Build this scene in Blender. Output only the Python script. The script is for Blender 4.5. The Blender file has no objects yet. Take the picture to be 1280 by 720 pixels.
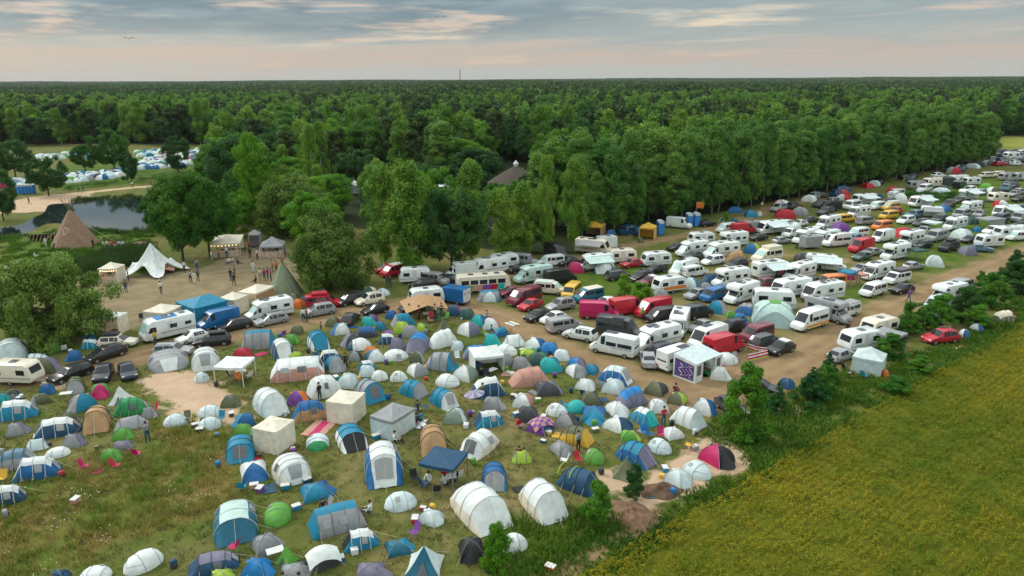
import bpy, bmesh, math, random
import numpy as np
from mathutils import Vector, Matrix
R = math.radians
rng = random.Random(7)
npr = np.random.default_rng(11)
scene = bpy.context.scene
col = scene.collection

# ---------------------------------------------------------------- camera
F = 900.0; CX, CY = 640.0, 360.0; HCAM = 28.0
PITCH = math.atan((CY - 97.0) / F); ROLL = math.atan(-7.0 / 1280.0)
cam_d = bpy.data.cameras.new('camera'); cam = bpy.data.objects.new('camera', cam_d); col.objects.link(cam)
cam_d.sensor_width = 36.0; cam_d.lens = 36.0 * F / 1280.0; cam_d.clip_end = 20000; cam_d.clip_start = 0.5
MROT = Matrix.Rotation(math.pi / 2 - PITCH, 4, 'X') @ Matrix.Rotation(ROLL, 4, 'Z')
cam.matrix_world = Matrix.Translation((0, 0, HCAM)) @ MROT
scene.camera = cam
M3 = MROT.to_3x3(); M3I = M3.inverted()

def ground(u, v, z=0.0):
    """the ground point that the photograph shows at u, v"""
    d = M3 @ Vector(((u - CX) / F, -(v - CY) / F, -1.0))
    t = (z - HCAM) / min(d.z, -1e-4)
    return Vector((d.x * t, d.y * t, z))
def proj(p):
    q = M3I @ (Vector(p) - Vector((0, 0, HCAM)))
    return CX + F * q.x / -q.z, CY - F * q.y / -q.z
def scale_at(p):
    q = M3I @ (Vector(p) - Vector((0, 0, HCAM)))
    return F / -q.z
def dep(p):
    return math.atan2(HCAM, math.hypot(p[0], p[1]))

# ---------------------------------------------------------------- materials
COL = dict(W=(.71,.76,.735), P=(.60,.715,.715), I=(.50,.68,.63), C=(.005,.22,.36), Q=(.01,.42,.40), B=(.008,.125,.33), U=(.012,.21,.52),
    N=(.010,.068,.145), E=(.005,.12,.19), G=(.11,.36,.04), L=(.38,.55,.05), K=(.03,.09,.07), O=(.12,.135,.065), S=(.30,.31,.32),
    D=(.055,.056,.062), H=(.19,.18,.26), T=(.44,.26,.12), F=(.77,.71,.57), Y=(.70,.42,.04), R=(.48,.012,.03), M=(.50,.01,.11),
    A=(.75,.20,.03), V=(.20,.06,.32), X=(.016,.016,.019), Z=(.52,.27,.21), J=(.25,.33,.27), g=(.02,.26,.08), b=(.10,.20,.28), k=(.17,.015,.035))
MATS = {}
def nt(name):
    m = bpy.data.materials.new(name); m.use_nodes = True
    t = m.node_tree; p = t.nodes['Principled BSDF']
    return m, t, p
def N(t, typ, **kw):
    n = t.nodes.new(typ)
    for k, v in kw.items():
        if k.startswith('i_'):
            key = k[2:]
            n.inputs[int(key) if key.isdigit() else key].default_value = v
        else: setattr(n, k, v)
    return n
def simple(key, c, rough=.6, noise=.12, scale=3.0, bump=0.0, bscale=8.0, metal=0.0, coat=0.0, trans=0.0, emit=None):
    if key in MATS: return MATS[key]
    m, t, p = nt(key); MATS[key] = m
    p.inputs['Roughness'].default_value = rough; p.inputs['Metallic'].default_value = metal
    p.inputs['Coat Weight'].default_value = coat
    L = t.links.new
    tc = N(t, 'ShaderNodeTexCoord')
    if noise > 0:
        oi = N(t, 'ShaderNodeObjectInfo')
        va = N(t, 'ShaderNodeVectorMath', operation='ADD'); vm = N(t, 'ShaderNodeVectorMath', operation='SCALE', i_Scale=40.0)
        cmb = N(t, 'ShaderNodeCombineXYZ'); L(oi.outputs['Random'], cmb.inputs[0]); L(cmb.outputs[0], vm.inputs[0])
        L(tc.outputs['Object'], va.inputs[0]); L(vm.outputs[0], va.inputs[1])
        nz = N(t, 'ShaderNodeTexNoise', i_Scale=scale, i_Detail=4.0); L(va.outputs[0], nz.inputs['Vector'])
        mr = N(t, 'ShaderNodeMapRange'); mr.inputs['From Min'].default_value = .3; mr.inputs['From Max'].default_value = .7
        mr.inputs['To Min'].default_value = 1 - noise; mr.inputs['To Max'].default_value = 1 + noise * .6
        L(nz.outputs['Fac'], mr.inputs['Value'])
        mu = N(t, 'ShaderNodeVectorMath', operation='SCALE'); mu.inputs[0].default_value = c; L(mr.outputs[0], mu.inputs['Scale'])
        L(mu.outputs[0], p.inputs['Base Color'])
        if bump > 0:
            nb = N(t, 'ShaderNodeTexNoise', i_Scale=bscale, i_Detail=3.0); L(va.outputs[0], nb.inputs['Vector'])
            bp = N(t, 'ShaderNodeBump', i_Strength=bump, i_Distance=.06); L(nb.outputs['Fac'], bp.inputs['Height']); L(bp.outputs[0], p.inputs['Normal'])
    else: p.inputs['Base Color'].default_value = (*c, 1)
    if trans > 0:
        tr = N(t, 'ShaderNodeBsdfTranslucent'); tr.inputs['Color'].default_value = (*c, 1)
        mx = N(t, 'ShaderNodeMixShader', i_0=trans); out = t.nodes['Material Output']
        L(p.outputs[0], mx.inputs[1]); L(tr.outputs[0], mx.inputs[2]); L(mx.outputs[0], out.inputs['Surface'])
    if emit:
        p.inputs['Emission Color'].default_value = (*c, 1); p.inputs['Emission Strength'].default_value = emit
    return m
def cloth(k): return simple('cloth_' + k, COL[k], .62, .17, 2.0, .50, 4.0, trans=.10)
def paint(k): return simple('paint_' + k, COL[k], .33, .10, 1.6, 0, coat=.35)
glass = simple('dark_glass', (.018,.022,.026), .09, 0)
glassl = simple('sunshade_glass', (.36,.55,.52), .25, .1)
rubber = simple('tyre_rubber', (.02,.02,.02), .8, 0)
rimm = simple('rim_metal', (.35,.35,.36), .35, 0, metal=.6)
plast = simple('black_plastic', (.03,.03,.032), .5, 0)
lampw = simple('headlight_glass', (.75,.75,.72), .15, 0)
lampr = simple('tail_light_red', (.45,.01,.01), .25, 0)
plate = simple('plate_white', (.7,.7,.66), .5, 0)
metal = simple('grey_metal', (.32,.33,.34), .4, .1, metal=.7)
wood = simple('weathered_wood', (.22,.14,.08), .75, .3, 4)
poleg = simple('tent_pole_grey', (.16,.17,.18), .5, 0)
ropem = simple('guy_rope', (.5,.47,.36), .8, 0)
meshw = simple('window_mesh', (.10,.105,.115), .45, .1)
meshl = simple('window_mesh_pale', (.30,.31,.31), .5, .1)
bulb = simple('warm_bulb', (1.0,.62,.26), .5, 0, emit=6.0)
skin = simple('skin_tone', (.50,.31,.22), .6, 0)
hairm = simple('hair_dark', (.05,.03,.02), .7, 0)

# ---------------------------------------------------------------- object helpers
def mesh(name, verts, faces, mats, smooth=False, fm=None):
    me = bpy.data.meshes.new(name); me.from_pydata([tuple(v) for v in verts], [], faces)
    for m in mats: me.materials.append(m)
    if fm: me.polygons.foreach_set('material_index', fm)
    if smooth: me.polygons.foreach_set('use_smooth', [True] * len(me.polygons))
    me.update(); return me
def obj(name, me, parent=None, mats=None):
    o = bpy.data.objects.new(name, me); col.objects.link(o)
    if parent is not None: o.parent = parent
    if mats:
        for i, m in enumerate(mats):
            if m is not None and i < len(o.material_slots):
                o.material_slots[i].link = 'OBJECT'; o.material_slots[i].material = m
    return o
def empty(name, loc, rz=0.0, s=1.0):
    o = bpy.data.objects.new(name, None); col.objects.link(o); o.location = loc; o.rotation_euler = (0, 0, rz); o.scale = (s, s, s)
    o.empty_display_size = .3; return o
def tag(o, label=None, cat=None, group=None, kind=None):
    if label: o['label'] = label
    if cat: o['category'] = cat
    if group: o['group'] = group
    if kind: o['kind'] = kind
    return o
class MB:
    def __init__(s): s.v = []; s.f = []; s.m = []
    def add(s, vs, fs, m=0):
        b = len(s.v); s.v += [tuple(v) for v in vs]; s.f += [tuple(b + i for i in f) for f in fs]; s.m += [m] * len(fs); return s
    def box(s, x0, x1, y0, y1, z0, z1, m=0):
        return s.add([(x0,y0,z0),(x1,y0,z0),(x1,y1,z0),(x0,y1,z0),(x0,y0,z1),(x1,y0,z1),(x1,y1,z1),(x0,y1,z1)],
            [(3,2,1,0),(4,5,6,7),(0,1,5,4),(1,2,6,5),(2,3,7,6),(3,0,4,7)], m)
    def tube(s, pts, r, n=5, m=0, r2=None):
        pts = [Vector(p) for p in pts]; rings = []
        for i, p in enumerate(pts):
            a = pts[max(i - 1, 0)]; b = pts[min(i + 1, len(pts) - 1)]
            d = (b - a).normalized(); up = Vector((0, 0, 1)) if abs(d.z) < .9 else Vector((1, 0, 0))
            x = d.cross(up).normalized(); y = d.cross(x)
            rr = r if r2 is None else r + (r2 - r) * i / max(1, len(pts) - 1)
            rings.append([p + (x * math.cos(2*math.pi*k/n) + y * math.sin(2*math.pi*k/n)) * rr for k in range(n)])
        vs = [q for ring in rings for q in ring]; fs = []
        for i in range(len(pts) - 1):
            for k in range(n):
                fs.append((i*n + k, i*n + (k+1) % n, (i+1)*n + (k+1) % n, (i+1)*n + k))
        fs.append(tuple(range(n - 1, -1, -1))); fs.append(tuple((len(pts)-1)*n + k for k in range(n)))
        return s.add(vs, fs, m)
    def mesh(s, name, mats, smooth=False): return mesh(name, s.v, s.f, mats, smooth, s.m)
    def build(s, name, mats, parent=None, smooth=False):
        return obj(name, s.mesh(name, mats if isinstance(mats, list) else [mats], smooth), parent)
def bevelled(mb, w, seg=2, ang=30):
    """the same shape with its hard edges rounded"""
    bm = bmesh.new(); vs = [bm.verts.new(v) for v in mb.v]
    for f, m in zip(mb.f, mb.m):
        try: bm.faces.new([vs[i] for i in f]).material_index = m
        except ValueError: pass
    bmesh.ops.remove_doubles(bm, verts=bm.verts, dist=.0005); bmesh.ops.recalc_face_normals(bm, faces=bm.faces)
    es = [e for e in bm.edges if len(e.link_faces) == 2 and e.calc_face_angle(0) > R(ang)]
    bmesh.ops.bevel(bm, geom=es, offset=w, segments=seg, affect='EDGES', profile=.5, clamp_overlap=True)
    out = MB(); bm.verts.index_update()
    out.v = [tuple(v.co) for v in bm.verts]; out.f = [tuple(v.index for v in f.verts) for f in bm.faces]; out.m = [f.material_index for f in bm.faces]
    bm.free(); return out
# kind x0 x1 y0 y1 heading colours | what it looks like   (where the photograph shows each tent; sizes come from the fit to the ground)
TENTS = '''
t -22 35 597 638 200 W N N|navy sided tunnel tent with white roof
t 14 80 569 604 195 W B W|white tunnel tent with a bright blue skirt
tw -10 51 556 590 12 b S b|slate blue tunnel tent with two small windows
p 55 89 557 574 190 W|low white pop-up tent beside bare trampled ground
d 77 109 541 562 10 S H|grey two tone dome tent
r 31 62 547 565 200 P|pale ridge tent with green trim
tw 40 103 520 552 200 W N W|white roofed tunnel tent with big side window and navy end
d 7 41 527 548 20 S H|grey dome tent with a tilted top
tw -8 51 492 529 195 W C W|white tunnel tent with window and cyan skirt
d -3 14 490 505 0 Q|turquoise dome tent cut by the photo edge
d 4 25 487 500 20 N|navy dome tent near the caravan
d 48 71 479 494 0 B|royal blue dome tent behind olive tunnel
t 36 66 485 509 210 O O S|olive tunnel tent with a grey end
t 82 107 470 495 265 O O S|olive tunnel tent with grey door facing the grass
d 83 123 488 517 215 C S|cyan dome tent with pale rear panel
d 114 138 476 500 270 G M|lime dome tent with magenta patterned top
y 134 169 481 508 250 W|white square pyramid tent
t 140 189 495 522 195 g g g|green tunnel tent lying low
d 177 198 507 524 0 S|small grey dome tent beside the green tunnel
r 142 186 518 540 20 S|long light grey ridge tent
d 75 101 513 533 30 O|olive dome tent with raised awning flap
t 103 140 504 545 265 T T T|ochre tan tunnel tent on trampled ground
d 139 168 534 552 0 G|upper green dome tent over the violet one
d 138 168 550 566 10 H|violet grey dome tent
d 123 155 560 579 0 G|lower green dome tent by the weeds
p 203 236 515 535 190 P|crumpled pale pop-up tent on sand
k -6 36 422 454 260 P P|big pale family dome tent under the olive tree
tw 27 68 434 460 185 W S C|white panelled tunnel tent with blue hoops
d 40 81 446 471 20 O H|long low olive dome tent
d 54 78 427 442 0 G|green dome tent under the round bush
d 80 103 434 453 200 B U|deep blue dome tent with a lighter porch
d 104 122 410 427 0 E|dark teal dome tent in shade
t 99 128 420 437 185 W C W|small white tent with cyan skirt
k 184 237 438 467 270 S W|big grey dome tent with pale centre panel
tw 282 320 542 582 265 C C S|deep cyan tunnel tent with pale hoops
d 299 337 574 606 270 W B|white dome tent with royal blue door
kw 339 390 565 610 290 W F|cream family dome tent with a window
d 374 421 600 631 20 C B|low cyan dome tent with yellow mark
p 329 365 627 660 270 G|lime green pop-up tent
t 266 323 628 687 275 I E E|large mint roofed tunnel tent with teal sides and guy ropes
c 383 460 624 676 205 C S C|silver cabin tent with bright cyan roof
d 314 356 664 699 30 S|plain grey dome tent beside green pyramid
y 342 376 680 712 230 G|green pyramid tent
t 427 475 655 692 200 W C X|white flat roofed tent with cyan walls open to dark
d 386 425 681 718 30 D|dark brown dome tent under a white tarp
t 234 300 688 724 200 H N N|lavender roofed navy tunnel tent
d 260 295 711 732 0 L|lime dome tent cut by the bottom edge
d 300 345 696 726 0 U|bright blue crumpled dome tent
d 351 392 705 730 20 S|grey dome tent cut by the bottom edge
d 441 491 702 732 0 H|mauve rounded dome tent
p 154 205 684 720 215 W|white pop-up tent alone in the lower grass
p 98 141 707 730 180 W|white pop-up tent cut by the bottom edge
d 60 90 713 730 0 N|navy tent top peeping at the bottom edge
p 382 412 541 565 270 P g|round green and silver pop-up tent
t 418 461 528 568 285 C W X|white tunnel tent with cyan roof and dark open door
tw 455 505 550 613 275 W B W|large blue tunnel tent with white roof and window
t 524 559 529 572 272 T T T|ochre tan tunnel tent near the navy canopy
tw 571 625 535 577 235 W F W|cream and white tunnel tent with grey window
r 640 665 557 580 0 L|lime lean-to shelter tent
t 602 634 576 616 270 B U S|royal blue tunnel tent with grey flap
t 562 644 601 673 298 W F W|biggest white tunnel tent with tan skirt
p 480 522 613 641 20 P|pale pop-up tent with round window
d 521 556 634 661 330 P|small pale dome tent with a crate beside
d 480 519 674 699 20 E C|teal dome tent with pegged corners
y 505 556 680 722 260 P E|pale pyramid tent with teal door
d 573 606 671 706 270 X|black dome tent
p 624 660 661 692 20 W|white pop-up tent behind the leafy bush
t 648 713 596 659 300 W F W|large white tunnel tent beside the dark navy one
t 694 756 582 624 330 N N N|dark navy tunnel tent with yellow stripes
d 686 717 550 572 300 S|slate grey dome tent on open grass
p 730 756 560 582 310 G|bright green pop-up tent
t 699 744 529 560 330 O Y Y|olive tent with bright yellow porch
t 768 823 549 589 318 C B H|blue tunnel tent with slate grey end
y 764 801 571 604 300 O|olive khaki pyramid tent
p 809 840 544 569 315 P|pale pop-up tent beside blue chairs
d 825 856 532 552 20 W|white dome tent with dark seams
d 872 920 553 588 315 M X|magenta dome tent with a black rear
d 829 867 584 613 315 P|pale dome tent on the sand
p 853 890 573 601 315 P|pale pop-up tent on the sand
d 775 802 537 554 0 G L|bright green dome tent with lime porch
c 300 347 411 438 10 C S C|silver cabin tent with cyan roof near the parked cars
d 354 375 416 431 0 G|grass green dome tent
d 362 380 406 419 0 O|olive green dome tent by the track
d 289 318 434 452 0 R|crimson red dome tent
kw 239 276 429 466 275 W W|white family dome tent with a grey window
p 242 263 462 479 20 P|small silver pop-up tent with coloured toys
t 338 369 422 452 285 W N W|white tunnel tent with navy end flap
cw 337 406 444 479 190 W Z W|white cabin tent with tan lower walls
d 352 378 440 450 0 L|lime dome tent behind the cabin
d 275 302 490 511 0 O|olive green dome tent on the sand edge
t 315 363 481 525 295 W P W|big white tunnel tent behind cream pavilion
d 358 388 487 508 0 V A|purple dome tent with orange panel
t 364 413 491 529 200 B T B|indigo tunnel tent with tan front
k 382 428 466 500 215 W W|big white dome tent beside indigo tunnel
p 246 278 505 523 190 P|upper of two pale pop-up tents
p 246 278 519 539 190 P|lower of two pale pop-up tents
d 288 320 515 536 200 B C|blue dome tent with cyan side
d 291 319 529 547 0 G|green dome tent beside the cream pavilion
t 383 413 411 440 285 C W C|cyan tunnel tent with white side panels
d 411 438 403 420 200 W B|white dome tent with blue rear
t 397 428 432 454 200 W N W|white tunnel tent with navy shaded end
d 406 434 441 467 280 C S|cyan dome tent with grey front
d 420 449 458 487 250 P|pale white dome tent with star seams
d 406 426 396 409 0 O|dark olive dome tent by the black hatchback
d 424 454 416 435 200 D H|dark grey dome tent with purple sheen
p 433 465 422 439 190 W N|white pop-up tent with navy lip
d 435 453 436 452 0 S D|grey dome tent beside the orange one
d 454 473 431 446 0 A|orange dome tent
d 455 482 436 455 200 W E|white dome tent with teal rear
t 446 471 446 465 200 W C E|white tunnel tent with cyan trim
d 448 471 456 472 0 P|ice blue dome tent
p 464 486 461 477 10 W|white pop-up tent behind the grey tunnel
tw 442 484 469 507 300 S S C|large grey tunnel tent with cyan hoops facing out
d 450 471 395 408 0 Q|turquoise green dome tent
d 459 473 392 404 0 V|purple dome tent
d 469 484 401 413 0 C B|dark blue dome tent with turquoise rear
t 441 474 407 424 195 B D D|long blue tent with dark rear
d 481 496 387 399 0 B|blue dome tent on the track side
t 487 520 389 410 200 C C S|cyan tent with grey netted porch
d 490 513 401 418 0 L|yellow green dome tent
d 518 536 403 417 0 L G|bright lime dome tent
d 502 528 406 423 0 S|light grey dome tent
t 472 497 415 431 190 W N N|white awning tent with navy side
d 486 510 422 439 0 H|slate purple dome tent
t 507 538 415 443 260 U H H|blue tunnel tent on a slate base
p 478 511 436 452 10 W|long white pop-up tent
d 511 532 438 454 0 O J|sage grey dome tent
y 543 566 396 418 270 O|olive wigwam tent
tw 533 575 407 437 35 W W W|long white tunnel tent with dark end window
d 571 601 400 422 320 W H|white and slate dome tent
d 587 611 392 409 340 Q B|turquoise dome tent with navy rear
tw 529 575 434 465 345 S S C|silver tunnel tent with cyan hoops
d 563 580 423 439 0 P|pale blue dome tent
t 577 611 425 450 10 U H U|periwinkle blue tunnel tent
p 487 510 459 478 10 W|white rounded pop-up tent
d 508 536 453 473 300 W S|white dome tent with grey door
t 497 537 467 500 325 C C S|bright cyan tunnel tent with awning flap
p 544 575 464 485 330 W|white pop-up tent with a dark slit
tw 536 575 476 514 305 C C W|cyan tunnel tent with pale window panel
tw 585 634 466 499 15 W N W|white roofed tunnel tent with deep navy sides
d 565 598 453 479 330 W J|white dome tent with a sage porch
d 554 584 509 531 0 J P|small pale olive dome tent
d 573 593 385 400 0 K|dark green dome tent
d 558 579 381 396 0 N V|navy and purple dome tent
d 603 625 397 413 0 W Z|white dome tent with pink flap
t 615 638 407 422 30 C B N|cyan and navy tunnel tent
r 628 657 411 434 0 W P|white ridge tent with raised canopy
d 603 629 416 437 0 Q|big turquoise dome tent by the white ridge
p 619 647 428 446 330 W|white pop-up tent beside turquoise dome
d 654 683 421 438 340 W B|white dome tent with blue end
d 676 698 427 445 0 U|sky blue dome tent
d 649 675 435 449 0 L G|neon lime dome tent
d 661 686 440 458 0 K g|deep green dome tent
d 640 666 445 462 0 S|grey dome tent next to deep green dome
d 622 644 439 459 290 S|grey dome tent with an open door
d 674 704 446 467 0 Q C|wide turquoise dome tent
d 692 713 436 452 0 W|white dome tent by the field track
d 709 733 441 462 320 U H|periwinkle dome tent
d 706 734 454 473 300 W S|pale dome tent with white flap
d 729 749 450 470 340 C|cyan dome tent by the field track
t 634 690 457 485 15 Z Z Z|salmon pink tunnel tent
d 667 704 475 497 10 D H|wide dark grey dome tent with ropes
d 718 745 472 491 330 W|white peaked dome tent
tw 747 793 453 484 325 P B W|pale tunnel tent with window and blue skirt
d 751 781 472 495 340 P|pale mint dome tent
t 766 812 479 512 35 U H H|periwinkle and slate tunnel tent
d 804 836 476 498 330 O D|charcoal olive dome tent
d 833 860 489 509 330 O L|olive dome tent with lime flap
d 810 837 497 518 0 W J|white dome tent with a sage lip
t 836 885 502 540 320 W W P|long white awning tent
d 864 897 495 522 330 W B|white dome tent with blue triangle mark
d 755 788 501 524 300 W|white dome tent beside navy and white one
d 752 792 518 544 320 W N|navy and white dome tent
t 786 825 502 536 310 W C Q|white and cyan tunnel tent with turquoise end
d 726 756 489 509 0 O D|brown mesh dome tent
p 707 734 495 517 20 Q|turquoise pop-up tent
d 726 758 507 533 270 B C|blue dome tent with cyan door
p 682 710 501 522 330 W|white pop-up tent with dark opening
d 692 726 515 538 340 S D|grey dome tent with charcoal end
d 646 678 507 530 0 D|charcoal dome tent
d 657 694 522 546 330 V N|dark dome tent under pink spotted cloth
d 640 668 489 512 340 W Z|white dome tent with pink flap behind
d 602 634 495 515 0 S|plain grey dome tent by the umbrella
t 590 631 511 537 200 W C N|white topped tent with cyan walls
d 887 915 457 477 340 W|white dome tent on the green mats
p 892 923 433 457 20 W|white pop-up tent behind the red panel van
d 971 994 466 488 320 N B|navy dome tent by the young spruces
d 883 912 370 394 330 C S|cyan dome tent by the white motorhome
d 906 922 384 399 0 G|grass green dome tent between the cyan tents
t 918 951 373 397 320 S B S|silver tunnel tent with blue hoops
d 916 937 391 404 0 U|low sky blue tent
d 815 838 360 375 0 S|grey dome tent near the orange striped caravan
d 852 875 344 363 340 P C|white and cyan dome tent
t 873 903 335 358 30 N N N|long dark slate tunnel tent
d 874 891 352 364 0 S|grey dome tent beside the slate tunnel
k 743 769 325 344 250 W B|white awning tent with blue base
d 709 730 327 342 0 M|crimson violet dome tent
d 928 952 303 319 330 B L|blue dome tent with lime flap
t 904 935 313 327 10 T T T|sandy tan tunnel tent
d 991 1015 313 330 0 D F|dark and beige dome tent
d 1052 1070 335 350 0 M|hot pink dome tent
d 1156 1181 316 335 340 P W|pale dome tent by the end of the track
d 1196 1222 302 320 10 H|slate violet dome tent in the grass
d 1215 1227 275 290 0 U|sky blue tent beside a grey awning
t 1204 1225 263 281 30 K K K|dark green tunnel tent
d 1038 1063 275 291 10 V H|purple tent with pale end
d 1116 1138 241 255 340 W R|red and white dome tent
d 993 1007 255 266 0 Z|salmon dome tent
d 1100 1112 460 474 0 A|orange dome tent at the crop edge
d 1197 1213 408 424 300 W B|white dome tent with blue side at the crop edge
d 1210 1230 400 417 320 W B|blue and white dome tent by the hedge
t 1236 1271 381 405 20 F O F|beige tunnel tent at the end of the hedge
t 1166 1194 402 420 10 O K O|olive tunnel tent over the red pickup
k 1154 1178 387 402 270 P W|pale gabled tent in the bushes
d 1052 1068 418 433 0 G|vivid green tent behind the caravan awning
d 604 623 364 378 0 P C|pale dome tent beside the painted bus
c 595 628 362 378 10 C S C|cyan cabin tent with grey end panels
t 388 412 360 371 0 S S S|grey tunnel tent under the willow
d 358 376 366 378 0 O|olive dome tent next to the netted tipi
d 362 382 373 386 0 A|amber dome tent behind the motorhome
d 376 390 362 380 0 B|blue dome tent beside the red wagon
d 452 474 358 370 0 K F|dark green tent with beige fly
p 470 488 359 370 0 P|pale pop-up tent at the willow edge
d 946 953 260 270 0 P|little white tent under the poplars
d 929 948 262 272 0 C|cyan tent under the poplars
d 898 910 270 279 0 P|pale tent under the poplars
d 912 924 262 280 0 E|teal tent under the poplars
d 757 772 284 297 0 B|indigo tarp tent under the poplars
d 797 806 294 304 0 O|olive tent next to the yellow gazebo
'''
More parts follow.
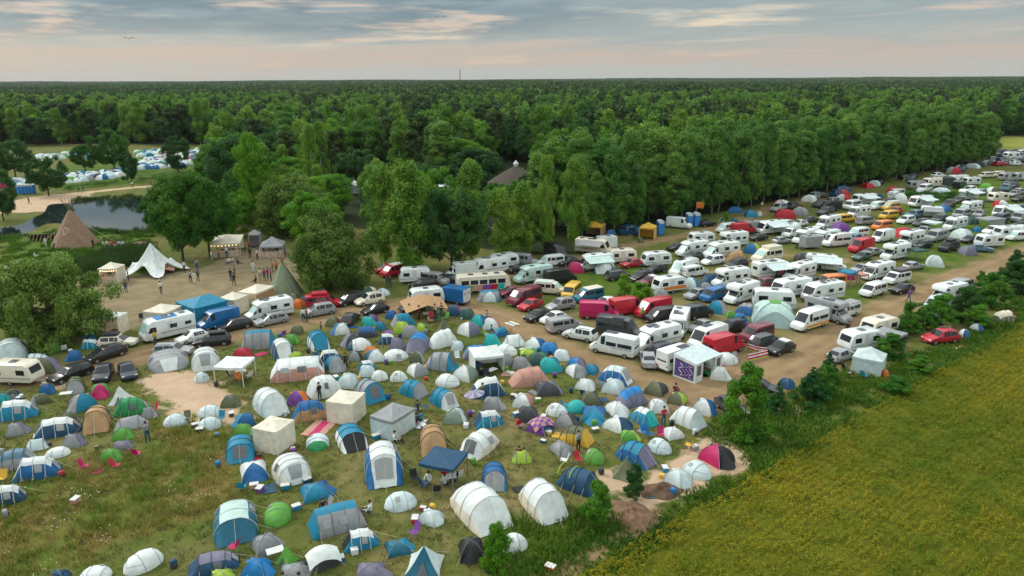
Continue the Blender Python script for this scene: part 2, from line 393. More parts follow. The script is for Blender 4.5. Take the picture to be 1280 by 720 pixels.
# cars, vans, motorhomes and caravans, the same way
CARS = '''
K -2 42 449 483 355 F|cream caravan with rounded end
e 59 117 447 481 221 X|black estate car on the grass
e 108 156 431 455 219 X|black estate car behind another
h 116 142 453 479 255 N|dark hatchback with open boot
h 148 171 449 477 275 N|navy blue hatchback
L 126 168 416 436 5 F|beige estate car with black roof box
e 194 237 431 447 2 S|silver estate car
I 181 238 398 429 213 W|white motorhome with a blue roof tarp
h 221 260 410 432 217 W|white hatchback
L 243 287 419 436 194 X|dark estate with roof box
v 246 299 384 415 215 B|royal blue panel van
e 272 313 399 417 212 X|black estate car beside the blue van
C 307 365 370 404 212 W|white motorhome with two side windows
e 319 358 389 410 213 S|silver estate by the motorhome
w 383 423 367 387 10 R|red wagon with roof tent
m 379 419 377 398 210 S|silver people carrier
m 422 453 362 384 220 X|black people carrier
u 444 480 365 384 214 F|beige silver estate
h 452 485 377 396 215 X|black hatchback on the track
h 425 450 389 407 70 X|black hatchback seen from behind
e 505 530 370 392 215 D|dark grey car under tan awning
K 514 551 355 383 200 W|white caravan by the tan awning
X 549 585 356 382 150 B|blue and white box truck
w 477 507 329 348 220 R|red camper van with white roof
h 472 492 330 343 210 R|red car under the birches
K 506 531 335 355 190 W|small white caravan by the birches
e 512 546 344 363 210 X|black estate car towing
w 531 557 337 358 330 S|grey green window van
h 554 577 341 357 330 N|navy hatchback under the trees
X 562 591 328 350 200 W|white box camper
B 578 630 338 368 12 F|beige painted coach
I 591 632 325 346 208 W|white motorhome by the coach
K 612 647 315 336 205 W|long white caravan
w 643 669 314 333 335 S|grey window van
h 635 661 326 343 210 X|dark hatchback by the long caravan
C 647 685 329 356 208 I|pale mint motorhome
h 624 651 351 373 215 k|maroon hatchback
w 632 678 350 384 223 k|dark red camper van
h 646 679 368 390 227 R|red hatchback
h 654 689 381 404 222 X|black hatchback by the field track
u 683 718 370 391 215 S|silver off-road car
w 671 704 346 370 345 F|beige van with white roof
v 686 714 336 357 30 X|black van
w 704 724 350 375 250 Y|pale yellow van
w 716 754 352 380 210 E|blue camper van with cream roof
v 727 771 379 401 352 M|crimson panel van
v 766 803 367 396 25 R|scarlet panel van
h 746 768 372 387 210 W|white car behind the crimson van
v 798 834 377 399 214 R|red delivery van
c 752 796 398 426 335 D|dark grey camper van
u 706 744 408 429 150 W|white off-road car
c 740 796 415 449 150 W|white camper van with long dark window
w 687 723 391 418 25 S|silver window van
h 680 704 389 407 220 W|white car next to the silver van
w 813 841 384 406 210 X|black window van
C 794 847 405 441 215 W|white motorhome with red stripe
C 835 863 385 424 262 W|white motorhome with roof solar panels
w 851 891 377 401 30 X|long black van
h 863 889 398 418 222 S|silver hatchback
c 860 908 402 440 224 W|white camper van with solar roof
v 878 931 412 447 36 R|bright red panel van
u 897 929 398 420 215 X|black off-road car
w 926 965 402 430 216 k|wine red window van
m 940 973 417 438 35 D|dark people carrier
h 960 991 422 446 220 X|small black car with white roof
u 820 843 429 450 35 N|dark blue off-road car
s 800 821 437 461 97 S|silver saloon from behind
c 826 870 424 466 42 W|white camper van with awning room
K 819 853 341 367 205 W|white caravan with orange stripe
h 801 822 341 359 210 k|maroon car with white roof
u 789 816 337 354 215 X|black off-road car by the maroon one
m 757 788 334 352 20 D|dark grey people carrier
Ca 718 768 313 340 200 W|white motorhome with mint awning
h 776 803 321 336 205 R|red coupe
h 806 833 327 343 208 X|black car by the white caravan
K 803 837 309 334 195 W|white caravan at the field corner
w 673 703 313 335 205 W|white classic van
c 679 710 301 326 300 X|dark camper van
Ia 721 761 295 319 340 F|beige motorhome with grey awning
X 749 772 293 313 20 W|white box trailer
K 761 793 305 330 190 F|beige caravan
v 841 857 274 287 330 W|white van under the poplars
h 875 893 272 284 20 X|dark car under the poplars
w 897 919 276 292 215 W|white van beside red truck
v 916 943 269 294 25 R|red high truck
X 930 949 278 293 200 S|grey box trailer
Ia 949 981 272 294 205 W|white motorhome with long awning
h 938 958 288 302 210 X|black hatchback in the field
h 966 988 292 306 30 S|silver hatchback in the field
C 845 885 298 322 210 W|white motorhome with rounded cab
h 839 852 302 315 215 X|black car half hidden
K 864 889 289 307 195 W|little white caravan
M 901 930 290 310 200 W|white alcove motorhome
C 877 926 302 325 205 W|long white motorhome
h 854 879 311 326 215 D|dark grey hatchback
m 877 906 316 333 212 W|white people carrier
u 907 934 321 338 214 X|black off-road car by the tan tent
c 836 873 321 347 222 W|white high camper van
w 852 883 331 348 30 W|white window van
w 938 979 308 330 212 F|cream van with raised roof
Ia 941 986 321 349 20 W|white motorhome with people under awning
M 895 932 336 361 208 W|white alcove motorhome behind another
M 905 949 349 382 222 W|white motorhome with rear windows
u 942 964 346 364 215 k|dark maroon off-road car
h 857 883 358 376 222 S|grey silver hatchback
w 876 908 354 379 222 B|blue and white van
K 939 996 358 389 350 W|biggest white caravan
I 967 1010 350 375 213 W|white motorhome behind big caravan
I 1006 1052 357 380 205 W|white motorhome with flat roof
M 1018 1052 371 406 320 S|silver alcove motorhome
w 1042 1071 370 400 222 W|white window van with grey roof
c 991 1033 382 416 225 W|white ambulance camper with coloured stripes
w 1025 1051 340 361 200 A|orange van with tent
h 1002 1028 342 360 215 X|black hatchback by orange van
C 981 1018 326 353 222 W|white motorhome with big front window
Ca 1011 1054 314 341 340 W|white motorhome with wide white awning
h 1064 1088 327 343 210 S|silver grey car
C 1078 1116 324 352 218 W|white motorhome with two tone cab
w 1106 1136 337 357 218 W|white van with dark raised roof
h 1114 1141 352 369 212 X|dark hatchback on the grass
w 1076 1106 350 373 224 W|white compact van
h 1066 1089 312 327 215 K|green covered car
s 1078 1102 306 321 208 S|pale silver saloon
M 1102 1137 301 327 222 W|white alcove motorhome with dark cab
v 1059 1094 293 317 222 R|tall red panel van
h 1130 1153 321 339 30 S|grey hatchback
X 1003 1019 297 313 200 S|small grey box trailer
C 991 1023 281 306 225 W|white motorhome with dark side
C 1015 1049 283 307 220 W|white motorhome with green windscreen
c 1030 1061 291 310 200 W|white van with open rear
w 979 999 278 298 230 W|white van with lifted roof
C 1020 1051 267 287 222 W|white high motorhome
w 1049 1064 266 279 30 Y|yellow van behind
w 1059 1086 277 298 218 W|white plain van
v 1090 1117 282 304 222 W|white rounded panel van
w 1088 1117 270 289 215 A|orange window van
w 1098 1123 260 275 212 Y|yellow window van
w 1103 1124 249 264 212 Y|yellow van with raised roof
w 1071 1094 266 282 30 S|grey van
C 1059 1088 252 273 220 W|white motorhome by the dark tent
Ia 1064 1095 243 257 200 W|white motorhome with awning sheet
w 1086 1106 248 263 222 W|white van near the poplars
v 1029 1047 249 265 200 X|black box van
h 971 994 270 284 210 W|white pair of parked car
h 989 1009 269 284 210 W|white car beside a silver one
h 1005 1023 266 279 30 D|dark car by the salmon tent
M 1123 1155 285 309 225 W|white motorhome with solar roof
h 1140 1167 295 312 215 X|black car with white cover
w 1172 1200 288 316 225 X|black van with roof tent
K 1222 1251 291 310 195 W|white caravan at the grass edge
h 1211 1242 300 316 345 b|pale blue estate car
h 1200 1223 290 305 212 X|dark car behind black van
C 1182 1206 268 289 222 W|white motorhome with raised front
u 1231 1249 282 294 215 W|white off-road car far in the field
K 1248 1269 282 299 195 W|white caravan with a tarp
Ia 1243 1272 253 273 210 W|white motorhome with side awning
C 1200 1226 248 267 222 W|white motorhome by the hedge
Ka 1152 1178 254 272 340 W|white caravan with grey awning
m 1120 1145 261 281 220 W|white people carrier far in the field
m 1140 1164 266 284 222 D|dark people carrier far in the field
Ia 1139 1162 243 260 215 W|white van with dark awning
Ma 1198 1222 233 251 210 W|white motorhome behind the hedge
K 1236 1258 237 253 195 F|cream caravan in the far grass
I 1187 1206 216 231 200 W|white motorhome on the far row
K 1204 1224 217 232 195 W|white caravan on the far row
I 1155 1174 222 235 210 F|cream motorhome on the far row
h 1162 1184 213 223 20 W|white pickup on the far row
X 1174 1189 222 233 200 D|dark trailer on the far row
K 1134 1156 226 237 190 S|grey caravan on the far row
u 1248 1267 225 240 80 b|blue grey car on the far grass
w 1224 1240 212 223 200 F|cream van on the far row
w 1238 1254 211 222 200 F|pale van on the far row
K 1250 1266 212 226 200 S|grey caravan by the lane
K 1266 1284 212 226 200 S|second grey caravan by the lane
h 1263 1285 237 253 200 X|black car at the picture edge
h 1266 1284 270 286 200 X|dark car at the grass end
w 1260 1284 292 302 200 W|white camper at the grass end
K 1081 1116 396 423 215 F|cream white caravan by the young trees
K 1058 1092 418 440 205 W|white caravan behind the pavilion tent
h 1040 1063 437 455 40 S|silver car behind the spruce
u 1160 1192 418 432 195 R|red pickup under olive canopy
M 1166 1204 360 383 215 W|white motorhome in the hedge
w 1193 1214 350 366 40 S|silver van in the hedge
w 1162 1180 376 392 230 I|pale van in the bushes
h 938 965 474 497 335 X|black car behind the young birch
h 897 932 503 524 300 D|dark grey car next to the triangle marked dome
w 1110 1130 232 246 210 W|white van at the end of the poplars
h 1085 1103 238 250 210 B|blue car at the end of the poplars
h 700 722 322 334 210 X|black car beneath the awnings
'''
# ---------------------------------------------------------------- tents
ASPECT = dict(t=1.75, d=1.08, p=1.3, r=1.5, c=1.6, y=1.0, k=1.25)
def sgn_pow(x, p): return math.copysign(abs(x) ** p, x)
def arch(x, hw, h, n, e, rg, j=.012):
    pts = []
    for i in range(n + 1):
        t = math.pi * i / n
        y = hw * sgn_pow(math.cos(t), 2 / e); z = max(0, h * abs(math.sin(t)) ** (2 / e))
        q = 0 if i in (0, n) else j * 1.3
        pts.append((x + rg.uniform(-q, q), y + rg.uniform(-q, q), z + (rg.uniform(-q, q) if q else .015)))
    return pts
def loft_parts(root, st, e, paint_of, n=14, rg=rng, j=.018):
    """arched fabric over the hoops st = [(x, half width, height)]; paint_of(span, k) -> (part name, colour)"""
    g = [arch(x, hw, h, n, e, rg, j) for x, hw, h in st]
    groups = {}
    for i in range(len(st) - 1):
        for k in range(n):
            key = paint_of(i, k / (n - 1))
            mb = groups.setdefault(key, {'v': {}, 'vs': [], 'f': []})
            q = []
            for (a, b) in ((i, k), (i, k + 1), (i + 1, k + 1), (i + 1, k)):
                if (a, b) not in mb['v']: mb['v'][(a, b)] = len(mb['vs']); mb['vs'].append(g[a][b])
                q.append(mb['v'][(a, b)])
            mb['f'].append(tuple(reversed(q)))
    for (nm, c), mb in groups.items():
        obj(nm, mesh(nm, mb['vs'], mb['f'], [c if not isinstance(c, str) else cloth(c)], True), root)
    return g
def surf(g, s, k):
    """a point of the lofted grid, s along (float), k across 0..1"""
    i = min(int(s), len(g) - 2); f = s - i; n = len(g[0]) - 1
    a = k * n; j = min(int(a), n - 1); h = a - j
    P = lambda r: Vector(g[r][j]).lerp(Vector(g[r][j + 1]), h)
    return P(i).lerp(P(i + 1), f)
def patch(root, g, s0, s1, k0, k1, name, mat, off=.045, nu=6):
    c = Vector((0, 0, .2)); vs = []; fs = []
    for a in range(nu + 1):
        for b in range(nu + 1):
            p = surf(g, s0 + (s1 - s0) * a / nu, k0 + (k1 - k0) * b / nu)
            d = (p - Vector((p.x * .9, 0, .2))); d = d.normalized() if d.length > 0 else Vector((0, 0, 1))
            vs.append(p + d * off)
    for a in range(nu):
        for b in range(nu):
            q = a * (nu + 1) + b; fs.append((q, q + nu + 1, q + nu + 2, q + 1))
    return obj(name, mesh(name, vs, fs, [mat], True), root)
def hoop(root, pts, r, mat, name='pole_hoop'):
    mb = MB(); mb.tube([(p[0], p[1] * 1.012, p[2] * 1.012 + .005) for p in pts], r, 4); return mb.build(name, mat, root)
def guys(root, pts, mat=ropem):
    for a, b in pts:
        mb = MB(); mb.tube([a, b], .011, 3); mb.tube([b, (b[0], b[1], .08)], .012, 3); mb.build('guy_line', mat, root)

def make_tunnel(root, L, W, H, cols, win, rg, near):
    c1, c2 = cols[0], cols[1] if len(cols) > 1 else cols[0]
    c3 = cols[2] if len(cols) > 2 else c1
    h = L / 2; w = W / 2; v = rg.uniform(-.04, .04)
    st = [(-h, w * .66, H * .05), (-h * .9, w * .74, H * .27), (-h * .7, w * .86, H * .62), (-h * (.46 + v), w * .95, H * .9), (-h * .2, w * .985, H * .935),
          (h * (.04 + v), w, H), (h * .28, w * .99, H * .95), (h * (.52 + v), w * .98, H * .985), (h * .70, w * .95, H * .66), (h * .87, w * .9, H * .30), (h, w * .86, H * .04)]
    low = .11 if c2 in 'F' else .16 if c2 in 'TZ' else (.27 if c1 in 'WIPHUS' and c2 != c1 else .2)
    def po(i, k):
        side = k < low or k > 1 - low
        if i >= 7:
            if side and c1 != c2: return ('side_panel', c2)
            return ('door_panel', c3 if c3 not in 'SNEX' or not win else c1)  # a black door stands in for the shade inside an open tent
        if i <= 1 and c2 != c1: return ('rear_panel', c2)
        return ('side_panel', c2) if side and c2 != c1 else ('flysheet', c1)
    g = loft_parts(root, st, 2.25, po, rg=rg)
    hm = cloth('C') if c3 == 'C' else (cloth(c1) if not near else (simple('seam_light', (.58, .59, .57), .7, 0) if c1 in 'WPIF' else cloth('D')))
    for i in (3, 5, 7): hoop(root, g[i], .035 if c3 == 'C' else .022, hm)
    if win: patch(root, g, 7.35, 9.1, .36, .64, 'window', meshw if rg.random() < .6 else meshl)
    if win or near: patch(root, g, 3.5, 4.7, .12, .27, 'side_window', meshl if c1 in 'WPIF' else meshw)
    if near:
        patch(root, g, .6, 1.9, .42, .58, 'vent', meshl)
        gl = []
        for i in (3, 5, 7):
            for k in (.14, .86):
                p = surf(g, i, k); gl.append((p, (p.x, p.y * 1.75, .02)))
        for k, dx in ((.5, .9), (.5, -.9)):
            p = surf(g, 7 if dx > 0 else 3, k); gl.append((p, (p.x + dx * 1.9, p.y, .02)))
        guys(root, gl)
def make_cabin(root, L, W, H, cols, win, rg, near):
    c1, c2, c3 = cols[0], cols[1], cols[-1]
    h = L / 2; w = W / 2
    if c1 == 'W':
        st = [(-h, w * .9, H * .3), (-h * .8, w, H * .97), (-h * .3, w, H), (h * .25, w, H * 1.0), (h * .72, w * .98, H * .97), (h, w * .86, H * .2)]
        lo, e = .17, 2.9
        po = lambda i, k: ('lower_wall', c2) if k < lo or k > 1 - lo else ('flysheet', c1)
    else:
        st = [(-h, w * .9, H * .05), (-h * .72, w, H * .93), (-h * .25, w, H), (h * .25, w, H), (h * .74, w, H * .97), (h, w * .9, H * .05)]
        e = 2.0
        po = lambda i, k: ('end_panel', c1) if i == 4 else (('wall', c2) if k < .36 or k > .64 or i == 0 else ('roof', c1))
    g = loft_parts(root, st, e, po, rg=rg)
    for i in range(1, 5): hoop(root, g[i], .025, cloth('P') if c1 == 'W' else poleg)
    patch(root, g, 1.9, 2.5, .13, .26, 'window', meshw if win else meshl); patch(root, g, 3.1, 3.7, .13, .26, 'window', meshl)
    patch(root, g, .25, .85, .4, .6, 'end_window', meshw)
    if near: guys(root, [(surf(g, i, k), (surf(g, i, k).x, surf(g, i, k).y * 1.6, .02)) for i in (1, 4) for k in (.15, .85)])

def dome_pt(a, lev, L, W, H, conc=.12, top=1.0):
    """a: 0..4 round the square base, lev 0 ground .. 1 apex"""
    s = int(a) % 4; f = a - int(a)
    cs = [(1, 1), (-1, 1), (-1, -1), (1, -1)]
    p, q = Vector(cs[s] + (0,)), Vector(cs[(s + 1) % 4] + (0,))
    th = lev * math.pi / 2
    r = math.cos(th) ** .92; z = math.sin(th) ** 1.0
    b = p.lerp(q, f); bulge = 4 * f * (1 - f)
    b = b * (1 - conc * bulge * (.55 + .75 * lev))
    return Vector((b.x * L / 2 * r, b.y * W / 2 * r, H * z))
def make_dome(root, L, W, H, cols, rg, near):
    c1 = cols[0]; c2 = cols[1] if len(cols) > 1 else c1
    nl, nf = 8, 5
    # panels: 0 = back-to-left.. panel 3 faces +x (front)
    names = {0: ('flysheet', c1), 1: ('rear_panel', c1), 2: ('flysheet', c1), 3: ('door_panel', c2)}
    parts = {}
    jit = lambda: rg.uniform(-.024, .024)
    for s in range(4):
        mb = parts.setdefault('door_panel' if s == 3 else 'flysheet', (MB(), c2 if s == 3 else c1))[0]
        vs = []; fs = []
        for i in range(nl + 1):
            for k in range(nf + 1):
                p = dome_pt(s + k / nf * .9999, i / nl, L, W, H)
                if 0 < i < nl and 0 < k < nf: p = p + Vector((jit(), jit(), jit()))
                vs.append(p)
        for i in range(nl):
            for k in range(nf):
                q = i * (nf + 1) + k; fs.append((q, q + 1, q + nf + 2, q + nf + 1))
        mb.add(vs, fs)
    for nm, (mb, c) in parts.items(): mb.build(nm, [cloth(c)], root, True)
    pm = simple('seam_pale', (.45, .46, .45), .7, 0) if c1 in 'WPI' else poleg
    for s in (0, 1):
        pts = [dome_pt(s, t / 9, L, W, H) for t in range(10)] + [dome_pt(s + 2, t / 9, L, W, H) for t in range(8, -1, -1)]
        mb = MB(); mb.tube([p * 1.012 for p in pts], .018, 4); mb.build('pole', pm, root)
    # a porch in front of the door, pulled out to a peg
    pr = rg.uniform(.16, .36) * L
    if near or rg.random() < .6:
        A = [dome_pt(3 + .5 + (.5 - .06) * (k / 4 - .5) * 2, .0, L, W, H) for k in range(5)]
        T = dome_pt(3.5, .66, L, W, H); vs = [T + Vector((.05, 0, .03))]
        for lev in (.5, 1.0):
            for k in range(5):
                b = A[k] + Vector((pr * (1 - (k / 2 - 1) ** 2 * .95) + .03, 0, .02)); p = (T + Vector((.05, 0, .03))).lerp(b, lev)
                p.x += .05 * (1 - abs(lev * 2 - 1)); vs.append(p)
        fs = [(0, 1 + k, 2 + k) for k in range(4)] + [(1 + k, 6 + k, 7 + k, 2 + k) for k in range(4)]
        obj('porch', mesh('porch', vs, fs, [cloth(c2)], True), root)
    # vent hood
    v0 = dome_pt(1.5, .62, L, W, H) * 1.02; mb = MB()
    mb.add([v0 + Vector((0, -.18, 0)), v0 + Vector((0, .18, 0)), v0 + Vector((-.16, .12, .03)), v0 + Vector((-.16, -.12, .03))], [(0, 1, 2, 3)])
    mb.build('vent_flap', [cloth(c2)], root)
    if near:
        guys(root, [(dome_pt(s, .35, L, W, H), dome_pt(s, 0, L, W, H) * 1.35 + Vector((0, 0, .02))) for s in range(4)])
def make_popup(root, L, W, H, cols, rg, near):
    c1 = cols[0]; c2 = cols[1] if len(cols) > 1 else c1
    h, w = L / 2, W / 2
    us = [-1, -.94, -.8, -.58, -.3, -.02, .24, .5, .72, .88, 1]
    st = []
    for u in us:
        wd = max(.03, (1 - abs(u) ** 2.6)) ** .55
        ht = max(.02, 1 - ((u + .12) / (1.12 if u > -.12 else .88)) ** 2) ** .62 if abs(u) < 1 else .02
        st.append((u * h, w * wd, H * ht))
    g = loft_parts(root, st, 2.0, lambda i, k: ('door_panel', c2) if i >= 7 and c2 != c1 else ('flysheet', c1), n=12, rg=rg, j=.016)
    pm = simple('seam_dark', (.26, .31, .34), .7, 0)
    for i in (3, 6): hoop(root, g[i], .016, pm, 'seam_hoop')
    # the door: an arched zip line on the front
    zp = [surf(g, 6.2 + 2.6 * math.sin(math.pi * t / 10), .22 + .56 * t / 10) for t in range(11)]
    mb = MB(); mb.tube([p * 1.015 for p in zp], .012, 3); mb.build('door_zip', pm, root)
    if rg.random() < .5 or near: patch(root, g, 3.6, 4.6, .62, .74, 'vent', meshl)
def make_pyramid(root, L, W, H, cols, rg, near):
    c1 = cols[0]; c2 = cols[1] if len(cols) > 1 else c1
    n = 4 if c1 in 'WPG' else 6
    base = []; w = max(L, W) / 2 * (1.3 if n == 4 else 1.1)
    for i in range(n):
        a = 2 * math.pi * (i + .5) / n; base.append(Vector((w * math.cos(a), w * math.sin(a), 0)))
    for i in range(n):
        a, b = base[i], base[(i + 1) % n]; vs = []; fs = []; nl, nf = 6, 4
        for u in range(nl + 1):
            for k in range(nf + 1):
                t = u / nl; p = a.lerp(b, k / nf) * (1 - t) * (1 - .16 * math.sin(math.pi * t)) ; p = p * (1 - .08 * math.sin(math.pi * k / nf) * (1 - t))
                p.z = H * t + .02; vs.append(p)
        for u in range(nl):
            for k in range(nf):
                q = u * (nf + 1) + k; fs.append((q, q + 1, q + nf + 2, q + nf + 1))
        front = i == n - 1
        obj('door_panel' if front and c2 != c1 else 'wall_panel', mesh('wall_panel', vs, fs, [cloth(c2 if front else c1)], True), root)
    mb = MB(); mb.tube([(0, 0, H * .9), (0, 0, H + .12)], .03, 5); mb.build('pole_tip', poleg, root)
    a, b = base[n - 1], base[0]; m = (a + b) / 2 * .93
    vs = [m + (b - a) * .0 + Vector((.05, 0, H * .5)) - Vector((m.x * .5, 0, 0)), m + (b - a) * .17 + Vector((.03, 0, .03)), m - (b - a) * .17 + Vector((.03, 0, .03))]
    obj('door_opening', mesh('door_opening', vs, [(0, 1, 2)], [meshw]), root)
    guys(root, [(p * .55 + Vector((0, 0, H * .45)), p * 1.25 + Vector((0, 0, .02))) for p in base] if near else [])
def make_ridge(root, L, W, H, cols, rg, near):
    c1 = cols[0]; c2 = cols[1] if len(cols) > 1 else c1; h, w = L / 2, W / 2
    st = [(-h, w * .7, H * .05), (-h * .6, w * .95, H * .9), (-h * .1, w, H * .93), (h * .45, w, H), (h, w * .5, H * .08)]
    g = loft_parts(root, st, 1.35, lambda i, k: ('door_panel', c2) if i == 3 and c2 != c1 else ('flysheet', c1), n=10, rg=rg)
    for i in (1, 3): hoop(root, g[i], .02, poleg)
    patch(root, g, .3, .9, .4, .6, 'vent', meshl)
    if c2 == 'W':
        mb = MB(); mb.add([(h*.1, -w*.9, H*1.05), (h*1.25, -w*.7, H*1.12), (h*1.25, w*.7, H*1.12), (h*.1, w*.9, H*1.05)], [(0,1,2,3)]); mb.build('canopy', [cloth('W')], root)
        for s in (-1, 1): mb = MB(); mb.tube([(h*1.25, s*w*.7, 0), (h*1.25, s*w*.7, H*1.13)], .02, 5); mb.build('canopy_pole', metal, root)
def make_family(root, L, W, H, cols, win, rg, near):
    c1, c2 = cols[0], cols[1] if len(cols) > 1 else cols[0]; h, w = L / 2, W / 2
    st = [(-h, w * .55, H * .06), (-h * .86, w * .8, H * .5), (-h * .55, w * .96, H * .86), (-h * .1, w, H), (h * .3, w * .99, H * .99), (h * .62, w * .93, H * .9), (h * .86, w * .78, H * .55), (h, w * .6, H * .04)]
    def po(i, k):
        if c2 == 'B' and (k < .14 or k > .86): return ('skirt', c2)
        if c2 == 'F' and (k < .2 or k > .8): return ('side_panel', c2)
        if i >= 5 and c2 not in 'BF' and .33 < k < .67: return ('door_panel', c2)
        return ('flysheet', c1)
    g = loft_parts(root, st, 2.3, po, rg=rg)
    sm = simple('seam_light', (.58, .59, .57), .7, 0)
    for i in (2, 3, 4, 5): hoop(root, g[i], .024, sm)
    if win:
        patch(root, g, 5.2, 6.5, .38, .62, 'window', meshl if c1 == 'W' and c2 == 'W' else meshl)
    patch(root, g, 3.2, 3.8, .14, .27, 'side_window', meshw); patch(root, g, 3.2, 3.8, .73, .86, 'side_window', meshw)
    if near: guys(root, [(surf(g, i, k), (surf(g, i, k).x, surf(g, i, k).y * 1.6, .02)) for i in (2, 5) for k in (.18, .82)])

def skew(ang, u):
    """heading seen straight on -> heading in the world for something off to the side"""
    a = R(ang); k = (u - CX) / F; return math.degrees(math.atan2(math.sin(a), math.cos(a) + k * math.sin(a)))
def fit(x0, x1, y0, y1, ang, asp, ov=1.7):
    """footprint centre, length, width and height of something that the photograph shows inside this box"""
    a = R(ang); u = (x0 + x1) / 2; v = y1 - .25 * (y1 - y0)
    for _ in range(5):
        p = ground(u, v); s = scale_at(p); d = dep(p); k = (u - CX) / F
        wl = abs(math.cos(a) - k * math.sin(a)); ww = abs(math.sin(a) + k * math.cos(a))
        W = (x1 - x0) / s / math.sqrt((asp * wl) ** 2 + ww ** 2 + ov * asp * wl * ww)
        D = math.sqrt((asp * W * math.sin(a)) ** 2 + (W * math.cos(a)) ** 2); d2 = D / 2 * math.sin(d)
        v = y1 - d2 * s
    E = (y1 - y0) / s - d2
    H = math.sqrt(max(E * E - d2 * d2, .3)) / math.cos(d)
    return p, asp * W, W, H
def seen_box(root):
    """the box that a thing covers in the photograph's view"""
    M = Matrix.Translation(root.location) @ Matrix.Rotation(root.rotation_euler.z, 4, 'Z') @ Matrix.Diagonal((*root.scale, 1)); A = []
    for c in root.children:
        if c.type != 'MESH' or c.name.startswith(('guy', 'awning', 'vent_flap', 'tow_bar', 'mirror')): continue
        n = len(c.data.vertices); q = np.empty(n * 3, np.float32); c.data.vertices.foreach_get('co', q); A.append(q.reshape(-1, 3) + np.array(c.location))
    P = np.concatenate(A) @ np.array(M.to_3x3()).T + np.array(M.translation) - np.array([0, 0, HCAM]); Q = P @ np.array(M3I).T
    U = CX - F * Q[:, 0] / Q[:, 2]; V = CY + F * Q[:, 1] / Q[:, 2]; return U.min(), U.max(), V.min(), V.max()
def settle(root, box, H, lo, hi, zfree=True):
    """size and stand a thing on the ground so that it covers the box the photograph shows"""
    x0, x1, y0, y1 = box
    for it in range(4):
        u0, u1, v0, v1 = seen_box(root); s = scale_at(root.location); d = dep(root.location)
        f = min(1.25, max(.8, (x1 - x0) / (u1 - u0))); sx_ = min(hi, max(lo, root.scale.x * f)); sz_ = root.scale.z
        if zfree: sz_ = min(1.12, max(.72, sz_ * (1 + .8 * ((y1 - y0) - (v1 - v0)) / (s * H * sz_ * math.cos(d)))))
        else: sz_ = sx_
        root.scale = (sx_, sx_, sz_); u0, u1, v0, v1 = seen_box(root)
        du, dv = (x0 + x1 - u0 - u1) / 2, y1 - v1; k = ((u0 + u1) / 2 - CX) / F; dy = -dv / (s * math.sin(d)); root.location.x += du / s + k * dy; root.location.y += dy
def place_tent(k, win, box, ang, cols, group):
    rg = random.Random(sum(box) * 31 + box[0])
    x0, x1, y0, y1 = box; ang = skew(ang, (x0 + x1) / 2)
    p, L, W, H = fit(x0, x1, y0, y1, ang, ASPECT[k], dict(d=1.8, y=1.0, p=.9).get(k, 1.35)); L *= .97; W *= .97
    lo, hi = dict(d=(.42, .66), p=(.36, .54), y=(.7, 1.15), t=(.55, .78), k=(.48, .70), c=(.55, .8), r=(.42, .66))[k]; H = min(max(H * .94, lo * W), hi * W)
    H = max(.8, min(H, 2.4))
    near = y1 > 520
    root = empty({'t': 'tunnel_tent', 'd': 'dome_tent', 'p': 'popup_tent', 'y': 'pyramid_tent', 'r': 'ridge_tent', 'c': 'cabin_tent', 'k': 'family_tent'}[k], (p.x, p.y, 0), R(ang) + rg.uniform(-.08, .08))
    if k == 't': make_tunnel(root, L, W, H, cols, win, rg, near)
    elif k == 'd': make_dome(root, L, W, H, cols, rg, near)
    elif k == 'p': make_popup(root, L, W, H, cols, rg, near)
    elif k == 'y': make_pyramid(root, L, W, H, cols, rg, near)
    elif k == 'r': make_ridge(root, L, W, H, cols, rg, near)
    elif k == 'c': make_cabin(root, L, W, H, cols, win, rg, near)
    else: make_family(root, L, W, H, cols, win, rg, near)
    settle(root, box, H, .75, 1.25)
    return root, L, W, H
ITEMS = []          # everything that needs a label of its own: [object, description, category, group, (u, v)]
def item(o, desc, cat, group=None):
    u, v = proj(o.location); ITEMS.append([o, desc, cat, group, (u, v)])
FOOT = []           # footprints kept clear of grass and litter
for ln in TENTS.strip().split('\n'):
    spec, desc = ln.split('|'); f = spec.split()
    k, win = f[0][0], f[0].endswith('w'); box = tuple(int(q) for q in f[1:5])
    o, L, W, H = place_tent(k, win, box, float(f[5]), f[6:], None)
    item(o, desc, 'tent', 'tents of the meadow camp'); FOOT.append((o.location.x, o.location.y, max(L, W) * .55))
    if 'yellow stripes' in desc:
        for fx in (-.42, -.12):
            pts = arch(fx * L, W * .49, H * .97, 14, 2.25, rng, 0); mb = MB(); mb.tube([(a, b * 1.02, c * 1.02) for a, b, c in pts[2:12]], .04, 4); mb.build('stripe', cloth('L'), o)
    if 'triangle mark' in desc or 'yellow mark' in desc:
        tri = 'triangle' in desc
        ps = [dome_pt(3.5 + q, l, L, W, H) * 1.03 for q, l in ((-.16, .38), (.16, .38), (0, .6))]
        obj('emblem', mesh('emblem', ps, [(0, 1, 2)], [cloth('B' if tri else 'L')]), o)
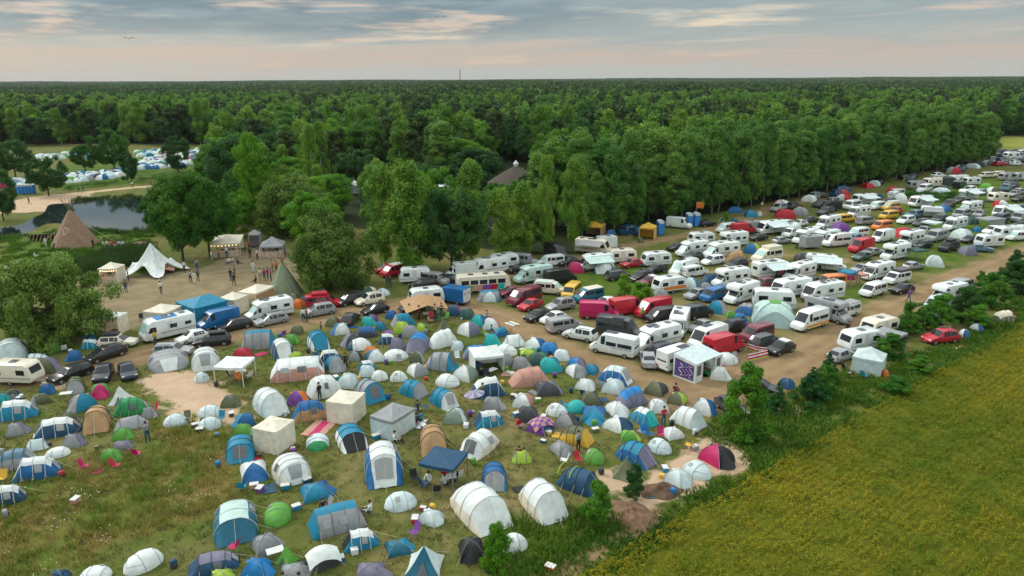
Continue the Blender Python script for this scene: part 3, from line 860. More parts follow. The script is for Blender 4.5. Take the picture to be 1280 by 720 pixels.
# ---------------------------------------------------------------- vehicles
def wheel_mesh(r=.32, w=.2):
    mb = MB(); n = 14
    for y in (-w / 2, w / 2):
        pass
    ring = lambda y, rr: [(rr * math.cos(2*math.pi*i/n), y, rr * math.sin(2*math.pi*i/n)) for i in range(n)]
    prof = [(-w/2, r*.62, 0), (-w/2, r*.93, 0), (-w*.38, r, 0), (w*.38, r, 0), (w/2, r*.93, 0), (w/2, r*.62, 0)]
    vs = [p for y, rr, _ in prof for p in ring(y, rr)]; fs = []; ms = []
    for j in range(len(prof) - 1):
        for i in range(n): fs.append((j*n+i, j*n+(i+1)%n, (j+1)*n+(i+1)%n, (j+1)*n+i)); ms.append(0)
    mb.v = vs; mb.f = fs; mb.m = ms
    for y, s in ((-w/2 + .02, -1), (w/2 - .02, 1)):
        b = len(mb.v); mb.v += ring(y, r*.63) + [(0, y + s*.03, 0)]
        for i in range(n): mb.f.append((b+i, b+(i+1)%n, b+n)); mb.m.append(1)
    return mb.mesh('wheel', [rubber, rimm])
WHEELS = {}
def wheel(root, x, y, r, key=None):
    me = WHEELS.get(r)
    if me is None: me = WHEELS[r] = wheel_mesh(r)
    o = obj('wheel', me, root); o.location = (x, y, r); return o
def loft_body(st, mirror_n=1):
    """body from stations (x, z sill, half width, z belt, roof half width, z top); returns rings"""
    rings = []
    for x, zs, w, zb, wr, zt in st:
        rings.append([(x, -w*.9, zs), (x, -w, zs + (zb - zs)*.35), (x, -w*.985, zb), (x, -wr, zt - .03), (x, -wr*.62, zt + .012), (x, 0, zt + .022),
                      (x, wr*.62, zt + .012), (x, wr, zt - .03), (x, w*.985, zb), (x, w, zs + (zb - zs)*.35), (x, w*.9, zs)])
    return rings
def body_mesh(rings):
    mb = MB(); n = len(rings[0]); mb.v = [p for r in rings for p in r]
    for i in range(len(rings) - 1):
        for k in range(n - 1): mb.f.append((i*n+k, i*n+k+1, (i+1)*n+k+1, (i+1)*n+k))
        mb.f.append(((i+1)*n, i*n, i*n+n-1, (i+1)*n+n-1)[::-1])
    mb.f.append(tuple(range(n))); mb.f.append(tuple(len(rings)*n - 1 - k for k in range(n)))
    mb.m = [0] * len(mb.f)
    bm = bmesh.new(); vs = [bm.verts.new(v) for v in mb.v]
    for f in mb.f:
        try: bm.faces.new([vs[i] for i in f])
        except ValueError: pass
    bmesh.ops.recalc_face_normals(bm, faces=bm.faces)
    me = bpy.data.meshes.new('body'); bm.to_mesh(me); bm.free()
    me.polygons.foreach_set('use_smooth', [True] * len(me.polygons))
    try: me.set_sharp_from_angle(angle=R(38))
    except Exception: pass
    return me
def quad_on(a, b, c, d, m=.1, off=.012, nrm=None, mx=None):
    """an inset pane on the quad a b c d (m: margin as a share), standing off by off"""
    a, b, c, d = map(Vector, (a, b, c, d))
    mx = m if mx is None else mx
    P = lambda s, t: a.lerp(b, s).lerp(d.lerp(c, s), t)
    q = [P(mx, m), P(1 - mx, m), P(1 - mx, 1 - m), P(mx, 1 - m)]
    n = (q[1] - q[0]).cross(q[3] - q[0]); n.normalize()
    ctr = (q[0] + q[2]) / 2
    if nrm is not None and n.dot(Vector(nrm)) < 0: n = -n
    return [p + n * off for p in q]
def strip_pane(a, b, ks, mx, m0, m1, off, nrm):
    """a pane that follows the bow of the body between two rings"""
    A = [Vector(a[k]) for k in ks]; B = [Vector(b[k]) for k in ks]
    def along(P, t):
        q = t * (len(P) - 1); i = min(int(q), len(P) - 2); return P[i].lerp(P[i + 1], q - i)
    n = Vector(nrm).normalized(); cols = [mx + (1 - 2 * mx) * c / 6 for c in range(7)]; vs = []
    for f in (m0, .5, 1 - m1):
        for t in cols: vs.append(along(A, t).lerp(along(B, t), f) + n * off)
    return vs, [(r * 7 + c, r * 7 + c + 1, r * 7 + c + 8, r * 7 + c + 7) for r in range(2) for c in range(6)]
class Proto:
    def __init__(s): s.parts = []      # name, mesh, paint slot?, location
    def add(s, name, me, paintable=False, loc=None): s.parts.append((name, me, paintable, loc))
    def pane(s, name, q, mat): s.add(name, mesh(name, q, [(0, 1, 2, 3)], [mat]))
    def strip(s, name, a, b, ks, mx, m0, m1, nrm, mat):
        vs, fs = strip_pane(a, b, ks, mx, m0, m1, .022, nrm); s.add(name, mesh(name, vs, fs, [mat], True))
    def box(s, name, dims, mat, bev=0):
        mb = MB().box(*dims)
        if bev: mb = bevelled(mb, bev)
        s.add(name, mb.mesh(name, [mat]))
PAINT0 = paint('S')
def proto_profile(st, wsi, rwi, side_spans, wr, wx, front, rear, W, detail, wscreen=glass, sidem=glass, rearm=glass):
    p = Proto(); rings = loft_body(st); me = body_mesh(rings); me.materials.append(PAINT0); p.add('body', me, True)
    def strip(i, k0, k1): return rings[i][k0], rings[i + 1][k0], rings[i + 1][k1], rings[i][k1]
    a, b = rings[wsi], rings[wsi + 1]
    p.strip('windscreen', a, b, (3, 4, 5, 6, 7), .05, .06, .07, (1, 0, 1), wscreen)
    if rwi is not None:
        a, b = rings[rwi], rings[rwi + 1]
        if abs(a[5][0] - b[5][0]) < .25: p.pane('rear_window', quad_on(a[3], a[7], b[8], b[2], .12, .03, (-1, 0, .1)), rearm)
        else: p.strip('rear_window', a, b, (3, 4, 5, 6, 7), .06, .08, .08, (-1, 0, .6), rearm)
    for i in side_spans:
        for k0, k1, s in ((2, 3, -1), (8, 7, 1)):
            q = quad_on(rings[i][k0], rings[i+1][k0], rings[i+1][k1], rings[i][k1], .10, .016, (0, s, .2), .07)
            p.pane('side_window', q, sidem)
    p.front, p.rear, p.W, p.wr, p.wx = front, rear, W, wr, wx
    add_details(p, detail)
    return p
def add_details(p, detail):
    """lights, plates, bumpers and mirrors; the far vehicles go without"""
    xf, zf = p.front; xr, zr = p.rear; w = p.W / 2
    for x in p.wx:
        for s in (-1, 1): p.add('wheel', None, False, (x, s * (w - .1), p.wr))
    if not detail: return
    for s in (-1, 1):
        y0, y1 = sorted((s * w * .58, s * w * .9))
        p.box('headlight', (xf - .12, xf + .015, y0, y1, zf, zf + .15), lampw, .02)
        y0, y1 = sorted((s * w * .78, s * w * .95))
        p.box('tail_light', (xr - .015, xr + .08, y0, y1, zr, zr + .26), lampr, .02)
        if p.mir:
            y0, y1 = sorted((s * (w - .02), s * (w + .17)))
            p.box('mirror', (p.mir[0], p.mir[0] + .1, y0, y1, p.mir[1], p.mir[1] + .15), plast, .03)
    p.box('front_bumper', (xf - .1, xf + .05, -w*.9, w*.9, .28, .46), plast, .04)
    p.box('rear_bumper', (xr - .05, xr + .1, -w*.9, w*.9, .3, .48), plast, .04)
    p.box('number_plate', (xr - .065, xr - .05, -.26, .26, .5, .61), plate)
    p.box('number_plate', (xf + .045, xf + .06, -.26, .26, .34, .45), plate)
    p.box('grille', (xf - .05, xf + .02, -w*.5, w*.5, zf + .0, zf + .12), plast)
Proto.mir = None
def make_proto(kind, detail):
    D = detail
    if kind in 'hseuLm':
        L, W, H = dict(h=(4.1, 1.76, 1.47), s=(4.6, 1.8, 1.43), e=(4.7, 1.82, 1.48), u=(4.5, 1.86, 1.7), L=(4.6, 1.8, 1.48), m=(4.6, 1.84, 1.68))[kind]
        h, w = L / 2, W / 2; zb = .88 if kind not in 'um' else 1.0; wr = w * .72; sl = .26 if kind != 'u' else .34
        hood = .84 if kind not in 'um' else .98
        cow, wst = h - 1.18, h - 1.95
        if kind == 'm': cow, wst = h - .95, h - 1.75
        st = [(h, sl + .08, w*.8, .52, w*.72, .6), (h - .1, sl, w*.92, .66, w*.82, .74), (h - .55, sl, w*.98, zb - .1, w*.86, hood - .04), (cow, sl, w, zb, w*.86, hood + .06), (wst, sl, w, zb, wr, H - .04), (wst - .4, sl, w, zb, wr, H)]
        if kind == 's':
            st += [(-h + 1.75, sl, w, zb, wr, H - .02), (-h + 1.35, sl, w, zb, wr, H - .1), (-h + .75, sl, w*.99, zb + .03, w*.84, zb + .12), (-h + .12, sl, w*.93, zb, w*.8, zb + .06), (-h, sl + .1, w*.84, .62, w*.75, .72)]
            rw, ss = 7, [4, 5, 6]
        elif kind == 'h':
            st += [(-h + 1.5, sl, w, zb, wr, H - .03), (-h + .75, sl, w*.99, zb + .02, wr*.98, H - .12), (-h + .2, sl, w*.95, zb, w*.8, zb + .1), (-h, sl + .08, w*.86, .6, w*.76, .72)]
            rw, ss = 7, [4, 5, 6]
        else:
            st += [(-h + 1.6, sl, w, zb, wr, H), (-h + .5, sl, w*.99, zb + .02, wr*.98, H - .06), (-h + .12, sl, w*.95, zb, w*.82, zb + .1), (-h, sl + .08, w*.88, .6, w*.78, .74)]
            rw, ss = 7, [4, 5, 6]
        Proto.mir = (cow - .25, zb - .02)
        p = proto_profile(st, 3, rw, ss, .31 if kind not in 'u' else .35, (h - .82, -h + .85), (h - .1, .6), (-h + .06, .66), W, D)
        if kind in 'euL' and D:
            for s in (-1, 1): p.box('roof_rail', (-h + .6, wst - .35, s*wr*.86 - .02, s*wr*.86 + .02, H + .02, H + .07), plast)
        if kind == 'L':
            p.box('roof_box', (-1.7, .3, -.5, .45, H + .06, H + .4), plast, .12)
        p.L, p.H = L, H
    elif kind in 'vwc':
        L, W, H = dict(v=(5.6, 2.0, 2.45), w=(4.9, 1.92, 1.98), c=(5.9, 2.02, 2.6))[kind]
        h, w = L / 2, W / 2; zb = 1.12 if kind == 'w' else 1.25; wr = w * .86; sl = .34
        hood = zb - .06; cow = h - .72; top = h - 1.55 if kind != 'w' else h - 1.45
        st = [(h, sl + .1, w*.84, .6, w*.76, .72), (h - .1, sl, w*.93, .84, w*.82, .96), (cow, sl, w, zb - .05, w*.86, hood + .06), (top, sl, w, zb, wr, H - .16), (top - .55, sl, w, zb, wr, H)]
        cabend = top - .62
        st[4] = (cabend, sl, w, zb, wr, H)
        st += [(-h*.25, sl, w, zb, wr, H), (-h + .12, sl, w, zb, wr, H - .02), (-h, sl + .08, w*.97, zb - .02, wr*.96, H - .1)]
        Proto.mir = (cow - .35, zb)
        p = proto_profile(st, 2, 6 if kind != 'v' else None, [3] if kind == 'v' else [3], .34, (h - .95, -h + 1.15), (h - .1, .74), (-h - .0, .8), W, D)
        z0, z1 = zb + .08, (zb + .55 if kind != 'w' else H - .28)
        yy = lambda z: w * .985 + (wr - w * .985) * (z - zb) / (H - zb) + .02
        if kind in 'wc':
            for (xa, xb) in ((cabend - .12, -h*.22), (-h*.28, -h + .3)):
                for s in (-1, 1):
                    q = [(xa, s*yy(z0), z0), (xb, s*yy(z0), z0), (xb, s*yy(z1), z1), (xa, s*yy(z1), z1)]
                    p.pane('side_window', q, glass)
        if kind == 'v':
            for s in (-1, 1): p.pane('rear_window', [(-h - .03, s*.12, 1.35), (-h - .03, s*.75, 1.35), (-h + .03, s*.7, 1.95), (-h + .03, s*.12, 1.95)], glass)
        if D:
            for s in (-1, 1): p.box('door_rail', (-h + .3, cabend - .8, s*w*1.0 - .012, s*w*1.0 + .012, zb - .12, zb - .07), plast)
        p.L, p.H = L, H
    elif kind in 'CMI':
        L, W, H = dict(C=(6.6, 2.2, 2.75), M=(6.2, 2.2, 2.95), I=(6.6, 2.25, 2.85))[kind]
        h, w = L / 2, W / 2; cw = 1.0; p = Proto()
        if kind == 'I':
            prof = [(-h, .45), (h - .35, .4), (h, .55), (h, 1.1), (h - .12, 1.25), (h - .75, H - .3), (h - 1.15, H - .03), (-h + .2, H), (-h, H - .2)]
        elif kind == 'C':
            prof = [(-h, .45), (h - 2.0, .45), (h - 2.0, 2.0), (h - 1.35, 2.25), (h - 1.5, 2.5), (h - 2.3, H), (-h + .2, H), (-h, H - .2)]
        else:
            prof = [(-h, .45), (h - 2.0, .45), (h - 2.0, 1.95), (h - .95, 2.02), (h - .72, 2.25), (h - .95, H - .1), (h - 1.5, H), (-h + .2, H), (-h, H - .2)]
        mb = MB(); n = len(prof); mb.v = [(x, -w, z) for x, z in prof] + [(x, w, z) for x, z in prof]
        mb.f = [tuple(range(n)), tuple(range(2*n - 1, n - 1, -1))] + [(i, n + i, n + (i+1) % n, (i+1) % n) for i in range(n)]; mb.m = [0] * len(mb.f)
        b = bevelled(mb, .09, 2, 20); me = b.mesh('body', [PAINT0], True)
        try: me.set_sharp_from_angle(angle=R(38))
        except Exception: pass
        p.add('body', me, True)
        if kind == 'I':
            a, c = prof[4], prof[5]
            p.pane('windscreen', quad_on((a[0], -w, a[1]), (a[0], w, a[1]), (c[0], w, c[1]), (c[0], -w, c[1]), .09, .03, (1, 0, .5)), glass)
            cabx = h - 1.3
            for s in (-1, 1): p.pane('side_window', [(h - .55, s*(w+.015), 1.35), (h - 1.6, s*(w+.015), 1.35), (h - 1.6, s*(w+.015), 2.05), (h - .9, s*(w+.015), 2.05)], glass)
            Proto.mir = (h - .4, 1.6); p.front = (h - .02, .7)
        else:
            st = [(h, .44, cw*.86, .65, cw*.76, .74), (h - .12, .36, cw*.94, .9, cw*.84, 1.0), (h - .75, .36, cw, 1.15, cw*.88, 1.26), (h - 1.5, .36, cw, 1.22, cw*.86, 2.05), (h - 2.05, .36, cw, 1.22, cw*.86, 2.1)]
            rings = loft_body(st); me = body_mesh(rings); me.materials.append(PAINT0); p.add('cab', me, True)
            p.strip('windscreen', rings[2], rings[3], (3, 4, 5, 6, 7), .05, .06, .07, (1, 0, 1), glass)
            for k0, k1, s in ((2, 3, -1), (8, 7, 1)):
                p.pane('side_window', quad_on(rings[2][k0], rings[3][k0], rings[3][k1], rings[2][k1], .1, .02, (0, s, .2), .2), glass)
                p.pane('side_window', quad_on(rings[3][k0], rings[4][k0], rings[4][k1], rings[3][k1], .14, .02, (0, s, .2), .08), glass)
            Proto.mir = (h - 1.1, 1.3); p.front = (h - .1, .78)
            if kind == 'M':
                for s in (-1, 1): p.pane('alcove_window', [(h - 1.1, s*(w+.015), 2.3), (h - 1.75, s*(w+.015), 2.3), (h - 1.75, s*(w+.015), 2.62), (h - 1.1, s*(w+.015), 2.62)], glass)
        for s in (-1, 1):
            for xa, xb, z0, z1 in ((h - 2.6, h - 3.6, 1.5, 2.05), (-h + 1.5, -h + .55, 1.55, 2.1)) if s < 0 else ((h - 3.3, h - 4.2, 1.5, 2.05), (-h + 1.4, -h + .6, 1.55, 2.0)):
                p.pane('side_window', [(xa, s*(w+.015), z0), (xb, s*(w+.015), z0), (xb, s*(w+.015), z1), (xa, s*(w+.015), z1)], glass)
        p.pane('side_door', [(.35, w + .008, .55), (-.3, w + .008, .55), (-.3, w + .008, 2.4), (.35, w + .008, 2.4)], simple('door_offwhite', (.62, .62, .6), .45, 0))
        p.pane('rear_window', [(-h - .015, -.55, 1.6), (-h - .015, .55, 1.6), (-h - .015, .55, 2.1), (-h - .015, -.55, 2.1)], glass)
        for s in (-1, 1):
            p.pane('stripe', [(h - 2.1, s*(w+.01), 1.02), (-h + .1, s*(w+.01), 1.02), (-h + .1, s*(w+.01), 1.16), (h - 2.1, s*(w+.01), 1.16)], simple('stripe_grey', (.28, .29, .31), .45, 0))
        for x, y in ((h - 3.0, .2), (-h + 1.2, -.3)): p.box('skylight', (x - .35, x + .35, y - .35, y + .35, H - .01, H + .09), simple('skylight_plastic', (.10, .11, .12), .25, 0), .03)
        p.box('roof_vent', (-.6, -.25, -.2, .15, H - .01, H + .12), simple('roof_white', (.6, .6, .58), .5, 0), .03)
        p.wr, p.wx, p.W, p.rear = .34, (h - 1.0, -h + 1.6), min(W, 2.1), (-h - .0, .7)
        add_details(p, D); p.L, p.H = L, H
    elif kind == 'K':
        L, W, H = 5.2, 2.2, 2.55; h, w = L / 2, W / 2; p = Proto()
        prof = [(-h + .1, .45), (h - .15, .45), (h, .75), (h - .05, 1.3), (h - .4, H - .25), (h - .8, H), (-h + .7, H), (-h + .2, H - .2), (-h, 1.4), (-h, .7)]
        mb = MB(); n = len(prof); mb.v = [(x, -w, z) for x, z in prof] + [(x, w, z) for x, z in prof]
        mb.f = [tuple(range(n)), tuple(range(2*n - 1, n - 1, -1))] + [(i, n + i, n + (i+1) % n, (i+1) % n) for i in range(n)]; mb.m = [0] * len(mb.f)
        me = bevelled(mb, .08, 2, 25).mesh('body', [PAINT0], True)
        try: me.set_sharp_from_angle(angle=R(40))
        except Exception: pass
        p.add('body', me, True)
        for s in (-1, 1):
            for xa, xb in ((1.9, .9), (-.9, -2.0)): p.pane('side_window', [(xa, s*(w+.015), 1.35), (xb, s*(w+.015), 1.35), (xb, s*(w+.015), 1.95), (xa, s*(w+.015), 1.95)], glass)
            p.pane('stripe', [(h - .1, s*(w+.01), .9), (-h + .1, s*(w+.01), .9), (-h + .1, s*(w+.01), 1.02), (h - .1, s*(w+.01), 1.02)], simple('stripe_grey', (.28, .29, .31), .45, 0))
        p.pane('side_door', [(.4, w + .012, .6), (-.25, w + .012, .6), (-.25, w + .012, 2.3), (.4, w + .012, 2.3)], simple('door_offwhite', (.62, .62, .6), .45, 0))
        a, c = prof[3], prof[4]; p.pane('front_window', quad_on((a[0], -w, a[1]), (a[0], w, a[1]), (c[0], w, c[1]), (c[0], -w, c[1]), .14, .02, (1, 0, .3)), glass)
        a, c = prof[8], prof[7]; p.pane('rear_window', quad_on((a[0], -w, a[1]), (a[0], w, a[1]), (c[0], w, c[1]), (c[0], -w, c[1]), .16, .02, (-1, 0, .3)), glass)
        mb = MB(); mb.tube([(h - .1, -.5, .48), (h + 1.1, 0, .48)], .05, 5); mb.tube([(h - .1, .5, .48), (h + 1.1, 0, .48)], .05, 5); mb.tube([(h + .95, 0, .6), (h + .95, 0, .05)], .05, 6)
        p.add('tow_bar', mb.mesh('tow_bar', [metal]))
        p.box('skylight', (-.4, .4, -.4, .4, H - .01, H + .09), simple('skylight_plastic', (.10, .11, .12), .25, 0), .03)
        p.wr, p.wx, p.W, p.front, p.rear = .32, (-.1,), W, (h, .7), (-h, .7)
        for s in (-1, 1): p.add('wheel', None, False, (-.1, s*(w - .1), .32))
        p.L, p.H = L, H
    elif kind == 'X':
        L, W, H = 5.0, 2.1, 2.6; h, w = L / 2, W / 2; p = Proto()
        mb = bevelled(MB().box(-h, h - 1.3, -w, w, .5, H), .05); p.add('body', mb.mesh('body', [PAINT0]), True)
        st = [(h, .4, .84, .65, .76, .74), (h - .1, .36, .92, .9, .84, 1.0), (h - .55, .36, .96, 1.15, .86, 1.25), (h - .95, .36, .96, 1.2, .84, 1.95), (h - 1.28, .36, .96, 1.2, .84, 2.0)]
        rings = loft_body(st); me = body_mesh(rings); me.materials.append(PAINT0); p.add('cab', me, True)
        p.strip('windscreen', rings[2], rings[3], (3, 4, 5, 6, 7), .05, .06, .07, (1, 0, 1), glass)
        for k0, k1, s in ((2, 3, -1), (8, 7, 1)): p.pane('side_window', quad_on(rings[3][k0], rings[4][k0], rings[4][k1], rings[3][k1], .1, .02, (0, s, .2), .1), glass)
        for s in (-1, 1): p.pane('rear_door', [(-h - .012, s*.03, .6), (-h - .012, s*.98, .6), (-h - .012, s*.98, 2.5), (-h - .012, s*.03, 2.5)], simple('door_offwhite', (.62, .62, .6), .45, 0))
        for s in (-1, 1): p.pane('rear_window', [(-h - .024, s*.3, 1.6), (-h - .024, s*.7, 1.6), (-h - .024, s*.7, 2.1), (-h - .024, s*.3, 2.1)], meshl)
        p.box('skylight', (-.6, .1, -.3, .3, H - .01, H + .09), simple('skylight_plastic', (.10, .11, .12), .25, 0), .03)
        p.mir = (h - .7, 1.2); p.wr, p.wx, p.W, p.front, p.rear = .34, (h - .75, -h + 1.2), 1.95, (h - .08, .78), (-h, .65)
        add_details(p, D); p.L, p.H = L, H
    else:      # B, a coach
        L, W, H = 8.5, 2.3, 2.9; h, w = L / 2, W / 2; p = Proto()
        prof = [(-h, .5), (h - .2, .45), (h, .7), (h, 1.3), (h - .35, H - .35), (h - .8, H), (-h + .3, H), (-h, H - .3)]
        mb = MB(); n = len(prof); mb.v = [(x, -w, z) for x, z in prof] + [(x, w, z) for x, z in prof]
        mb.f = [tuple(range(n)), tuple(range(2*n - 1, n - 1, -1))] + [(i, n + i, n + (i+1) % n, (i+1) % n) for i in range(n)]; mb.m = [0] * len(mb.f)
        p.add('body', bevelled(mb, .1, 2, 20).mesh('body', [PAINT0]), True)
        for s in (-1, 1):
            for i in range(5): p.pane('side_window', [(h - .9 - i*1.45, s*(w+.012), 1.55), (h - 2.1 - i*1.45, s*(w+.012), 1.55), (h - 2.1 - i*1.45, s*(w+.012), 2.25), (h - .9 - i*1.45, s*(w+.012), 2.25)], glass)
        for i, (cc, x0, x1) in enumerate((('A', -4.1, -2.9), ('G', -2.9, -2.0), ('Z', -2.0, -.4), ('V', -.4, .9), ('R', .9, 2.0), ('Q', 2.0, 3.1))):
            p.pane('mural_panel', [(x0, -w - .02, .62), (x1, -w - .02, .62), (x1 + .2, -w - .02, 1.46), (x0 + .2, -w - .02, 1.46)], paint(cc))
        p.pane('windscreen', quad_on((prof[3][0], -w, prof[3][1]), (prof[3][0], w, prof[3][1]), (prof[4][0], w, prof[4][1]), (prof[4][0], -w, prof[4][1]), .08, .03, (1, 0, .3)), glass)
        for x in (-2, .3, 2.2): p.box('skylight', (x - .4, x + .4, -.4, .4, H - .01, H + .1), simple('skylight_plastic', (.10, .11, .12), .25, 0), .03)
        p.mir = (h - .1, 1.7); p.wr, p.wx, p.W, p.front, p.rear = .42, (h - 1.6, -h + 2.0), 2.2, (h, .8), (-h, .8)
        add_details(p, D); p.L, p.H = L, H
    return p
PROTOS = {}
KNAME = dict(h='hatchback_car', s='saloon_car', e='estate_car', u='off_road_car', L='roof_box_car', m='people_carrier', v='panel_van', w='window_van', c='camper_van',
             C='motorhome', M='motorhome', I='motorhome', K='caravan', X='box_truck', B='painted_coach')
KCAT = dict(h='car', s='car', e='car', u='car', L='car', m='car', v='van', w='van', c='camper van', C='motorhome', M='motorhome', I='motorhome', K='caravan', X='truck', B='coach')
GLASSY = set()
def place_car(kind, box, ang, c, opts, desc):
    x0, x1, y0, y1 = box; detail = y1 > 320
    key = (kind, detail)
    if key not in PROTOS: Proto.mir = None; PROTOS[key] = make_proto(kind, detail)
    P = PROTOS[key]; rg = random.Random(sum(box) * 31 + box[0])
    u = (x0 + x1) / 2; a = R(skew(ang, u)); v = y1 - 4
    for _ in range(4):
        p = ground(u, v); s = scale_at(p); d = dep(p); k = (u - CX) / F
        D = abs(P.L * math.sin(a)) + abs(P.W * math.cos(a)); v = y1 - D / 2 * math.sin(d) * s
    wl = abs(P.L * (math.cos(a) - k * math.sin(a))) + abs(P.W * (math.sin(a) + k * math.cos(a)))
    f = min(1.14, max(.86, (x1 - x0) / s / wl))
    nm = KNAME[kind]
    if kind == 'X' and 'trailer' in desc: nm = 'box_trailer'
    root = empty(nm, (p.x, p.y, 0), a + rg.uniform(-.04, .04), f)
    sun = rg.random() < .22 and kind in 'wcCMIvm'
    for name, me, pt, loc in P.parts:
        if name == 'wheel': wheel(root, loc[0], loc[1], loc[2]); continue
        if kind == 'X' and nm == 'box_trailer' and name in ('cab', 'windscreen', 'side_window', 'headlight', 'mirror', 'grille'): continue
        m = [paint(c)] if pt else None
        if name == 'windscreen' and sun: m = [glassl]
        if name == 'body' and kind == 'X' and c == 'B': m = [paint('B')]
        o = obj(name, me, root, m)
        if not pt and not m: pass
    h = P.L / 2; w = P.W / 2
    def box_part(n, dims, mat, bev=0):
        mb = MB().box(*dims); (bevelled(mb, bev) if bev else mb).build(n, mat, root)
    if kind in 'CIMc' and rg.random() < .55 or 'solar' in desc:
        x = rg.uniform(-1.4, -.2); box_part('solar_panel', (x, x + 1.5, -.75, .05, P.H + .03, P.H + .08), simple('solar_cell', (.02, .025, .05), .2, 0))
    if 'white roof' in desc or 'cream roof' in desc or 'grey roof' in desc or 'raised roof' in desc or 'dark raised' in desc or 'lifted roof' in desc:
        rc = 'F' if 'cream' in desc else ('S' if 'grey' in desc else ('D' if 'dark' in desc else 'W'))
        up = .34 if 'raised' in desc or 'lifted' in desc else .05
        if kind == 'h':
            rr = (h - 2.3, -h + .85, .60)
        else: rr = (h - 2.0, -h + .15, w * .83)
        x_0, x_1 = sorted(rr[:2])
        box_part('roof_panel', (x_0, x_1, -rr[2], rr[2], P.H - .06, P.H + .04 + up), paint(rc), .04)
    if 'roof tarp' in desc: box_part('roof_tarp', (-1.2, 1.4, -.9, .8, P.H + .01, P.H + .05), cloth('U'))
    if 'roof tent' in desc:
        box_part('roof_tent', (-1.5, .7, -.62, .62, P.H + .05, P.H + .38), cloth('D' if c == 'X' else 'R'), .06)
    if 'orange stripe' in desc or 'coloured stripes' in desc or 'red stripe' in desc:
        for s in (-1, 1):
            bands = (('A', .72, 1.2),) if 'orange' in desc else ((('A', .75, .92), ('Y', .55, .72)) if 'coloured' in desc else (('R', 1.18, 1.26),))
            for cc, z0, z1 in bands:
                mb = MB(); mb.add([(h - .9, s*(w + .035), z0), (-h + .12, s*(w + .035), z0), (-h + .12, s*(w + .035), z1), (h - .9, s*(w + .035), z1)], [(0, 1, 2, 3)]); mb.build('coloured_stripe', paint(cc), root)
    if 'a' in opts:
        sd = -1 if math.cos(a) < 0 and False else 1
        sd = -1 if math.cos(a) > 0 else 1       # the side towards the viewer
        mb = MB(); L2 = P.L * .36
        ys = [w, w + 1.2, w + 2.5]; zs = [P.H - .15, P.H - .5, P.H - .75]
        vs = [(x, sd*y, z + .02 * ((i + j) % 2)) for i, x in enumerate((-L2, -L2/3, L2/3, L2)) for j, (y, z) in enumerate(zip(ys, zs))]
        mb.add(vs, [(i*3 + j, i*3 + j + 1, i*3 + j + 4, i*3 + j + 3) for i in range(3) for j in range(2)])
        mb.build('awning', cloth('I' if 'mint' in desc else ('S' if 'grey' in desc else 'P')), root, True)
        for x in (-L2, L2):
            mb = MB(); mb.tube([(x, sd*(w + 2.5), 0), (x, sd*(w + 2.5), P.H - .75)], .025, 5); mb.build('awning_pole', metal, root)
    settle(root, box, P.H, .86, 1.12, False)
    item(root, desc, KCAT[kind] if nm != 'box_trailer' else 'trailer', 'vehicles parked in the camping fields')
    FOOT.append((p.x, p.y, P.L * .5))
    return root
COL['n'] = (.010, .016, .036)
CAR = {}
for ln in CARS.strip().split('\n'):
    spec, desc = ln.split('|'); f = spec.split()
    CAR[desc] = place_car(f[0][0], tuple(int(q) for q in f[1:5]), float(f[5]), f[6].replace('N', 'n'), f[0][1:], desc)
# ---------------------------------------------------------------- ground
def wpoly(pts): return np.array([[*ground(u, v)[:2]] for u, v in pts])
def sdf_poly(P, poly):
    """signed distance of the points to a polygon, negative inside"""
    d = np.full(len(P), 1e9); inside = np.zeros(len(P), bool); n = len(poly)
    for i in range(n):
        a, b = poly[i], poly[(i + 1) % n]; ab = b - a; t = np.clip(((P - a) @ ab) / max(ab @ ab, 1e-9), 0, 1)
        d = np.minimum(d, np.hypot(*(P - a - t[:, None] * ab).T))
        c = ((a[1] > P[:, 1]) != (b[1] > P[:, 1])); dy = b[1] - a[1]
        if abs(dy) > 1e-9: inside ^= c & (P[:, 0] < (b[0] - a[0]) * (P[:, 1] - a[1]) / dy + a[0])
    return np.where(inside, -d, d)
def sdf_line(P, line, w):
    d = np.full(len(P), 1e9)
    for a, b in zip(line[:-1], line[1:]):
        ab = b - a; t = np.clip(((P - a) @ ab) / max(ab @ ab, 1e-9), 0, 1); d = np.minimum(d, np.hypot(*(P - a - t[:, None] * ab).T))
    return d - w / 2
T1 = wpoly([(40,472),(130,456),(190,440),(260,428),(330,410),(400,398),(470,386),(540,376),(600,386),(660,412),(720,444),(790,474),(850,490),(915,475),(975,455),(1040,422),(1100,393),(1160,366),(1230,337),(1300,308)])
T2 = wpoly([(540,366),(600,350),(680,334),(740,318),(800,304),(880,290),(960,262),(1050,240)])
T3 = wpoly([(830,352),(900,340),(960,318),(1060,326),(1130,342),(1190,348)])
FEST = wpoly([(100,352),(125,352),(180,342),(250,336),(330,302),(385,320),(372,365),(330,376),(240,390),(150,412),(110,430),(96,424)])
SANDS = [wpoly(q) for q in ([(165,478),(205,462),(232,466),(272,480),(290,498),(302,520),(330,522),(262,538),(225,532),(213,512),(188,490)],
    [(798,598),(835,576),(878,548),(905,542),(934,572),(932,583),(872,616),(830,637),(800,640),(772,622)],
    [(-30,256),(40,247),(60,243),(112,240),(114,246),(72,258),(58,264),(-30,268)], [(1040,462),(1075,455),(1104,464),(1080,472),(1050,470)], [(740,585),(800,578),(800,612),(760,625)], [(970,510),(1000,503),(1010,512),(985,520)], [(50,478),(80,472),(84,482),(60,488)])]
SPATH = wpoly([(60,246),(112,240),(170,234),(232,231),(268,226),(330,222)])
EDGE1 = wpoly([(690,722),(742,692),(790,662),(822,640)]); EDGE2 = wpoly([(1090,488),(1150,460),(1200,436),(1232,421),(1275,398),(1300,385)])
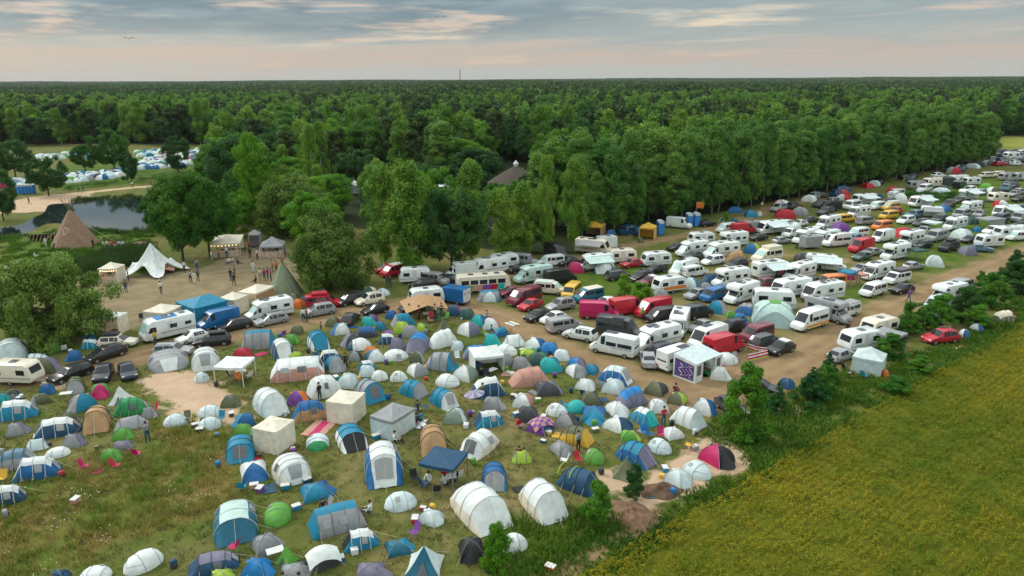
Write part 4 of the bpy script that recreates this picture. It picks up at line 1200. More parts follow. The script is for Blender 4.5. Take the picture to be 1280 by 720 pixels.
DRY = [wpoly(q) for q in ([(72,560),(100,545),(150,540),(150,565),(95,590)], [(424,570),(470,560),(470,650),(430,620)], [(556,545),(600,560),(720,560),(740,520),(660,500),(560,530)], [(200,400),(420,380),(700,420),(900,500),(1000,440),(1150,350),(1000,340),(700,390)], [(560,600),(650,590),(700,620),(640,680),(560,660)])]
LUSH = [wpoly(q) for q in ([(-40,560),(130,585),(230,560),(315,565),(330,620),(270,660),(150,690),(120,730),(-60,730)], [(610,690),(640,650),(760,640),(790,660),(735,695),(660,735),(600,735)],
    [(890,560),(900,505),(1000,490),(1045,465),(1100,470),(1260,385),(1280,330),(1300,330),(1300,390),(1090,490),(950,575)], [(40,212),(255,186),(262,222),(60,240)], [(1090,300),(1140,238),(1290,212),(1300,305),(1240,310),(1160,345)], [(0,295),(110,285),(190,290),(190,345),(100,350),(0,345)], [(640,350),(830,330),(850,352),(760,372)], [(1000,365),(1110,350),(1110,372),(1040,385)])]
CROP = wpoly([(716,722),(932,590),(1100,495),(1290,394),(1400,350),(1900,420),(2600,800),(2600,1500),(700,1500),(650,800)])
POND = wpoly([(-60,312),(0,304),(20,298),(42,288),(58,280),(84,280),(112,287),(162,290),(187,286),(202,267),(207,251),(150,248),(112,250),(84,254),(62,256),(55,266),(42,272),(16,283),(-60,290)])
FARFIELD = wpoly([(1243,190),(1243,172),(1700,172),(1700,190)])
def forest_at(u, v):
    if v <= 98.5: return True
    if u < 262: return v < 180
    if u < 300: return v < 246
    if u < 740: return v < min(318, 262 + (u - 300) * .16)
    if u < 1243: return v < 300 - (u - 740) * .196 - 4
    return v < 171
def axis(a, b, h, far): 
    mid = list(np.arange(a, b + h, h)); out = []; s = h * 2; x = mid[-1]
    while x < far: s *= 1.35; x += s; out.append(x)
    neg = []; s = h * 2; x = mid[0]
    while x > -far: s *= 1.35; x -= s; neg.append(x)
    return np.array(neg[::-1] + mid + out)
XS = axis(-112, 200, .62, 9000); YS = axis(24, 320, .62, 9000)
gx, gy = np.meshgrid(XS, YS); P2 = np.stack([gx.ravel(), gy.ravel()], 1)
def soft(d, w=1.6): return np.clip(.5 - d / (2 * w), 0, 1)
nx, ny = len(XS), len(YS)
near_m = (P2[:, 0] > -160) & (P2[:, 0] < 320) & (P2[:, 1] > 0) & (P2[:, 1] < 420); PN = P2[near_m]
def full(a): o = np.zeros(len(P2), np.float32); o[near_m] = a; return o
mx = lambda *a: np.maximum.reduce(a)
a_dirt = mx(soft(sdf_line(PN, T1, 5.4), 2.2), soft(sdf_line(PN, T2, 4.0), 2.0) * .9, soft(sdf_line(PN, T3, 3.0), 2.0) * .7, soft(sdf_line(PN, wpoly([(800,482),(850,492),(905,478),(960,462),(1010,440)]), 9), 3), soft(sdf_line(PN, EDGE1, 1.6), 1.2))
dl = sdf_line(PN, T1, 0); dl2 = np.minimum(sdf_line(PN, T2, 0), sdf_line(PN, T3, 0)); rut = lambda d, c: np.exp(-((d - c) / .38) ** 2)
a_rut = np.maximum(np.maximum(rut(dl, .95), rut(dl, 2.6) * .7), rut(dl2, .9) * .8)
a_fest = soft(sdf_poly(PN, FEST), 3)
a_sand = mx(*[soft(sdf_poly(PN, q), 2.6) for q in SANDS], soft(sdf_line(PN, SPATH, 3.6), 1.2), soft(sdf_line(PN, EDGE2, .8), 1.0) * .85)
a_dry = mx(*[soft(sdf_poly(PN, q), 4) for q in DRY])
a_lush = mx(*[soft(sdf_poly(PN, q), 3.0) for q in LUSH])
WEEDS = wpoly([(-60,600),(60,600),(110,572),(180,560),(180,520),(290,535),(300,560),(300,600),(310,630),(262,650),(150,680),(110,702),(60,735),(-60,745)])
a_weed = soft(sdf_poly(PN, WEEDS), 2.0)
a_crop = soft(sdf_poly(PN, CROP), .8)
a_far = soft(sdf_poly(PN, FARFIELD), 3)
# forest floor
fl = np.zeros(len(P2), np.float32)
for i, (x, y) in enumerate(P2):
    if y < 90: continue
    u, v = proj((x, y, 0)); fl[i] = 1.0 if forest_at(u, v) else 0.0
gv = np.stack([P2[:, 0], P2[:, 1], np.zeros(len(P2))], 1)
idx = np.arange(nx * ny).reshape(ny, nx)
gf = np.stack([idx[:-1, :-1], idx[:-1, 1:], idx[1:, 1:], idx[1:, :-1]], -1).reshape(-1, 4)
gm = bpy.data.meshes.new('ground'); gm.vertices.add(len(gv)); gm.vertices.foreach_set('co', gv.ravel().astype(np.float32))
gm.loops.add(gf.size); gm.loops.foreach_set('vertex_index', gf.ravel().astype(np.int32)); gm.polygons.add(len(gf))
gm.polygons.foreach_set('loop_start', np.arange(0, gf.size, 4, dtype=np.int32)); gm.polygons.foreach_set('loop_total', np.full(len(gf), 4, np.int32)); gm.update()
for nm, a in (('w_dirt', full(a_dirt)), ('w_fest', full(a_fest)), ('w_sand', full(a_sand)), ('w_dry', full(a_dry)), ('w_lush', full(a_lush)), ('w_crop', full(a_crop)), ('w_far', full(a_far)), ('w_weed', full(a_weed)), ('w_rut', full(a_rut)), ('w_forest', fl)):
    gm.attributes.new(nm, 'FLOAT', 'POINT').data.foreach_set('value', a)
m, t, pb = nt('ground_soil_and_grass'); Lk = t.links.new
pb.inputs['Roughness'].default_value = .95; pb.inputs['Specular IOR Level'].default_value = .1
geo = N(t, 'ShaderNodeNewGeometry')
def noise(sc, det=5.0, rough=.6, dist=0.0):
    n = N(t, 'ShaderNodeTexNoise', i_Scale=sc, i_Detail=det, i_Roughness=rough, i_Distortion=dist); Lk(geo.outputs['Position'], n.inputs['Vector']); return n.outputs['Fac']
def rgbmix(f, a, b):
    n = N(t, 'ShaderNodeMix', data_type='RGBA')
    for s, val in ((n.inputs['Factor'], f), (n.inputs['A'], a), (n.inputs['B'], b)):
        if hasattr(val, 'links'): Lk(val, s)
        elif isinstance(val, tuple): s.default_value = (*val, 1)
        else: s.default_value = val
    return n.outputs['Result']
def mrange(v, a, b, c=0.0, d=1.0):
    n = N(t, 'ShaderNodeMapRange'); n.inputs['From Min'].default_value = a; n.inputs['From Max'].default_value = b; n.inputs['To Min'].default_value = c; n.inputs['To Max'].default_value = d
    Lk(v, n.inputs['Value']); return n.outputs[0]
def math_(op, a, b):
    n = N(t, 'ShaderNodeMath', operation=op)
    for i, q in enumerate((a, b)):
        if hasattr(q, 'links'): Lk(q, n.inputs[i])
        else: n.inputs[i].default_value = q
    return n.outputs[0]
def weight(attr, nz, amp, lo=.40, hi=.60):
    a = N(t, 'ShaderNodeAttribute', attribute_name=attr); s = math_('ADD', a.outputs['Fac'], math_('MULTIPLY', math_('SUBTRACT', nz, .5), amp)); return mrange(s, lo, hi)
nA, nB, nC, nD, nE = noise(.09, 4), noise(.45, 6), noise(2.2, 6, .7), noise(9.0, 3), noise(.22, 5, .65, .6)
c = rgbmix(mrange(nB, .35, .65), (.088, .118, .022), (.160, .150, .042))
c = rgbmix(mrange(nE, .50, .68, 0, .75), c, (.25, .19, .085))
c = rgbmix(mrange(nA, .46, .70, 0, .7), c, (.068, .115, .018))
c = rgbmix(math_('MULTIPLY', weight('w_dry', nE, 1.4, .30, .90), .55), c, (.285, .215, .105))
lush = rgbmix(mrange(nB, .3, .7), (.045, .105, .012), (.115, .165, .02))
c = rgbmix(weight('w_lush', nE, 1.0, .35, .8), c, lush)
c = rgbmix(mrange(nC, .45, .75, 0, .45), c, (.075, .07, .028))
wd = rgbmix(mrange(nE, .38, .62), (.21, .15, .05), (.09, .14, .02)); c = rgbmix(weight('w_weed', nE, .9, .35, .7), c, wd)
dirt = rgbmix(mrange(nB, .35, .68), (.30, .205, .108), (.205, .135, .07)); dirt = rgbmix(mrange(nC, .5, .8, 0, .5), dirt, (.37, .27, .16))
c = rgbmix(math_('MULTIPLY', weight('w_dirt', nE, 1.1, .36, .74), .95), c, dirt)
ra = N(t, 'ShaderNodeAttribute', attribute_name='w_rut'); c = rgbmix(math_('MULTIPLY', ra.outputs['Fac'], mrange(nE, .36, .62, .1, .75)), c, (.36, .255, .15)); c = rgbmix(math_('MULTIPLY', ra.outputs['Fac'], mrange(nC, .52, .66, 0, .7)), c, (.13, .09, .05))
fest = rgbmix(mrange(nB, .35, .65), (.29, .225, .135), (.20, .165, .09)); fest = rgbmix(mrange(nE, .55, .72, 0, .5), fest, (.15, .13, .06))
c = rgbmix(weight('w_fest', nE, .9), c, fest)
sand = rgbmix(mrange(nB, .3, .7), (.56, .41, .28), (.44, .31, .20)); sand = rgbmix(mrange(nC, .55, .8, 0, .45), sand, (.30, .20, .13))
c = rgbmix(weight('w_sand', math_('ADD', math_('MULTIPLY', nE, .65), math_('MULTIPLY', nB, .35)), 1.5, .44, .56), c, sand)
crop = rgbmix(mrange(nB, .3, .7), (.085, .115, .008), (.135, .13, .012)); c = rgbmix(weight('w_crop', nC, .4), c, crop)
c = rgbmix(weight('w_far', nE, .3), c, (.235, .25, .05))
c = rgbmix(weight('w_forest', nE, .5), c, (.025, .038, .012))
hv = rgbmix(mrange(nD, .3, .7), (.8, .8, .8), (1.15, 1.15, 1.15)); mu = N(t, 'ShaderNodeMix', data_type='RGBA', blend_type='MULTIPLY'); mu.inputs['Factor'].default_value = 1
Lk(c, mu.inputs['A']); Lk(hv, mu.inputs['B']); Lk(mu.outputs['Result'], pb.inputs['Base Color'])
bp = N(t, 'ShaderNodeBump', i_Strength=.5, i_Distance=.12); Lk(math_('ADD', nC, nD), bp.inputs['Height']); Lk(bp.outputs[0], pb.inputs['Normal'])
gm.materials.append(m); tag(obj('ground', gm), 'dry camp meadow with tracks, sand and field soil', kind='structure')
# pond
pm_, pt_, pp_ = nt('pond_water'); pp_.inputs['Base Color'].default_value = (.012, .02, .022, 1); pp_.inputs['Roughness'].default_value = .04; pp_.inputs['Specular IOR Level'].default_value = .65
g2 = N(pt_, 'ShaderNodeNewGeometry'); nz2 = N(pt_, 'ShaderNodeTexNoise', i_Scale=1.5, i_Detail=3.0); pt_.links.new(g2.outputs['Position'], nz2.inputs['Vector'])
b2 = N(pt_, 'ShaderNodeBump', i_Strength=.05, i_Distance=.05); pt_.links.new(nz2.outputs['Fac'], b2.inputs['Height']); pt_.links.new(b2.outputs[0], pp_.inputs['Normal'])
def smooth_poly(q, n=4):
    out = []; k = len(q)
    for i in range(k):
        p0, p1, p2, p3 = q[i - 1], q[i], q[(i + 1) % k], q[(i + 2) % k]
        for j in range(n):
            s = j / n; out.append(.5 * ((2*p1) + (-p0 + p2)*s + (2*p0 - 5*p1 + 4*p2 - p3)*s*s + (-p0 + 3*p1 - 3*p2 + p3)*s**3))
    return out
pw = smooth_poly(POND); tag(obj('pond_water', mesh('pond_water', [(x, y, .03) for x, y in pw], [tuple(range(len(pw)))], [pm_])), 'dark still pond', kind='structure')

# ---------------------------------------------------------------- clumps: crop, weeds, grass, reeds, forest (stuff)
def leaf_mat(name, c0, c1, big=.05, rough=.6, tr=.27, huevar=.5, rows=None):
    m, t, p = nt(name); Lk = t.links.new; p.inputs['Roughness'].default_value = rough; p.inputs['Specular IOR Level'].default_value = .2
    g = N(t, 'ShaderNodeNewGeometry'); oi = N(t, 'ShaderNodeObjectInfo'); at = N(t, 'ShaderNodeAttribute', attribute_name='tone')
    n = N(t, 'ShaderNodeTexNoise', i_Scale=big, i_Detail=4.0, i_Roughness=.65); Lk(g.outputs['Position'], n.inputs['Vector'])
    def M(op, a, b):
        q = N(t, 'ShaderNodeMath', operation=op)
        for i, z in enumerate((a, b)):
            if hasattr(z, 'links'): Lk(z, q.inputs[i])
            else: q.inputs[i].default_value = z
        return q.outputs[0]
    f = M('ADD', M('MULTIPLY', M('SUBTRACT', n.outputs['Fac'], .5), 2.2), M('ADD', M('MULTIPLY', at.outputs['Fac'], .75), M('MULTIPLY', M('SUBTRACT', oi.outputs['Random'], .5), huevar)))
    if rows is not None:      # drilled rows differ from one another
        mpn = N(t, 'ShaderNodeMapping'); mpn.vector_type = 'TEXTURE'; mpn.inputs['Rotation'].default_value = (0, 0, rows); mpn.inputs['Scale'].default_value = (45, 1.5, 1); Lk(g.outputs['Position'], mpn.inputs['Vector'])
        n2 = N(t, 'ShaderNodeTexNoise', i_Scale=1.0, i_Detail=3.0); Lk(mpn.outputs[0], n2.inputs['Vector']); f = M('ADD', f, M('MULTIPLY', M('SUBTRACT', n2.outputs['Fac'], .5), 2.0))
    mx_ = N(t, 'ShaderNodeMix', data_type='RGBA', clamp_factor=True); Lk(f, mx_.inputs['Factor']); mx_.inputs['A'].default_value = (*c0, 1); mx_.inputs['B'].default_value = (*c1, 1)
    Lk(mx_.outputs['Result'], p.inputs['Base Color'])
    if tr:
        b = N(t, 'ShaderNodeBsdfTranslucent'); Lk(mx_.outputs['Result'], b.inputs['Color']); s = N(t, 'ShaderNodeMixShader', i_0=tr)
        Lk(p.outputs[0], s.inputs[1]); Lk(b.outputs[0], s.inputs[2]); Lk(s.outputs[0], t.nodes['Material Output'].inputs['Surface'])
    return m
def np_mesh(name, quads, tone, mats, mi=None):
    """quads: (n, 4, 3)"""
    n = len(quads); me = bpy.data.meshes.new(name); me.vertices.add(n * 4); me.vertices.foreach_set('co', quads.reshape(-1).astype(np.float32))
    me.loops.add(n * 4); me.loops.foreach_set('vertex_index', np.arange(n * 4, dtype=np.int32)); me.polygons.add(n)
    me.polygons.foreach_set('loop_start', np.arange(0, n * 4, 4, dtype=np.int32)); me.polygons.foreach_set('loop_total', np.full(n, 4, np.int32))
    if mi is not None: me.polygons.foreach_set('material_index', mi.astype(np.int32))
    for m in mats: me.materials.append(m)
    me.update(); me.attributes.new('tone', 'FLOAT', 'POINT').data.foreach_set('value', np.repeat(tone, 4).astype(np.float32)); return me
def leaves(ctr, nrm, size, asp=1.0):
    n = len(ctr); up = npr.normal(size=(n, 3)); x = np.cross(nrm, up); x /= np.linalg.norm(x, axis=1)[:, None] + 1e-9; y = np.cross(nrm, x)
    s = size[:, None] if hasattr(size, '__len__') else size
    return np.stack([ctr - x*s*asp, ctr - y*s, ctr + x*s*asp, ctr + y*s], 1)
def tuft_patch(name, size, n, h0, h1, wd, mat, lean=.35, clump=.5, extra=None):
    cx = npr.uniform(-size/2, size/2, (n, 2)); 
    if clump:
        k = npr.uniform(-size/2, size/2, (max(4, n // 9), 2)); cx = k[npr.integers(0, len(k), n)] + npr.normal(0, clump * .35, (n, 2))
        kt = npr.random(len(k))
    h = npr.uniform(h0, h1, n); a = npr.uniform(0, 6.283, n); ln = npr.normal(0, lean, (n, 2)) * h[:, None]
    dx = np.stack([np.cos(a), np.sin(a)], 1) * wd * npr.uniform(.6, 1.4, n)[:, None]
    b = np.c_[cx, np.zeros(n)]; tp = np.c_[cx + ln, h]; d = np.c_[dx, np.zeros(n)]
    q = np.stack([b - d, b + d, tp + d * .35, tp - d * .35], 1)
    return np_mesh(name, q, npr.random(n) * .6 + .2, [mat])
def stuff(name, label, pts, meshes, zs=1.0):
    """one object: copies of the given clump meshes set on pts = [(x, y, rot, scale, scale z, which)]"""
    me = bpy.data.meshes.new(name); pts = np.array(pts, np.float32); n = len(pts); me.vertices.add(n)
    co = np.zeros((n, 3), np.float32); co[:, :2] = pts[:, :2]; me.vertices.foreach_set('co', co.ravel()); me.update()
    me.attributes.new('rot', 'FLOAT', 'POINT').data.foreach_set('value', pts[:, 2].copy())
    sc = np.stack([pts[:, 3], pts[:, 3], pts[:, 4]], 1).astype(np.float32)
    me.attributes.new('siz', 'FLOAT_VECTOR', 'POINT').data.foreach_set('vector', sc.ravel())
    me.attributes.new('idx', 'INT', 'POINT').data.foreach_set('value', pts[:, 5].astype(np.int32))
    o = obj(name, me); g = bpy.data.node_groups.new(name, 'GeometryNodeTree'); g.is_modifier = True
    g.interface.new_socket('Geometry', in_out='INPUT', socket_type='NodeSocketGeometry'); g.interface.new_socket('Geometry', in_out='OUTPUT', socket_type='NodeSocketGeometry')
    gi, go = g.nodes.new('NodeGroupInput'), g.nodes.new('NodeGroupOutput'); J = g.nodes.new('GeometryNodeJoinGeometry'); L = g.links.new
    def attr(nm, dt):
        a = g.nodes.new('GeometryNodeInputNamedAttribute'); a.data_type = dt; a.inputs['Name'].default_value = nm; return a.outputs['Attribute']
    ar, as_, ai = attr('rot', 'FLOAT'), attr('siz', 'FLOAT_VECTOR'), attr('idx', 'INT')
    cr = g.nodes.new('ShaderNodeCombineXYZ'); L(ar, cr.inputs['Z'])
    for k, mm in enumerate(meshes):
        so = bpy.data.objects.new(name + '_clump', mm)
        oi = g.nodes.new('GeometryNodeObjectInfo'); oi.transform_space = 'ORIGINAL'; oi.inputs['Object'].default_value = so; oi.inputs['As Instance'].default_value = False
        cp = g.nodes.new('FunctionNodeCompare'); cp.data_type = 'INT'; cp.operation = 'EQUAL'; L(ai, cp.inputs[2]); cp.inputs[3].default_value = k
        ip = g.nodes.new('GeometryNodeInstanceOnPoints'); L(gi.outputs[0], ip.inputs['Points']); L(cp.outputs[0], ip.inputs['Selection']); L(oi.outputs['Geometry'], ip.inputs['Instance'])
        L(cr.outputs[0], ip.inputs['Rotation']); L(as_, ip.inputs['Scale']); L(ip.outputs[0], J.inputs[0])
    L(J.outputs[0], go.inputs[0]); md = o.modifiers.new('clumps', 'NODES'); md.node_group = g
    return tag(o, label, kind='stuff')
def grid_pts(poly, step, test, jit=.4, sc=(.85, 1.2), nv=3, umax=1330, umin=-50, vmax=760):
    lo, hi = poly.min(0), poly.max(0); lo = np.maximum(lo, [-120, 30]); hi = np.minimum(hi, [320, 330]); out = []
    xs = np.arange(lo[0], hi[0], step); ys = np.arange(lo[1], hi[1], step); X, Y = np.meshgrid(xs, ys); Q = np.stack([X.ravel(), Y.ravel()], 1) + npr.uniform(-jit, jit, (X.size, 2)) * step
    d = sdf_poly(Q, poly)
    for (x, y), dd in zip(Q, d):
        if dd > 0: continue
        u, v = proj((x, y, 0))
        if not (umin < u < umax and v < vmax): continue
        w = test(x, y, dd, u, v)
        if w: out.append((x, y, npr.uniform(0, 6.28), npr.uniform(*sc), npr.uniform(.7, 1.3) * w, npr.integers(0, nv)))
    return out
e0, e1 = ground(720, 706), ground(1270, 400); er = math.atan2(e1.y - e0.y, e1.x - e0.x); ce, se = math.cos(er), math.sin(er)
cropm = leaf_mat('crop_leaves', (.11, .18, .006), (.345, .275, .012), .07, .65, .3, .35, er)
def crop_patch():
    n = 620; i = npr.integers(0, 44, n); kx = npr.uniform(-1.05, 1.05, 44); ky = (npr.integers(0, 4, 44) - 1.5) * .5 + npr.normal(0, .05, 44); kh = npr.uniform(.22, .5, 44)
    c = np.c_[kx[i] + npr.normal(0, .15, n), ky[i] + npr.normal(0, .085, n), kh[i] * npr.uniform(.4, 1.05, n)]
    nr = npr.normal(size=(n, 3)) * .5 + [0, 0, .75]; nr /= np.linalg.norm(nr, axis=1)[:, None]
    return np_mesh('crop_clump', leaves(c, nr, npr.uniform(.04, .095, n), .5), npr.random(44)[i] * .55 + npr.random(n) * .25 + .1, [cropm])
cm = [crop_patch() for _ in range(5)]
cpts = []
cpts = []
for a_ in np.arange(-30, 330, 2.0):
    for b_ in np.arange(-160, 6, 2.0):
        x = e0.x + a_ * ce - b_ * se; y = e0.y + a_ * se + b_ * ce; u, v = proj((x, y, 0)) if y > 12 else (-999, 0)
        if -20 < u < 1330 and v < 770 and y < 300 and sdf_poly(np.array([[x, y]]), CROP)[0] < -.5: cpts.append((x + npr.uniform(-.15, .15), y, er + (math.pi if rng.random() < .5 else 0), 1.0, npr.uniform(.75, 1.25), npr.integers(0, 5)))
stuff('crop_plants', 'dense yellow green crop filling the field', cpts, cm)
weedm = leaf_mat('weed_leaves', (.12, .195, .020), (.42, .29, .11), .10, .7, .4, .7)
flow = simple('white_flowers', (.7, .7, .62), .7, 0)
def weed_patch():
    me = tuft_patch('weed_clump', 2.0, 150, .10, .45, .024, weedm, .35, .5)
    return me
wm = [weed_patch() for _ in range(3)]
WEEDS = wpoly([(-60,600),(60,600),(110,572),(180,560),(180,520),(290,535),(300,560),(300,600),(310,630),(262,650),(150,680),(110,702),(60,735),(-60,745)])
stuff('meadow_weeds', 'tall brown and green meadow weeds', grid_pts(WEEDS, 1.3, lambda x, y, d, u, v: 1.1 if d < -.2 and rng.random() < .85 else 0), wm)
def flower_patch():
    n = 14; c = np.c_[npr.normal(0, .5, (n, 2)), npr.uniform(.3, .6, n)]; nr = npr.normal(size=(n, 3)) * .3 + [0, 0, 1]; nr /= np.linalg.norm(nr, axis=1)[:, None]
    return np_mesh('flower_clump', leaves(c, nr, .032), npr.random(n), [flow])
stuff('meadow_flowers', 'small white flowers among the weeds', [p for p in grid_pts(WEEDS, 2.4, lambda x, y, d, u, v: 1.0 if d < -.5 and rng.random() < .30 else 0, nv=1)], [flower_patch()])
lushm = leaf_mat('lush_leaves', (.045, .13, .010), (.14, .22, .018), .2, .6, .2, .6)
lm = [tuft_patch('lush_clump', 1.8, 150, .12, .5, .045, lushm, .45, .5) for _ in range(3)]
lp = []
for q, dn in ((LUSH[1], .95), (LUSH[2], .9), (LUSH[5], .35)):
    lp += grid_pts(q, 1.3, lambda x, y, d, u, v: 1.0 if d < -.1 and rng.random() < dn and not any((x - fx)**2 + (y - fy)**2 < fr*fr for fx, fy, fr in FOOT) else 0)
lp += grid_pts(CROP + 0, 1.2, lambda x, y, d, u, v: .8 if d > -1.0 and u > 690 else 0)
EB = np.array([[p_[0] - 2.6, p_[1] + .4] if k_ < 4 else p_ for k_, p_ in enumerate(CROP)])
lp += [q_ for q_ in grid_pts(EB, 1.2, lambda x, y, d, u, v: .85 if u > 690 and sdf_poly(np.array([[x, y]]), CROP)[0] > -.3 and sdf_poly(np.array([[x, y]]), SANDS[1])[0] > 0 and sdf_line(np.array([[x, y]]), EDGE1, 1.4)[0] > 0 and rng.random() < .8 else 0)]
stuff('field_edge_weeds', 'dark green weeds along the crop edge and pond', lp, lm)
grm = leaf_mat('camp_grass_leaves', (.075, .105, .018), (.23, .18, .07), .14, .7, .2, .9)
gp_ = [tuft_patch('grass_clump', 2.2, 150, .05, .16, .022, grm, .6, .4) for _ in range(3)]
def grass_ok(x, y, d, u, v):
    p = np.array([[x, y]])
    if min(sdf_line(p, T1, 4.2)[0], min(sdf_poly(p, q)[0] for q in SANDS), sdf_poly(p, CROP)[0] - .5) < .4: return 0
    return 1.0 if rng.random() < .8 else 0
stuff('camp_grass', 'short worn grass between the tents', grid_pts(wpoly([(-60,470),(120,470),(440,405),(600,390),(720,450),(850,505),(940,570),(700,735),(-60,735)]), 1.7, grass_ok), gp_)
# ---------------------------------------------------------------- trees
def crown(kind, H, seed, dens=1.0, ls=1.0):
    """leaf quads of one crown, its outline built from clumps at different sizes with gaps between"""
    global npr
    r0 = npr; npr = np.random.default_rng(seed); C = []; Rr = []
    def clump(c, r): C.append(c); Rr.append(r)
    if kind == 'poplar':
        R0 = .165 * H; n = 130
        for i in range(n):
            z = npr.uniform(.12, 1.0) ** .9; a = npr.uniform(0, 6.28); prof = R0 * (min(1, (z - .02) * 3.2) * (1 - max(0, z - .55) / .52) ** .75 + .10)
            rr = prof * npr.uniform(.25, 1.0) ** .55; clump((rr*math.cos(a), rr*math.sin(a), z*H*.96), H * npr.uniform(.035, .075))
    elif kind == 'birch':
        R0 = .19 * H; n = 95; lob = npr.uniform(0, 6.28, 3)
        for i in range(n):
            z = npr.uniform(.13, .98); a = npr.uniform(0, 6.28); prof = R0 * (min(1, (z - .04) * 2.4) * (1 - max(0, z - .40) / .66) ** .58 + .03) * (1 + .22 * math.sin(2*a + lob[0] + 3*z) + .16 * math.sin(3*a + lob[1] + 6*z))
            rr = prof * npr.uniform(.2, 1.05); clump((rr*math.cos(a), rr*math.sin(a), z*H*.97), H * npr.uniform(.03, .065))
    elif kind == 'broad':
        n = 105
        for i in range(n):
            d = npr.normal(size=3); d /= np.linalg.norm(d); q = npr.uniform(.5, 1.0) ** .5; 
            wob = 1 + .18 * math.sin(3*d[0] + seed) + .14 * math.sin(4*d[1] + 2*seed)
            clump((d[0]*.40*H*q*wob, d[1]*.40*H*q*wob, .54*H + d[2]*.42*H*q*wob), H * npr.uniform(.05, .11))
    elif kind == 'willow':
        n = 170
        for i in range(n):
            d = npr.normal(size=3); d /= np.linalg.norm(d); d[2] = max(d[2], -.68); q = npr.uniform(.25, 1.0) ** .5
            wob = 1 + .15 * math.sin(3*d[0] + seed) + .15 * math.sin(5*d[1] + 2*seed)
            clump((d[0]*.62*H*q*wob, d[1]*.62*H*q*wob, .42*H + d[2]*.55*H*q*wob), H * npr.uniform(.06, .13))
    elif kind == 'pine':
        n = 34
        for i in range(n):
            z = npr.uniform(.52, 1.0); a = npr.uniform(0, 6.28); rr = .15 * H * (1 - ((z - .72) / .42) ** 2 * .8) * npr.uniform(.3, 1)
            clump((rr*math.cos(a), rr*math.sin(a), z*H*.97), H * npr.uniform(.035, .07))
    elif kind == 'spruce':
        n = 64
        for i in range(n):
            z = npr.uniform(.04, 1.0); a = npr.uniform(0, 6.28); rr = .30 * H * (1 - z) ** .9 * npr.uniform(.55, 1.05); clump((rr*math.cos(a), rr*math.sin(a), z*H*.95), H * (.025 + .06 * (1 - z)))
    elif kind == 'shrub':
        n = 46
        for i in range(n):
            z = npr.uniform(.06, 1); a = npr.uniform(0, 6.28); rr = .34 * H * (1 - abs(z - .42) ** 1.6) * npr.uniform(.3, 1) * (1.15 - .42 * z); clump((rr*math.cos(a), rr*math.sin(a), z*H*.95), H * npr.uniform(.05, .12))
    elif kind == 'hedge':
        n = 90
        for i in range(n): clump((npr.uniform(-.5, .5), npr.uniform(-.5, .5), npr.uniform(.1, .95)), npr.uniform(.05, .11))
    C = np.array(C); Rr = np.array(Rr); nl = int(dict(poplar=24000, birch=20000, broad=26000, willow=34000, pine=11000, spruce=14000, shrub=14000, hedge=7000)[kind] * dens)
    w = Rr ** 2; ci = npr.choice(len(C), nl, p=w / w.sum()); d = npr.normal(size=(nl, 3)); d /= np.linalg.norm(d, axis=1)[:, None]
    rad = npr.random(nl) ** .45; ctr = C[ci] + d * (Rr[ci] * rad)[:, None] * np.array([1.15, 1.15, .9 if kind not in ('birch',) else 1.5])
    ctr[:, 2] = np.maximum(ctr[:, 2], .02 * H if kind in ('shrub', 'hedge', 'spruce', 'willow') else .05 * H)
    nr = d * .9 + npr.normal(size=(nl, 3)) * .55 + [0, 0, .35]; nr /= np.linalg.norm(nr, axis=1)[:, None]
    base = dict(poplar=.0100, birch=.0090, broad=.0130, willow=.0155, pine=.0115, spruce=.0135, shrub=.0170, hedge=.024)[kind] * H * ls
    q = leaves(ctr, nr, base * npr.uniform(.6, 1.5, nl), .62)
    tone = npr.random(len(C))[ci] * .7 + npr.random(nl) * .3
    npr = r0; return q, tone, C
def trunk_mesh(kind, H, seed, mat, C=None):
    rg = random.Random(seed); mb = MB(); r = dict(poplar=.012, birch=.010, broad=.022, willow=.028, pine=.012, spruce=.012, shrub=.014, hedge=.02)[kind] * H
    top = dict(poplar=.9, birch=.92, broad=.62, willow=.55, pine=.93, spruce=.95, shrub=.7, hedge=.6)[kind] * H
    pts = [Vector((rg.uniform(-.008, .008) * H * i, rg.uniform(-.008, .008) * H * i, top * i / 6)) for i in range(7)]; mb.tube(pts, r, 7, 0, r * .25)
    if C is not None:
        for _ in range(12 if kind != 'shrub' else 6):
            c = Vector(C[rg.randrange(len(C))]); z = min(max(.12 * H, c.z * rg.uniform(.5, .75)), top * .95); i = min(5, int(z / top * 6)); b = pts[i].lerp(pts[i + 1], z / top * 6 - i)
            mb.tube([b, b.lerp(c, .5) + Vector((0, 0, .03 * H)), c], r * .38, 4, 0, r * .1)
    return mb.mesh('trunk', [mat], True)
LM = dict(poplar=leaf_mat('poplar_leaves', (0.061, 0.181, 0.025), (0.190, 0.342, 0.052), .05), birch=leaf_mat('birch_leaves', (0.098, 0.234, 0.021), (0.234, 0.369, 0.040), .09), broad=leaf_mat('broad_leaves', (0.031, 0.125, 0.011), (0.098, 0.234, 0.017), .10),
    willow=leaf_mat('willow_leaves', (0.086, 0.163, 0.023), (0.194, 0.304, 0.053), .16), pine=leaf_mat('pine_needles', (0.034, 0.080, 0.021), (0.085, 0.131, 0.034), .05), spruce=leaf_mat('spruce_needles', (0.018, 0.092, 0.021), (0.065, 0.185, 0.029), .3), shrub=leaf_mat('shrub_leaves', (0.039, 0.156, 0.010), (0.117, 0.284, 0.018), .3),
    dark=leaf_mat('dark_leaves', (0.021, 0.088, 0.018), (0.058, 0.149, 0.023), .10), lime=leaf_mat('lime_leaves', (0.078, 0.241, 0.010), (0.182, 0.355, 0.018), .10), hedge=leaf_mat('hedge_leaves', (0.031, 0.128, 0.010), (0.091, 0.227, 0.015), .25))
